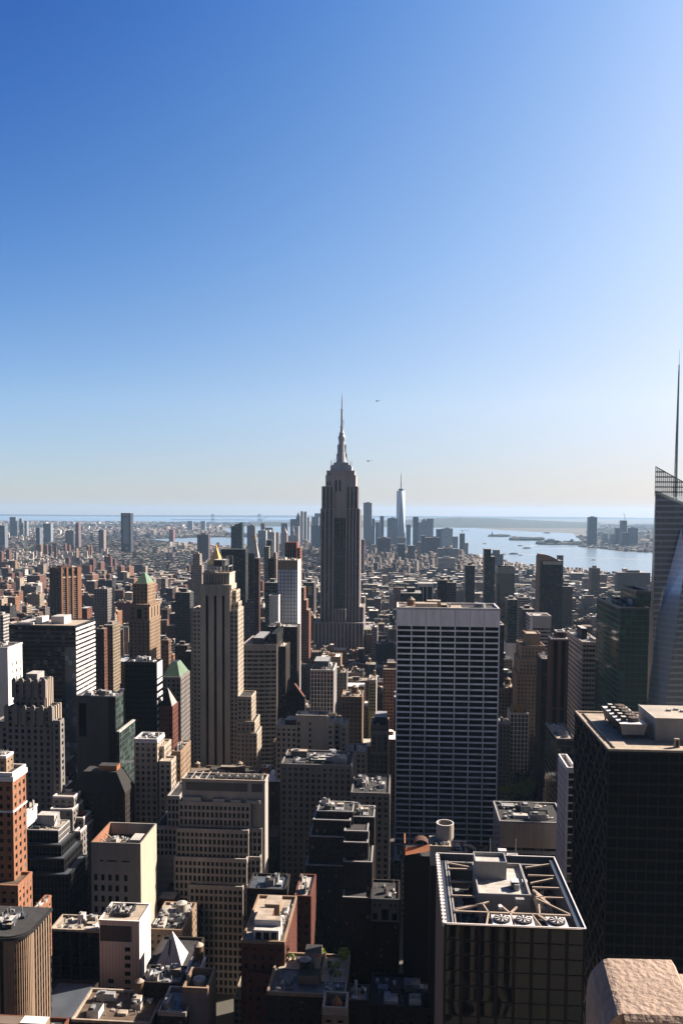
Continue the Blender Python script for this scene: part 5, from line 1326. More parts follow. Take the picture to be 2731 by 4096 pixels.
# gold pyramid, clock tower and neighbours
def spires():
    b = farb('gold_pyramid_building', 'stone tower with a bright golden pyramid roof left of centre', 830, 884, 2256, 1750, dep=40, col=WH, vis=2300, phrase='the golden pyramid', bulk=False)
    q = MB(); q.pyr(2, b.w-2, 2, b.d-2, b.z, at(858, 2196, 1760).z, MATS['gold'], k=.16); b_ = b.w/2
    q.build('gold_roof', b.root); q = MB(); c = b.d/2
    q.cyl(b_, c, at(858, 2197, 1760).z, at(858, 2190, 1760).z, 3.2, 2.6, MATS['gold'], 8); q.cyl(b_, c, at(858, 2190, 1760).z, at(858, 2174, 1760).z, 2.2, .1, MATS['gold'], 8); q.build('gold_finial', b.root)
    b = farb('clock_tower', 'slim pale tower with pointed white roof and golden lantern tip behind the brown twin slabs', 1003, 1034, 2232, 2050, dep=22, col=(.5, .45, .42), vis=2240, phrase='the gold-tipped clock tower', bulk=False)
    q = MB(); q.pyr(0, b.w, 0, b.d, b.z, at(1019, 2170, 2060).z, mat('pale_roof', (.55, .50, .48), .8), k=.3); q.build('pyramid_roof', b.root)
    zz = lambda y: at(1019, y, 2060).z
    q = MB(); q.lathe(b.w/2, b.d/2, [(3.2, zz(2171)), (3.0, zz(2160)), (2, zz(2158))], MATS['tan_brick'], 12); q.build('lantern', b.root)
    q = MB(); q.lathe(b.w/2, b.d/2, [(2.2, zz(2158)), (2.8, zz(2150)), (2.2, zz(2144)), (.5, zz(2141)), (.2, zz(2136))], MATS['gold'], 12); q.build('gold_cupola', b.root)
spires()
farb('black_slab_tower', 'broad black glass slab right of the golden pyramid', 886, 982, 2197, 1400, dep=30, col=(.014, .014, .018), ws=.9, bay=2.5, roofc=(.05, .05, .06), vis=2480, phrase='the broad black slab', bulk=False)
farb('brown_twin_tower', 'dark brown tower with lit right edge, left of a similar lower one', 993, 1016, 2213, 1250, x2=1020, col=(.07, .045, .045), ws=.5, vis=2540, phrase='the taller brown slab', group='brown slab towers', bulk=False)
farb('brown_twin_tower', 'dark brown tower with orange-lit stepped edge below the gold-tipped clock tower', 1018, 1036, 2232, 1180, x2=1042, col=(.09, .04, .035), ws=.5, vis=2540, phrase='the shorter brown slab', group='brown slab towers', bulk=False)
farb('grey_spiked_building', 'dark grey stepped building right of the limestone stripe tower', 975, 1010, 2410, 1000, x2=1018, col=(.10, .10, .12), vis=2560, phrase='the dark stepped building')
farb('dark_glass_needle', 'slim black glass tower above the bright blue-windowed tower', 1065, 1086, 2160, 1900, dep=20, col=(.015, .017, .02), ws=.9, vis=2260, phrase='the slim black tower', bulk=False)
farb('cream_glass_tower', 'cream and green banded tower with a tan cap left of the slim black tower', 1056, 1076, 2186, 1700, dep=18, col=(.30, .30, .26), ws=.8, vis=2290, phrase='the cream banded tower', bulk=False)
farb('ochre_topped_tower', 'dark tower with a square ochre cap behind the windowless white block', 1072, 1098, 2236, 1250, dep=20, col=(.09, .05, .045), roofc=(.4, .3, .12), vis=2400, phrase='the ochre-capped tower')
farb('teal_mesh_tower', 'greenish grey glass tower behind the windowless white block', 1060, 1110, 2330, 1000, dep=24, col=(.07, .10, .10), ws=.9, vis=2384, phrase='the greenish glass tower')
farb('pink_lit_tower', 'pale pink tower with sunlit side left of the red-topped tower', 1092, 1104, 2212, 1600, x2=1110, col=(.42, .30, .26), vis=2290, phrase='the pale pink tower')
def redtopb():
    b = farb('red_topped_tower', 'tower under construction with a red netted top behind the bright blue-windowed tower', 1140, 1186, 2172, 1100, x2=1194, col=(.16, .05, .04), ws=.5, vis=2240, phrase='the red-topped tower', bulk=False)
    q = MB(); q.box(-.4, b.w+.4, -.4, b.d+.4, b.z-9, b.z+1, MATS['red_paint'])
    for i in range(8): q.box(b.w*i/7-.2, b.w*i/7+.2, -.8, -.4, b.z-22, b.z+2.5, MATS['steel'])
    q.build('netted_top', b.root)
    farb('brick_side_tower', 'reddish brick tower with lit side stepping down right of the bright blue-windowed tower', 1188, 1200, 2192, 1080, x2=1208, col=(.30, .13, .09), vis=2560, phrase='the stepping brick tower', tiers=((1190, 1216, 2350), (1190, 1226, 2400), (1190, 1236, 2440)))
redtopb()
farb('billboard_building', 'dark building with a yellow poster on its wall left of the spired skyscraper', 1212, 1256, 2330, 1500, dep=40, col=(.10, .09, .09), vis=2430, phrase='the postered building')
def poster():
    b = [o for o in COL.objects if o.name == 'billboard_building'][0]
    p = at(1232, 2344, 1499); p2 = at(1247, 2380, 1499)
    q = MB(); q.box(0, p2.x-p.x, -.4, 0, 0, p.z-p2.z, MATS['pale_panel']); q.box(.4, p2.x-p.x-.4, -.6, -.4, (p.z-p2.z)*.35, p.z-p2.z-.4, MATS['yellow_wall'])
    o = q.build('wall_poster', b); l = Vector((p.x-b.location.x, p.y-b.location.y, 0)); o.location = (l.dot(V), l.dot(U)-1.5, p2.z)
poster()
farb('black_striped_building', 'black block with four white vertical stripes above the gridded slab roof', 1672, 1731, 2335, 1150, dep=34, col=(.012, .012, .015), ws=.0, roofc=(.5, .5, .5), vis=2440, phrase='the white-striped black block', bulk=False)
def stripes():
    o = [o for o in COL.objects if o.name == 'black_striped_building'][0]
    q = MB(); W = 59/F*1150; z = at(1700, 2335, 1150).z
    for x in (.04, .33, .60, .97): q.box(W*x-.6, W*x+.6, -1, -.2, 0, z, MATS['white_stone'])
    q.box(-.5, W+.3, -1.1, 0, z-4, z+.5, MATS['white_stone']); q.build('white_stripes', o)
stripes()
farb('dark_green_block', 'wide dark green glass block left of the white-striped black block', 1602, 1684, 2372, 1100, dep=40, col=(.03, .045, .045), ws=.9, vis=2440, phrase='the wide dark green block')
L1 = [('brown_brick_block', 'brown brick tower right of the white-striped black block', 1750, 1790, 2320, 1200, (.12, .08, .07), .4, 2440, 'the brown brick tower'),
 ('grey_brick_block', 'grey-brown tower with top block beside the brown brick tower', 1788, 1824, 2330, 1180, (.16, .13, .12), .4, 2440, 'the grey-brown tower'),
 ('dark_slim_tower', 'slim dark tower with lower right shoulder beyond the gridded slab', 1862, 1898, 2262, 1400, (.045, .045, .06), .6, 2440, 'the slim dark shouldered tower'),
 ('teal_glass_block', 'small teal glass building right of the gridded slab roof', 2030, 2068, 2398, 1000, (.05, .10, .10), .9, 2500, 'the small teal block'),
 ('reddish_brown_block', 'dark reddish brown block between two glass towers, right of the teal block', 2090, 2136, 2437, 1050, (.07, .035, .035), .4, 2560, 'the dark reddish block'),
 ('brown_white_capped_block', 'brown building with white roof edge right of the tall slant-topped glass tower', 2245, 2289, 2346, 1450, (.12, .08, .075), .35, 2520, 'the white-edged brown building'),
 ('tall_brown_apartments', 'tall brown apartment block among low houses near the river, right side', 2364, 2398, 2272, 2100, (.20, .15, .12), .4, 2360, 'the river brown apartments'),
 ('riverside_warehouse', 'very wide dark brick warehouse by the river beside the crystalline tower', 2470, 2600, 2290, 2350, (.09, .06, .065), .4, 2340, 'the riverside warehouse'),
 ('shadowed_block', 'dark brown low slab beside the gridded slab right edge', 1998, 2016, 2500, 800, (.05, .04, .04), .4, 2740, 'the thin brown slab'),
 ('pale_arcaded_block', 'white building with large openings below the teal block', 2070, 2110, 2390, 1300, (.5, .47, .45), .7, 2430, 'the open-fronted white building')]
for nm, lab, x0, x1, y, D, col, ws, vis, ph in L1: farb(nm, lab, x0, x1, y, D, dep=30, col=col, ws=ws, vis=vis, phrase=ph)
b = farb('dark_slanted_tower', 'tall dark glass tower with slanted peak beyond the gridded slab, tallest there', 1938, 1963, 2196, 1500, dep=30, col=(.02, .025, .03), ws=.9, vis=2420, phrase='the dark slant-peaked tower', bulk=False, tiers=((1938, 1979, 2226),))
b = farb('mirrored_tower', 'pale mirrored tower with rippling reflections right of the dark slant-peaked tower', 1990, 2058, 2269, 1250, dep=34, col=(.17, .15, .13), ws=.3, roofc=(.5, .5, .5), vis=2400, phrase='the rippling mirrored tower', bulk=False)
q = MB(); q.box(-.5, b.w+.5, -.6, b.d+.5, b.z-9, b.z, MATS['pale_panel']); q.box(0, b.w, -.3, 0, 0, b.z-9, MATS['wavy_glass']); q.build('pale_cap', b.root)
def slant():
    D = 1150
    b = farb('slant_topped_glass_tower', 'tall dark teal glass tower with curved slanting tan top and white band', 2158, 2250, 2242, D, dep=26, col=(.035, .05, .055), ws=.75, bay=2.2, vis=2520, phrase='the tall slant-topped glass tower', bulk=False)
    q = MB(); z0 = b.z; W = b.w; n = 8; tn = MATS['tan_brick']
    P = [(W*i/n*.82, z0+9-(9*((i/n)**2.0))) for i in range(n+1)]
    for (xa, za), (xb_, zb_) in zip(P[:-1], P[1:]):
        q.face([(xa, 0, z0-3), (xb_, 0, z0-3), (xb_, 0, zb_), (xa, 0, za)], tn); q.face([(xa, 0, za), (xb_, 0, zb_), (xb_, b.d, zb_), (xa, b.d, za)], tn); q.face([(xb_, b.d, z0-3), (xa, b.d, z0-3), (xa, b.d, za), (xb_, b.d, zb_)], tn)
    q.face([(0, b.d, z0-3), (0, 0, z0-3), (0, 0, z0+9), (0, b.d, z0+9)], tn); q.box(-1.2, .6, -.4, b.d, 0, z0+6, tn); q.build('slanted_top', b.root)
    q = MB(); q.box(W*.14, W*.96, -.5, -.1, z0-5.5, z0-1, MATS['roof_white']); q.build('white_band', b.root)
slant()
farb('hazy_domed_building', 'hazy blue-grey stepped building on the skyline behind the dark slant-peaked tower', 1966, 2012, 2216, 3400, dep=60, col=(.12, .13, .16), vis=2240, phrase='the hazy stepped block', tiers=((1975, 1998, 2200),), bulk=False)
farb('pale_blue_slab', 'thin pale blue slab rising over the river behind the tall slant-topped glass tower', 2232, 2252, 2221, 1900, dep=20, col=(.25, .33, .42), ws=.9, vis=2300, phrase='the pale blue slab', bulk=False)

# downtown on the skyline
def towers(tab, grp, base):
    for nm, lab, x0, x1, y, D, col, ws in tab:
        farb(nm, lab, x0, x1, y, D, dep=45, col=col, ws=ws, bay=4.5, flo=5, group=grp, bulk=(x1-x0) > 30, vis=2190, phrase=None)
C1 = (.34, .39, .47); C2 = (.21, .25, .33); C3 = (.52, .56, .62); C4 = (.75, .75, .78)  # pale bluish tower colours hold part of the distance haze
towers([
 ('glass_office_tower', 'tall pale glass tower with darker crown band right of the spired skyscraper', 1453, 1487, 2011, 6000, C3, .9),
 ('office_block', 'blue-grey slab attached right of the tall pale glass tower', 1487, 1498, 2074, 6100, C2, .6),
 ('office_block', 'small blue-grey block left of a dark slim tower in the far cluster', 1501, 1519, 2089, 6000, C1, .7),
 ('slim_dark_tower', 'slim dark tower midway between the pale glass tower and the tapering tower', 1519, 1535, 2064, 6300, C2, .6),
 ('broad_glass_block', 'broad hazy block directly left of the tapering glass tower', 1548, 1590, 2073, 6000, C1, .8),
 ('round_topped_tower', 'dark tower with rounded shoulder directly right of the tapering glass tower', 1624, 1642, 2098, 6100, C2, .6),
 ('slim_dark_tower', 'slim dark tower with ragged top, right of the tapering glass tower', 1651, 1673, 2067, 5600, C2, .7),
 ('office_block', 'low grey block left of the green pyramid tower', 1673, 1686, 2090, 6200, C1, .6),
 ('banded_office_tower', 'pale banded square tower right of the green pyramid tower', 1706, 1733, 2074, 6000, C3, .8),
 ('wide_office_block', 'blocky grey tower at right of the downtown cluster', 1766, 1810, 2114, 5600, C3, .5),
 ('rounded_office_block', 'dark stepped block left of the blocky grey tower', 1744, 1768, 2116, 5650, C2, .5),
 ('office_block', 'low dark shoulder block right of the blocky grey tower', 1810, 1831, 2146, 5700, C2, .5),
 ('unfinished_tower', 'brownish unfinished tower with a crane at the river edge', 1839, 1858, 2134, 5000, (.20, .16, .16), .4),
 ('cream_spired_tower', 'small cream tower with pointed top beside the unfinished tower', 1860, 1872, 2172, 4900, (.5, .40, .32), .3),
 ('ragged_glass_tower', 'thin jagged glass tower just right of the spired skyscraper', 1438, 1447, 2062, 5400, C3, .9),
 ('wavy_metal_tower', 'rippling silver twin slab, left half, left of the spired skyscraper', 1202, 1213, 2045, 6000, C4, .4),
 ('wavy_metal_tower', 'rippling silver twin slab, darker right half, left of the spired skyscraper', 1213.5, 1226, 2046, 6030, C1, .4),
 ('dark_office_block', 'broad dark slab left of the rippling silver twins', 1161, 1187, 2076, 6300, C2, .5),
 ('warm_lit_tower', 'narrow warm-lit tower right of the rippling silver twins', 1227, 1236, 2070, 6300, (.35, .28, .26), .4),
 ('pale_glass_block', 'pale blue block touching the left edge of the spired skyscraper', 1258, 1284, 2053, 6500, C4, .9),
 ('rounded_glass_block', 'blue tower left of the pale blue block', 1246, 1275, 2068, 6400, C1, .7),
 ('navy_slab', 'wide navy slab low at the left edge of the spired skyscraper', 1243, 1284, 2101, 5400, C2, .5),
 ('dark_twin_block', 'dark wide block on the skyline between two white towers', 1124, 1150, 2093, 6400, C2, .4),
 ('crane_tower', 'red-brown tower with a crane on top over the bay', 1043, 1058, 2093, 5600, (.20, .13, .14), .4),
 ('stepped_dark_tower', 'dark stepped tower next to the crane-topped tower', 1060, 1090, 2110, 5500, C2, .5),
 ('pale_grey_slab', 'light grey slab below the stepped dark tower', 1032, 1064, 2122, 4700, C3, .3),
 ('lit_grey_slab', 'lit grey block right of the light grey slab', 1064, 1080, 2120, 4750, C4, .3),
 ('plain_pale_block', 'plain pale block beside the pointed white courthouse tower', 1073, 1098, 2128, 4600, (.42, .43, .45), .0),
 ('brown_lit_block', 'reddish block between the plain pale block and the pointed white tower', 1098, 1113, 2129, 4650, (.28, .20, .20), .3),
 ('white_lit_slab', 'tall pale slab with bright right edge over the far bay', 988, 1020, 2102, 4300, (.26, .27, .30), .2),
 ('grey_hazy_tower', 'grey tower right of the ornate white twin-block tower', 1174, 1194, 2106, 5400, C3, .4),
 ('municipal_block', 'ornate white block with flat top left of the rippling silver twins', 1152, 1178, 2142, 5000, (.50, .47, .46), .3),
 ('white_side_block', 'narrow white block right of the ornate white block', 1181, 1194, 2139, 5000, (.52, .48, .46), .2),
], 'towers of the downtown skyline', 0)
towers([
 ('red_brick_block', 'dull red broad brick block in front of the downtown cluster', 1507, 1562, 2152, 4600, (.18, .09, .10), .4),
 ('dark_glass_block', 'dark teal block in front of the tapering tower', 1590, 1619, 2176, 4000, (.05, .08, .10), .8),
 ('white_glass_block', 'whitish glass block at the foot of the tapering tower', 1586, 1622, 2150, 4900, (.38, .42, .46), .5),
 ('grey_stone_block', 'grey-brown block under the rounded shoulder tower', 1630, 1658, 2182, 4000, (.14, .12, .14), .4),
 ('navy_tower', 'narrow navy tower before the pale banded square tower', 1684, 1700, 2142, 4700, C2, .5),
 ('brown_block', 'brown-grey block below the pale banded square tower', 1700, 1722, 2150, 4500, (.17, .14, .16), .4),
 ('brown_block', 'purple-brown wider block left of the blocky grey tower', 1722, 1756, 2150, 4700, (.15, .12, .15), .4),
 ('lit_beige_tower', 'narrow beige sunlit tower in front of the green pyramid tower', 1670, 1684, 2168, 4200, (.48, .34, .26), .3),
 ('long_pale_building', 'long low pale building at the river right of downtown', 1750, 1834, 2194, 4300, (.34, .37, .42), .5),
 ('arcade_building', 'long white low building with dark openings', 1752, 1818, 2232, 3300, (.48, .47, .48), .6),
 ('brown_edge_block', 'brown block with lit edge right of the spired skyscraper', 1438, 1457, 2158, 3300, (.20, .12, .11), .3),
], 'blocks in front of the downtown skyline', 0)
def special():
    # tapering glass tower with alternating triangular facets
    D = 6150; x0, x1, yt, yb = 1586.5, 1622, 1963, 2200
    root = empty('tapering_glass_tower', (0, 0, 0), label='tallest far glass tower with triangular facets, ring and antenna on top', cat='skyscraper'); VIS.append((1586, 1623, 1960, 2130, D, 'the tapering tower'))
    a = at(x0, yt, D); w_ = 35/F*D; cx = a.x+w_/2; cy = D+w_/2; zt = a.z; R0 = w_/2
    Bq = [Vector((cx+R0*sx, cy+R0*sy, 20)) for sx, sy in ((-1, -1), (1, -1), (1, 1), (-1, 1))]
    an = R(8); Tq = [Vector((cx+R0*math.cos(math.pi/2*k+an+math.pi)*.98, cy+R0*math.sin(math.pi/2*k+an+math.pi)*.98, zt)) for k in range(4)]
    q = MB()
    mg = glass('facet_glass', (.42, .50, .62), .15, rnd=.1, spec=1.2); mg2 = glass('facet_glass_dark', (.20, .25, .33), .1, rnd=.1, spec=1.0)
    # Tq0 left, Tq1 front, Tq2 right, Tq3 back ; Bq0 front-left, Bq1 front-right, Bq2 back-right, Bq3 back-left
    for i in range(4):
        j = (i+1) % 4
        q.face([Bq[i], Bq[j], Tq[j]], mg2); q.face([Bq[i], Tq[j], Tq[i]], mg)
    q.face(Tq, MATS['roof_silver']); q.box(cx-R0, cx+R0, cy-R0, cy+R0, 0, 20, mg2); q.build('glass_shaft', root)
    zz = lambda y: at(1604, y, D).z
    q = MB(); q.cyl(cx, cy, zt, zz(1955), R0*.45, R0*.62, MATS['dark_metal'], 16); q.build('roof_ring', root)
    q = MB(); q.lathe(cx, cy, [(3.5, zz(1956)), (3.2, zz(1938)), (6, zz(1937.5)), (6, zz(1936)), (2.6, zz(1935)), (2.2, zz(1910)), (.8, zz(1890))], MATS['dark_metal'], 8); q.build('antenna_spire', root)
    def tip(nm, lab, x0, x1, yt, yb, D, col, mt, k=.0, grp='towers of the downtown skyline', base=None):
        b = farb(nm, lab, x0, x1, yb, D, dep=(x1-x0)/F*D, col=col, bulk=False, ws=.3, bay=4.5, group=grp)
        q = MB(); q.pyr(0, b.w, 0, b.d, b.z, at(x0, yt, D+b.d/2).z, MATS[mt], k=k); q.build('pointed_roof', b.root); return b
    mat('slate_roof', (.10, .13, .17), .8)
    tip('green_pyramid_tower', 'tower with grey-green pyramid roof in the downtown cluster', 1684, 1706, 2073, 2086, 6000, C1, 'copper_green')
    tip('spired_stone_tower', 'dark pointed tower left of the rippling silver twins', 1184, 1200, 2048, 2070, 6200, C2, 'slate_roof')
    tip('courthouse_tower', 'pointed white courthouse tower with pyramid roof over the city', 1122, 1148, 2106, 2133, 4700, (.46, .42, .42), 'pale_roof')
    tip('municipal_spire', 'thin white wedding-cake spire left of the rippling silver twins', 1164, 1176, 2098, 2125, 5000, (.42, .40, .42), 'pale_roof')
    # teal slanted glass tower
    D = 2700; b = farb('teal_slant_tower', 'dark teal glass tower with upswept top above the broad black slab', 924, 969, 2108, D, dep=30, col=(.03, .07, .08), ws=.9, bulk=False, vis=2200, phrase='the upswept teal tower')
    q = MB(); z0, W = b.z, b.w; z1 = z0+16; tm = MATS['teal_glass']
    q.face([(0, 0, z0), (W, 0, z0), (W, 0, z1), (0, 0, z0+1)], tm); q.face([(W, 0, z0), (W, b.d, z0), (W, b.d, z1), (W, 0, z1)], tm); q.face([(0, 0, z0+1), (W, 0, z1), (W, b.d, z1), (0, b.d, z0+1)], tm); q.face([(W, b.d, z0), (0, b.d, z0), (0, b.d, z0+1), (W, b.d, z1)], tm); q.build('upswept_top', b.root)
    q = MB(); q.box(W*.3, W*.65, b.d*.3, b.d*.6, z0+3, z0+9, MATS['dark_metal']); q.build('bulkhead', b.root)
    # dark framed tower on the left
    b = farb('framed_tower', 'lone tall dark-framed tower with pale centre rising over the low left skyline', 484, 523, 2052, 5000, dep=50, col=(.05, .055, .08), ws=.0, bulk=False, vis=2165, phrase='the lone framed tower')
    q = MB(); q.box(b.w*.22, b.w*.80, -1.2, 0, 60, b.z-24, MATS['far_glass']); q.build('glass_centre', b.root)
    q = MB(); q.box(b.w*.15, b.w*.85, -1.5, 0, b.z-18, b.z-6, MATS['tan_brick']); q.build('tan_crown', b.root)
    b = farb('brown_housing_block', 'broad dark brown block left of the bay water', 789, 834, 2137, 4300, dep=40, col=(.12, .08, .09), ws=.2, vis=2180, phrase='the broad brown block')
    # bridge towers
    t = empty('suspension_bridge', (0, 0, 0), label='far hazy suspension bridge whose two tall grey towers stand on the horizon', cat='bridge')
    D = 17800; pts = []
    for px in (851, 1037):
        p = at(px, 2057, D); q = MB(); s_ = 13/F*D/2
        mt = mat('bridge_steel', (.16, .19, .22), .8)
        for sx in (-1, 1): q.box(p.x+sx*s_*.62-7, p.x+sx*s_*.62+7, D-8, D+8, 0, p.z, mt)
        q.box(p.x-s_*.62-7, p.x+s_*.62+7, D-8, D+8, p.z-26, p.z, mt); q.box(p.x-s_*.62-7, p.x+s_*.62+7, D-8, D+8, 70, 82, mt); q.build('bridge_tower', t); pts.append(p)
    q = MB(); q.box(pts[0].x-900, pts[1].x+900, D-14, D+14, 62, 72, MATS['bridge_steel'], bottom=True); q.build('bridge_deck', t)
    n = 24; q = MB(); xa, xb = pts[0].x, pts[1].x
    for i in range(n):
        f0, f1 = i/n, (i+1)/n; g0, g1 = [80+(pts[0].z-85)*(2*f-1)**2 for f in (f0, f1)]
        q.bar((xa+(xb-xa)*f0, D, g0), (xa+(xb-xa)*f1, D, g1), 3, 3, MATS['bridge_steel'])
    q.build('main_cable', t)
    # statue on its island
    p = atz(1967, 2146, 0); t = empty('harbour_statue', p, label='small green statue with raised arm on a pedestal on an island in the bay', cat='statue')
    mt = MATS['copper_green']; s = (2146-2122)/F*p.y/93
    q = MB(); q.box(-30*s, 30*s, -30*s, 30*s, 0, 10*s, MATS['concrete']); q.box(-10*s, 10*s, -10*s, 10*s, 10*s, 47*s, MATS['concrete']); q.build('pedestal', t)
    q = MB(); q.lathe(0, 0, [(6*s, 47*s), (5.2*s, 60*s), (4.6*s, 70*s), (3*s, 76*s), (1.6*s, 78*s), (2.2*s, 81*s), (1.6*s, 84*s)], mt, 12); q.bar((3.5*s, 0, 75*s), (5*s, 0, 90*s), 1.8*s, 1.8*s, mt); q.cyl(5*s, 0, 90*s, 94*s, 1.4*s, .3*s, MATS['gold'], 8); q.build('figure', t)
    # crane on the unfinished riverside tower
    for px, py, D, ln in ((1848, 2134, 5000, 45), (1046, 2093, 5600, 40)):
        p = at(px, py, D+8); t = empty('tower_crane', p, label='tiny tower crane on the unfinished riverside tower' if px > 1500 else 'tiny crane on the red-brown tower over the bay', cat='crane')
        q = MB(); q.cyl(0, 0, 0, 22, 1.2, 1.2, MATS['dark_metal'], 6); q.build('mast', t); q = MB(); q.bar((-14, 0, 18), (ln, 0, 20 if px > 1500 else 45), 1.6, 1.6, MATS['dark_metal']); q.build('jib', t)
special()
towers([
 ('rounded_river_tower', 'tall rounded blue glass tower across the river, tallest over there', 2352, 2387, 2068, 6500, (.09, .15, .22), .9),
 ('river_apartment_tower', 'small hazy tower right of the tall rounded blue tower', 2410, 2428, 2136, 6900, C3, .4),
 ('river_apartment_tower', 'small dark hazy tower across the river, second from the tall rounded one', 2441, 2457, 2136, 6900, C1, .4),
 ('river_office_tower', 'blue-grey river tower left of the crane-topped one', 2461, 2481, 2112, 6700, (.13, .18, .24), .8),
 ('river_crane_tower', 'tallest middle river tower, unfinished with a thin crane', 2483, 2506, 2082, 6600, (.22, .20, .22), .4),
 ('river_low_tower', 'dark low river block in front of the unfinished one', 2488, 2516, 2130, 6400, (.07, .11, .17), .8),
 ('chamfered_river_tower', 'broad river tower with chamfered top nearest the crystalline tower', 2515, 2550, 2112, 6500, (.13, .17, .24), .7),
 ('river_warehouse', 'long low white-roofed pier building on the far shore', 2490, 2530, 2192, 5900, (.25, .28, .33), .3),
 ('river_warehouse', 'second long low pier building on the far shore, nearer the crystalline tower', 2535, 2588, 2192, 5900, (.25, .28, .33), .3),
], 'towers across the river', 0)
b = [o for o in COL.objects if o.name == 'river_crane_tower'][0]
q = MB(); D = 6600; a = at(2498, 2077, D+10); t = empty('tower_crane', a, label='thin leaning crane on top of the middle river tower', cat='crane')
q.cyl(0, 0, -8, 12, 1.6, 1.6, MATS['dark_metal'], 6); q.build('mast', t); q = MB(); q.bar((0, 0, 10), (-12, 0, 52), 2.2, 2.2, MATS['dark_metal']); q.build('jib', t)
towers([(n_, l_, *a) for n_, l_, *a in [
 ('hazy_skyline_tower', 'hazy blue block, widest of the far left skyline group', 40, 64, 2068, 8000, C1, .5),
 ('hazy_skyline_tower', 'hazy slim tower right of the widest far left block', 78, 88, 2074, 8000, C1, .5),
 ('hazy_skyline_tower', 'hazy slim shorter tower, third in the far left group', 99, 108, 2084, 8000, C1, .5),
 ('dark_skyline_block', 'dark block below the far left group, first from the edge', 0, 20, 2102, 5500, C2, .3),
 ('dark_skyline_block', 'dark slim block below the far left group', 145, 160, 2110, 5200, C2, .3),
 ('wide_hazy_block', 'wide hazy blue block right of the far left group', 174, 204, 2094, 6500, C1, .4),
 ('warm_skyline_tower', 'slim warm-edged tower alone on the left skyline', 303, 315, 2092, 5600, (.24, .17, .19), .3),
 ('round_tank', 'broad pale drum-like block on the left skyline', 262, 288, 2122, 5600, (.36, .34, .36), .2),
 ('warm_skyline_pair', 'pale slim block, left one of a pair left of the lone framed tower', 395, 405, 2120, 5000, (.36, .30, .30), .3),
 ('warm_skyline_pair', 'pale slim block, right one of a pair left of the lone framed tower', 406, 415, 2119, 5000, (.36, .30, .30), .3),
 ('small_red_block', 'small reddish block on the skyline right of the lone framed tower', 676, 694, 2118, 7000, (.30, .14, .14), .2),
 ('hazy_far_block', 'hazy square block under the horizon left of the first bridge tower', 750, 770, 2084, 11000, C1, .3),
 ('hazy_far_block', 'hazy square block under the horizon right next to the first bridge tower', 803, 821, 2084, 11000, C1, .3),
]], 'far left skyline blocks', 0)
# red-brown housing slabs with sunlit right edges
HS = [(143, 165, 2178, 172, 2900), (174, 190, 2181, 188, 2900), (196, 206, 2182, 208, 2900), (216, 226, 2190, 229, 2900), (256, 262, 2175, 269, 2800), (270, 279, 2181, 285, 2800), (302, 307, 2195, 316, 2700), (346, 352, 2182, 359, 2900), (360, 366, 2182, 371, 2900), (24, 38, 2200, 48, 2700), (0, 8, 2206, 15, 2700), (262, 276, 2232, 282, 2300), (358, 374, 2236, 384, 2250), (392, 404, 2250, 420, 2200), (424, 430, 2226, 434, 2300), (434, 444, 2226, 450, 2300), (452, 460, 2236, 467, 2250), (418, 424, 2220, 428, 2500), (470, 486, 2265, 500, 2000), (500, 518, 2268, 537, 1950), (2, 5, 2310, 12, 1500), (60, 78, 2292, 92, 1750), (16, 48, 2368, 62, 1350), (60, 76, 2366, 94, 1350), (108, 160, 2302, 186, 1600), (340, 372, 2300, 396, 1650), (402, 418, 2302, 424, 1500), (424, 440, 2298, 448, 1500), (10, 30, 2340, 47, 1500)]
for i, (x0, x1, y, x2, D) in enumerate(HS):
    D = int(190*3330/(y-2046))
    row = ['near the picture edge', 'left of the reddish ribbed tower', 'above the reddish ribbed tower', 'between the reddish ribbed tower and the green pyramid-roofed tower'][0 if x0 < 60 else 1 if x0 < 185 else 2 if x0 < 330 else 3]
    nth = ['first', 'second', 'third', 'fourth', 'fifth', 'sixth', 'seventh', 'eighth', 'ninth', 'tenth', 'eleventh', 'twelfth', 'thirteenth', 'fourteenth', 'fifteenth', 'sixteenth'][sum(1 for h in HS if (0 if h[0] < 60 else 1 if h[0] < 185 else 2 if h[0] < 330 else 3) == (0 if x0 < 60 else 1 if x0 < 185 else 2 if x0 < 330 else 3) and (h[0], h[2]) < (x0, y))]
    farb('housing_slab', f'reddish brick apartment slab, {nth} from the left {row}', x0, x1, y, D, x2=max(x2, x1+3), col=random.choice([(.20, .10, .08), (.26, .14, .10), (.30, .20, .15), (.14, .08, .075)]), ws=.3, vis=int(y+25), phrase=None, group='brick apartment slabs')
# Beige pale gridded block etc at left mid
farb('beige_gothic_block', 'tall narrow beige building with sunlit side between the white slab and tan tower', 415, 452, 2500, 900, x2=482, col=(.30, .24, .18), ws=.35, vis=2630, phrase='the narrow beige building')
farb('brick_corner_block', 'orange-lit dark brick building just right of the wide band-striped block', 380, 417, 2515, 880, x2=430, col=(.16, .07, .045), ws=.3, vis=2640, phrase='the orange-lit brick building')
farb('cream_needle_block', 'slender cream tower with many small setbacks left of the limestone stripe tower', 772, 800, 2215, 1700, x2=808, col=(.42, .37, .34), ws=.3, vis=2300, phrase='the slender cream tower', tiers=((764, 808, 2260),))
farb('grey_side_mass', 'dark grey building mass directly left of the limestone stripe tower', 700, 760, 2370, 1050, x2=775, col=(.075, .08, .09), ws=.4, vis=2560, phrase='the dark grey mass')
farb('black_backdrop_block', 'black unlit tower behind the left flank of the limestone stripe tower', 742, 772, 2605, 760, dep=30, col=(.015, .015, .017), ws=.6, vis=2980, phrase='the black unlit tower')
farb('white_trimmed_left_block', 'white block with bands and orange-lit side at the left picture edge', -20, 14, 2460, 900, x2=40, col=(.50, .48, .48), ws=.7, vis=2600, phrase='the white edge block')
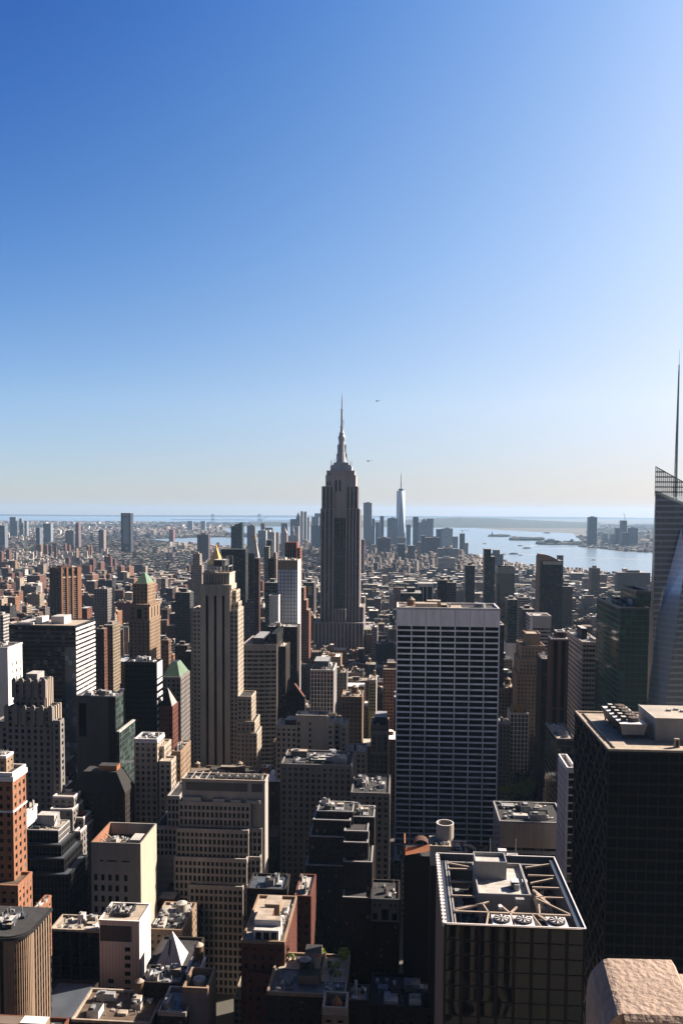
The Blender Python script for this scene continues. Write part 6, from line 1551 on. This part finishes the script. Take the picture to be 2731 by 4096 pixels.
farb('dark_window_block', 'dark brown office block with many small windows left of the limestone stripe tower', 700, 750, 2580, 830, x2=760, col=(.06, .045, .04), ws=.3, vis=2700, phrase='the dark many-windowed block')
farb('cream_corner_block', 'sunlit cream and brick building right of the green pyramid-roofed tower', 645, 675, 2560, 780, x2=686, col=(.22, .13, .09), ws=.35, vis=2660, phrase='the cream and brick building')
farb('white_low_block', 'white low office block with long front, below the river', 2200, 2260, 2556, 1050, dep=30, col=(.5, .5, .5), ws=.5, vis=2600, phrase='the long white block')

# helicopters, boats
def heli(px, py, D, lab, yaw):
    p = at(px, py, D); t = empty('helicopter', p, yaw, label=lab, cat='helicopter'); mt = MATS['black_metal']; t.scale = (1.25,)*3
    q = MB(); q.lathe(0, 0, [(.3, -3.5), (1.2, -2.5), (1.5, 0), (1.1, 2), (.4, 3.5)], mt, 12)
    for i, v in enumerate(q.v): q.v[i] = (v[2], v[1]*.9, v[0])
    q.build('body', t); q = MB(); q.bar((3, 0, .4), (10, 0, .9), .5, .6, mt); q.box(9.6, 10.4, -.1, .1, .2, 2.8, mt); q.build('tail_boom', t)
    q = MB(); q.cyl(0, 0, 1.1, 2.1, .2, .2, mt, 6)
    for k in range(4):
        a = k*math.pi/2+.5; q.bar((0, 0, 2.1), (6.5*math.cos(a), 6.5*math.sin(a), 2.0), .4, .1, mt)
    q.build('rotor', t); q = MB()
    for s in (-1, 1): q.bar((-2.5, s*1.2, -2), (2.5, s*1.2, -2), .15, .15, mt); q.bar((-1, s*.8, -1), (-1, s*1.2, -2), .12, .12, mt); q.bar((1, s*.8, -1), (1, s*1.2, -2), .12, .12, mt)
    q.build('skids', t)
heli(1507, 1604, 3300, 'upper of two small dark helicopters in the sky right of the antenna spire', .1)
heli(1472, 1844, 3000, 'lower of two small dark helicopters in the sky right of the skyscraper crown', .1)
for px, py, L_, lab in ((2052, 2217, 60, 'dark ferry near the near shore of the bay'), (2105, 2194, 60, 'ferry trailing a long wake in the middle of the bay'), (2079, 2184, 45, 'small boat above the wake-trailing ferry'), (2010, 2240-22, 40, 'small white boat close to the hazy stepped block'), (2080, 2222, 30, 'tiny white sailing boat near the river bank'), (2186, 2133, 90, 'distant ship near the far shore'), (1937, 2175, 35, 'tiny white boat below the statue island'), (2372, 2241, 30, 'tiny white boat right on the sunlit river')):
    p = atz(px, py, .6); t = empty('boat', p, .3, label=lab, cat='boat', group='boats on the bay')
    q = MB(); q.box(-L_/2, L_/2, -L_*.11, L_*.11, 0, L_*.08, MATS['white_stone' if L_ < 50 else 'dark_metal']); q.build('hull', t)
    q = MB(); q.box(-L_*.3, L_*.3, -L_*.09, L_*.09, L_*.08, L_*.18, MATS['white_stone']); q.build('cabin', t)

# ================================================================== GROUND, WATER, HILLS
def sheet(name, pts, z, mt, kind='structure', label=None):
    q = MB(); q.face([(p[0], p[1], z) for p in pts], mt); o = q.build(name); tag(o, kind=kind)
    return o
gm, gnt, gb = nodes('ground'); L = gnt.links.new
geo = gnt.nodes.new("ShaderNodeNewGeometry"); n1 = gnt.nodes.new("ShaderNodeTexNoise"); n1.inputs['Scale'].default_value = .0016; n1.inputs['Detail'].default_value = 12; n1.inputs['Roughness'].default_value = .75
L(geo.outputs['Position'], n1.inputs[0]); cr = gnt.nodes.new("ShaderNodeValToRGB"); L(n1.outputs[0], cr.inputs[0])
cr.color_ramp.elements[0].position = .35; cr.color_ramp.elements[0].color = (.03, .035, .025, 1); cr.color_ramp.elements[1].position = .65; cr.color_ramp.elements[1].color = (.11, .10, .095, 1)
L(cr.outputs[0], gb.inputs['Base Color']); gb.inputs['Roughness'].default_value = .95
FARD = 36000
sheet('ground', [(-FARD, -3000), (FARD, -3000), (FARD, FARD), (-FARD, FARD)], 0, gm)
# asphalt streets and lighter pavements of the nearby grid are one dark sheet each
am = mat('asphalt', (.05, .05, .052), .9, scale=.5)
def gp(u, v): p = U*u+V*v; return (p.x, p.y)
wm_, wnt, wb = nodes('water'); L = wnt.links.new
wb.inputs['Base Color'].default_value = (.15, .20, .25, 1); wb.inputs['Roughness'].default_value = .25; wb.inputs['Specular IOR Level'].default_value = .6
tcw = wnt.nodes.new("ShaderNodeTexCoord"); nw = wnt.nodes.new("ShaderNodeTexNoise"); nw.inputs['Scale'].default_value = .012; nw.inputs['Detail'].default_value = 8; L(tcw.outputs['Object'], nw.inputs[0])
bp = wnt.nodes.new("ShaderNodeBump"); bp.inputs['Strength'].default_value = .3; bp.inputs['Distance'].default_value = 6; L(nw.outputs[0], bp.inputs['Height']); L(bp.outputs[0], wb.inputs['Normal'])
def gpx(pts): return [atz(x, y, .5).xy for x, y in pts]
BAY = gpx([(560, 2158), (700, 2172), (860, 2186), (1100, 2180), (1400, 2190), (1800, 2216), (1880, 2226), (2000, 2250), (2160, 2275), (2300, 2285), (2700, 2330), (3100, 2350), (3100, 2212), (2620, 2212), (2480, 2206), (2400, 2195), (2330, 2192), (2305, 2182), (2200, 2178), (2330, 2172), (2290, 2133), (2150, 2128), (2000, 2120), (1900, 2112), (1700, 2111), (1500, 2108), (1250, 2108), (1100, 2100), (1020, 2106), (880, 2116), (900, 2132), (1040, 2138), (1120, 2148), (1000, 2150), (820, 2150)])
sheet('water', BAY, .5, wm_)
sheet('sea', [p for p in ([at_.xy for at_ in (atz(-900, 2088-8, .5), atz(700, 2092, .5), atz(1250, 2094, .5), atz(1500, 2080, .5))])]+[(3000, FARD-5), (-FARD, FARD-5)], .5, wm_)
# islands and piers
tm_ = mat('island_green', (.05, .065, .035), .95, scale=.01)
for pts in ([(1950, 2144), (1978, 2139), (2020, 2140), (2032, 2145), (2000, 2149), (1955, 2148)], [(2042, 2160), (2080, 2152), (2140, 2150), (2172, 2155), (2168, 2161), (2060, 2164)], [(2150, 2176), (2200, 2170), (2348, 2166), (2352, 2178), (2210, 2181), (2160, 2179)], [(2040, 2144), (2062, 2144), (2062, 2147), (2040, 2147)]):
    sheet('island', gpx(pts), .9, tm_)
isl = MB(); rnd = random.Random(3)
for (xa, xb, ya, yb, n, h) in ((1962, 2026, 2141, 2147, 60, 14), (2050, 2168, 2153, 2162, 120, 18), (2160, 2345, 2169, 2179, 120, 14), (2190, 2215, 2172, 2176, 12, 40)):
    for i in range(n):
        p = atz(rnd.uniform(xa, xb), rnd.uniform(ya, yb), .9); s = rnd.uniform(12, 40); hh = h*rnd.uniform(.4, 1)
        g = rnd.random() < .65
        isl.box(p.x-s, p.x+s, p.y-s*.7, p.y+s*.7, .9, .9+hh, CITY, col=(.05, .07, .04, 0) if g else (.35, .3, .27, 0))
tag(isl.build('island_buildings_and_trees'), kind='stuff')
# wakes are part of the water sheet's surface: thin pale foam strips
fm = mat('foam', (.5, .55, .6), .6)
for a, b_ in (((2105, 2196), (2290, 2193)), ((2030, 2212), (2150, 2220)), ((2250, 2226), (2590, 2240)), ((2105, 2186), (2140, 2181))):
    P, Q = atz(*a, .7), atz(*b_, .7); q = MB(); n_ = Vector((-(Q-P).y, (Q-P).x, 0)).normalized()*8
    q.face([P-n_, Q-n_*2, Q+n_*2, P+n_], fm); tag(q.build('wake'), kind='structure')
# hills: staten island, bayonne, the far ridge
def ridge(name, prof, D, depth, mt):
    q = MB(); P = [at(x, y, D) for x, y in prof]; n = 4
    rows = []
    for k in range(n+1):
        f = k/n; rows.append([Vector((p.x*(1+(f-1)*depth/D), D+(f-1)*depth, max(p.z*math.sin(f*math.pi/2), .0))) for p in P])
    rows.append([Vector((p.x*(1+depth/D), D+depth, 0)) for p in P])
    for a, b_ in zip(rows[:-1], rows[1:]):
        for i in range(len(P)-1): q.face([a[i], a[i+1], b_[i+1], b_[i]], mt)
    o = q.build(name); tag(o, kind='structure'); return o
hm = mat('hill_woods', (.04, .06, .05), .95, var=.6, scale=.004, streak=False)
rnd = random.Random(5)
def prof(pts, step=14, j=.6):
    out = []
    for (xa, ya), (xb, yb) in zip(pts[:-1], pts[1:]):
        n = max(1, int((xb-xa)/step))
        out += [(xa+(xb-xa)*i/n, ya+(yb-ya)*i/n+rnd.uniform(-j, j)) for i in range(n)]
    return out+[pts[-1]]
ridge('hills', prof([(1000, 2085), (1250, 2086), (1450, 2082), (1600, 2080), (1660, 2077), (1740, 2073), (1830, 2070), (1960, 2073), (2100, 2079), (2250, 2086), (2400, 2090)]), 17500, 3500, hm)
ridge('far_hills', prof([(-700, 2060), (0, 2056.5), (100, 2058), (400, 2060), (900, 2061), (1400, 2062), (1700, 2065)], j=.3), FARD-900, 800, hm)
ridge('far_hills', prof([(1650, 2064), (2000, 2066), (2300, 2068), (2600, 2071), (3300, 2074)], j=.3), FARD-900, 800, hm)

# ================================================================== GENERIC CITY
def inside(p, poly):
    x, y = p; c = False; n = len(poly)
    for i in range(n):
        a, b_ = poly[i], poly[i-1]
        if (a[1] > y) != (b_[1] > y) and x < (b_[0]-a[0])*(y-a[1])/(b_[1]-a[1])+a[0]: c = not c
    return c
BAYP = [tuple(p) for p in BAY]
def inwater(p): return inside(p, BAYP)
FB = []
for q4 in FOOT:
    us = [v.x*U.x+v.y*U.y for v in q4]; vs = [v.x*V.x+v.y*V.y for v in q4]; FB.append((min(us), max(us), min(vs), max(vs)))
def hits(u0, u1, v0, v1):
    for a, b_, c, d in FB:
        if u0 < b_+1 and u1 > a-1 and v0 < d+1 and v1 > c-1: return True
    return False
# columns of the picture where avenues or landmark fronts must stay clear: limit height so nothing rises over a landmark's visible part
def capz(u0, u1, v0, v1, z):
    cs = [U*u+V*v for u in (u0, u1) for v in (v0, v1)]
    if min(c.y for c in cs) < 60: return z
    xs = [1365.5+F*c.x/c.y for c in cs]; xa, xb = min(xs), max(xs); Dn = min(c.y for c in cs); Df = max(c.y for c in cs)
    for (x0, x1, yt, yb, D, ph) in VIS:
        if Dn < D and xb > x0-3 and xa < x1+3:
            mid = (xa+xb)/2
            z = min(z, CAMZ-(yb-8-Y0-(mid-1365)*.0056)/F*Df)
    return z
WALLC = [(.34, .24, .16), (.34, .17, .10), (.20, .075, .05), (.46, .38, .31), (.20, .18, .18), (.66, .62, .60), (.09, .08, .085), (.15, .09, .07), (.38, .31, .25), (.05, .048, .055), (.07, .035, .03)]
ROOFC = [(.14, .13, .13), (.08, .08, .08), (.34, .30, .26), (.60, .54, .47), (1.05, 1.0, .96), (.55, .57, .62), (.06, .06, .07), (.22, .17, .14)]
NAMEC = ['tan', 'brick-orange', 'dark red', 'pale beige', 'grey', 'off-white', 'charcoal', 'brown', 'beige', 'near-black', 'deep maroon']
rnd = random.Random(21)
cand = []
def lot_gen(umin, umax, vlim, cellu, cellv, hf):
    u = umin
    k = 0
    while u < umax:
        du = 62 if cellu is None else cellu
        k += 1
        for row in (0, 1):
            ua, ub = u+row*31, u+row*31+29
            vmax = vlim*ub+160
            v = -vmax
            blk = 0
            while v < vmax:
                wv = rnd.choice((9, 12, 15, 18, 24, 32, 44))
                blk += wv
                if blk > 250: blk = 0; v += 30; continue   # avenue
                yield ua+rnd.uniform(0, 3), ub-rnd.uniform(0, 5), v, v+wv-.4, row
                v += wv
        u += 80     # street
for ua, ub, va, vb, row in lot_gen(120, 3300, .48, None, None, None):
    c = U*((ua+ub)/2)+V*((va+vb)/2)
    if c.y < 60 or abs(c.x) > .47*c.y+90: continue
    if c.x < -.30*c.y and c.y > 3200: pass
    if inwater((c.x, c.y)): continue
    if hits(ua, ub, va, vb): continue
    # park clearing below the gridded slab's right side
    px, _ = proj(c)
    if 1995 < px < 2225 and 440 < c.y < 735: continue
    if 1452 < px < 1482 and c.y < 1000 and c.y > 420: continue
    if 1555 < px < 1585 and c.y < 900: continue
    D = c.y
    w_ = vb-va
    t = rnd.random()
    if D < 1500: h = rnd.uniform(30, 60) if t < .7 else rnd.uniform(55, 95)
    elif D < 2300: h = rnd.uniform(18, 48) if t < .86 else rnd.uniform(45, 80)
    else: h = rnd.uniform(12, 28) if t < .93 else rnd.uniform(30, 58)
    # skyline limits: nothing in the foreground may rise into the view of the far city
    lim = CAMZ-.155*D if D < 420 else CAMZ
    h = min(h, max(lim, 6)) if D > 60 else h
    if D < 480: h = min(h, CAMZ-.64*D-6+max(0, (D-300))*.25)
    z = capz(ua, ub, va, vb, h)
    if z < 5: z = 5
    cand.append((ua, ub, va, vb, z, D))
ORD = ['', 'second ', 'third ', 'fourth ', 'fifth ', 'sixth ', 'seventh ', 'eighth ', 'ninth ', 'tenth ', 'eleventh ', 'twelfth ', 'thirteenth ', 'fourteenth ', 'fifteenth ', 'sixteenth ', 'seventeenth ', 'eighteenth ', 'nineteenth ', 'twentieth ']
lm = [((a+b_)/2, D, ph, yt) for a, b_, yt, yb, D, ph in VIS if ph]
def wallmesh(q, x0, x1, y0, y1, z, ci, ri, ws, bay, M=None, z0=0): q.box(x0, x1, y0, y1, z0, z, CITY, bay=bay, flo=3.5, col=(*WALLC[ci], ws), tcol=(*ROOFC[ri], 0), M=M)
GM = Matrix(((V.x, U.x, 0, 0), (V.y, U.y, 0, 0), (0, 0, 1, 0), (0, 0, 0, 1)))   # local x=V, y=U
def rooftop(q, x0, x1, y0, y1, z, r_, M, big=True):
    w_, d_ = x1-x0, y1-y0
    for i in range(r_.choice((1, 2, 2, 3)) if big else 1):
        a, b_ = r_.uniform(.2, .45)*w_, r_.uniform(.15, .35)*d_; x = x0+r_.uniform(.05, .95-a/w_)*w_; y = y0+r_.uniform(.05, .95-b_/d_)*d_; h = r_.uniform(2, 6)
        c = r_.choice(WALLC); t = r_.choice(ROOFC+[(1., 1., 1.), (1.0, .9, .8)])
        q.box(x, x+a, y, y+b_, z, z+h, CITY, col=(*c, 0), tcol=(*t, 0), M=M)
    for i in range(3 if big else 1):
        x = x0+r_.uniform(.1, .9)*w_; y = y0+r_.uniform(.1, .9)*d_; s = r_.uniform(.8, 2.6); c = r_.choice([(1.0, 1.0, 1.0), (.3, .3, .3), (.5, .45, .4), (.12, .12, .12)])
        q.box(x, x+s, y, y+s, z, z+r_.uniform(1, 2.6), CITY, col=(*c, 0), M=M)
def seen(c):
    px, py = proj((U*((c[0]+c[1])/2)+V*((c[2]+c[3])/2)).to_3d()+Vector((0, 0, c[4]))); return px, py
scored = []
for c in cand:
    px, py = seen(c); inv = -20 < px < 2750 and py < 4200
    hid = any(x0-2 < px < x1+2 and D < c[5] and py > yt-5 and py < yb+10 for x0, x1, yt, yb, D, ph in VIS)
    area = (c[3]-c[2])*(c[1]-c[0]+c[4])/c[5]**2
    scored.append((0 if (not inv or hid) else area, c))
scored.sort(key=lambda t: -t[0])
used = {}
stuff = MB(); nobj = 0
for k, (sc_, c) in enumerate(scored):
    ua, ub, va, vb, z, D = c; r_ = random.Random(k*7+1)
    ci, ri = r_.randrange(len(WALLC)), r_.randrange(len(ROOFC)); ws = r_.choice((.25, .3, .35, .4, .6, .85)); bay = r_.choice((2.6, 3, 3.4, 4))
    px, py = seen(c)
    if sc_ > 0 and nobj < 270:
        nobj += 1
        sel = min(lm, key=lambda t: abs(t[0]-px)*.7+abs(t[3]+120-py)*.5+abs(t[1]-D)*.15)
        rel = 'left of' if px < sel[0]-25 else 'right of' if px > sel[0]+25 else ('beyond' if D > sel[1] else 'in front of')
        siz = 'narrow' if vb-va < 14 else 'wide' if vb-va > 28 else 'mid-sized'
        hgt = 'low' if z < 32 else 'mid-rise' if z < 60 else 'tall'
        tank = r_.random() < .35; step = z > 40 and r_.random() < .4
        ft = 'stepped-back' if step else ('water-tank' if tank else 'flat-roofed')
        key = (hgt, siz, NAMEC[ci], ft, rel, sel[2]); n_ = used.get(key, 0); used[key] = n_+1
        lab = f"{ORD[min(n_, 19)]}{hgt} {siz} {NAMEC[ci]} {ft} building {rel} {sel[2]}"
        p = U*ua+V*va; W, Dp = vb-va, ub-ua
        t = empty(f'{hgt.replace("-", "_")}_building' if hgt != 'tall' else 'tall_building', (p.x, p.y, 0), -G, label=lab, cat='building', group='ordinary city buildings')
        q = MB(); z1 = z*.72 if step else z
        wallmesh(q, 0, W, 0, Dp, z1, ci, ri, ws, bay)
        if step: wallmesh(q, W*.15, W*.85, Dp*.15, Dp*.85, z, ci, ri, ws, bay, z0=z1)
        q.build('wall', t)
        q = MB(); pw = .35; cc = (*[min(1, x*1.15) for x in WALLC[ci]], 0)
        for a in ((-.1, W+.1, -.1, pw), (-.1, W+.1, Dp-pw, Dp+.1), (-.1, pw, pw, Dp-pw), (W-pw, W+.1, pw, Dp-pw)): q.box(*a, z1-.1, z1+1, CITY, col=cc)
        q.build('parapet', t)
        if not step:
            q = MB(); rooftop(q, .5, W-.5, .5, Dp-.5, z1, r_, None); q.build('roof_equipment', t)
        if tank: tankpart(t, W*r_.uniform(.3, .7), Dp*r_.uniform(.3, .7), z, min(2.4, W*.15), 4)
    else:
        wallmesh(stuff, va, vb, ua, ub, z, ci, ri, ws, bay, GM)
        if D < 2600: rooftop(stuff, va, vb, ua, ub, z, r_, GM, D < 1600)
tag(stuff.build('city_blocks'), kind='stuff')

# far city beyond ~3.3 km: Brooklyn, downtown, Jersey: thousands of small blocks
far = MB(); rnd = random.Random(99)
PAL = [(.50, .38, .32), (.36, .19, .15), (.24, .12, .10), (.65, .58, .54), (.26, .25, .28), (.95, .86, .80), (.12, .11, .13), (.50, .38, .31)]
RP = [(.20, .19, .20), (.70, .62, .56), (1.0, .95, .9), (.12, .12, .14), (.34, .32, .32), (.06, .08, .05)]
D = 3250.
while D < 19500:
    s = max(13, .0042*D); xw = .46*D
    x = -xw
    while x < xw:
        x += s*rnd.uniform(1.1, 2.4)
        y = D+rnd.uniform(0, s*1.8)
        px = 1365+F*x/y
        if inwater((x, y)): continue
        if D > 9000 and 1150 < px < 2350: continue
        if D > 14500 and rnd.random() < .5: continue
        if px > 1800 and px < 2640 and D < 5600:   # near shore keeps low
            h = rnd.uniform(8, 22)
        else:
            h = rnd.uniform(6, 13) if rnd.random() < .965 else rnd.uniform(18, 48)
        if 1200 < px < 1850 and D < 6000: h = rnd.uniform(12, 38) if rnd.random() < .93 else rnd.uniform(38, 62)
        h = min(h, max(8, CAMZ-(2092-Y0)/F*y))
        w_, d_ = s*rnd.uniform(.5, 1.15), s*rnd.uniform(.5, 1.1)
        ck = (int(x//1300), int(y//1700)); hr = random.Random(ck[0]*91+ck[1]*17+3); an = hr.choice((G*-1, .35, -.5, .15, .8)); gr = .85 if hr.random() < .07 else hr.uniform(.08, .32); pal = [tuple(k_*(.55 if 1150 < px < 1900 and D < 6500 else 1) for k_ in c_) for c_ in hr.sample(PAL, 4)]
        Mx = Matrix.Translation((x, y, 0)) @ Matrix.Rotation(an, 4, 'Z')
        if rnd.random() < gr: far.box(0, w_*1.8, 0, d_, 0, rnd.uniform(7, 12), CITY, col=(.05, .075, .035, 0), M=Mx); continue
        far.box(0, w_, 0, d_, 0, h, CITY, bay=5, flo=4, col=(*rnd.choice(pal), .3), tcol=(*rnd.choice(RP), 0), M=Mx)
    D += s*1.75
tag(far.build('distant_city_blocks'), kind='stuff')

# ---- blocks beside and behind the camera (their shade and reflections reach the view)
def offside():
    for i, (u0, u1, v0, v1, z) in enumerate(((150, 215, 215, 300, 225), (232, 292, 215, 300, 215), (440, 520, 190, 270, 170), (60, 130, 200, 300, 240), (-20, 40, 200, 290, 220))):
        pass
    # the viewing tower itself: limestone slab under and beside the camera
    t = empty('viewing_tower', (0, 0, 0), -G, label='limestone skyscraper that carries the stone parapet in the corner', cat='skyscraper')
    q = MB(); ln = MATS['limestone']
    q.box(-38, 60, -28, 3.2, 0, 252, MATS['dark_glass'], top=MATS['roof_tan'])
    wl = MATS['tower_stone']
    for i in range(15):
        x = -38+98*i/14; q.box(x-1.5, x+1.5, 3.2, 4.4, 0, 252, wl)
    for j in range(66):
        z = 3+j*3.8; q.box(-38, 60, 3.21, 3.4, z, z+.9, MATS['dark_metal'])
    q.build('wall', t)
offside()

# ---- stone parapet block in the near corner
def parapet():
    zt = CAMZ-3.1; ps = mat('parapet_stone', (.44, .33, .27), .9, var=.38, scale=1.6, bump=.3, bscale=22, streak=False)
    def gp_(px, py): v = atz(px, py, zt); return v
    a, b_, c, d = gp_(2430, 3833), gp_(2682, 3839), gp_(2775, 4066), gp_(2492, 4054)
    root = empty('stone_parapet', (a.x, a.y, 0), label='weathered pale stone parapet block with chamfered corners in the near right corner', cat='parapet')
    O = Vector((a.x, a.y, 0))
    def off(l, dx, dz): return l+Vector((dx, 0, -dz))
    # cross-section of the left rounded shoulder, swept from the back edge to the front edge
    prof_ = [(0, 0), (-.035, .010), (-.075, .045), (-.11, .09), (-.135, .15), (-.145, .22), (-.145, 3.0)]
    q = MB(); back = [off(a, x, z) for x, z in prof_]; front = [off(d, x*.95, z) for x, z in prof_]
    # bevelled front nose
    nose = [off(p, 0.004, .03)+Vector((0, -.03, 0)) for p in front]
    for i in range(len(prof_)-1):
        q.face([front[i], front[i+1], back[i+1], back[i]][::-1], ps)
    n = 14
    for i in range(n):      # top in strips so the bump varies
        f0, f1 = i/n, (i+1)/n
        q.face([a.lerp(d, f1), d.lerp(c, 0)*0+a.lerp(d, f1).lerp(b_.lerp(c, f1), 1.0), b_.lerp(c, f0), a.lerp(d, f0)], ps)
    q.face([d, c, c+Vector((0, -.03, -.03)), d+Vector((0, -.03, -.03))][::-1], ps)
    dd, cc = d+Vector((0, -.03, -.03)), c+Vector((0, -.03, -.03))
    q.face([dd, cc, cc+Vector((0, 0, -.5)), dd+Vector((0, 0, -.5))][::-1], ps)
    q.face([p+Vector((0, 0, 0)) for p in front[1:]]+[d+Vector((0, 0, -3)), d], ps)
    r = [off(b_, .03, .045), off(b_, .05, .10), off(b_, .6, .12)]; s_ = [off(c, .03, .045), off(c, .05, .10), off(c, .6, .12)]
    q.face([c, s_[0], r[0], b_], ps); q.face([s_[0], s_[1], r[1], r[0]], ps); q.face([s_[1], s_[2], r[2], r[1]], ps)
    # back side and underside
    q.face([b_, a]+[a+Vector((0, 0, -3)), b_+Vector((0, 0, -3))], ps)
    q.face([back[i] for i in range(len(back))]+[a+Vector((0, 0, -3))], ps)
    q.v = [(x-O.x, y-O.y, z) for x, y, z in q.v]
    q.build('coping_block', root)
    q = MB(); e = d+Vector((.10, -.06, -.50)); g_ = c+Vector((.2, -.06, -.50))
    q.box(e.x-O.x, g_.x-O.x, e.y-O.y-.02, e.y-O.y+.4, e.z-2.5, e.z, MATS['parapet_stone']); q.build('lower_step', root)
parapet()

# ---- haze: one closed box of thin pale air round the whole scene
hz = bpy.data.materials.new('haze_air'); hz.use_nodes = True; nt = hz.node_tree; nt.nodes.clear()
out = nt.nodes.new("ShaderNodeOutputMaterial"); pv = nt.nodes.new("ShaderNodeVolumePrincipled")
pv.inputs['Color'].default_value = (.42, .66, 1, 1); pv.inputs['Density'].default_value = 2.1e-5; pv.inputs['Anisotropy'].default_value = .25
nt.links.new(pv.outputs[0], out.inputs['Volume'])
q = MB(); q.box(-42000, 42000, -3600, 42000, -1, 470, hz, bottom=True); o = q.build('haze'); tag(o, kind='stuff')
print('objects', len(COL.objects), 'cand', len(cand), 'stuff faces', len(stuff.f), 'far', len(far.f))
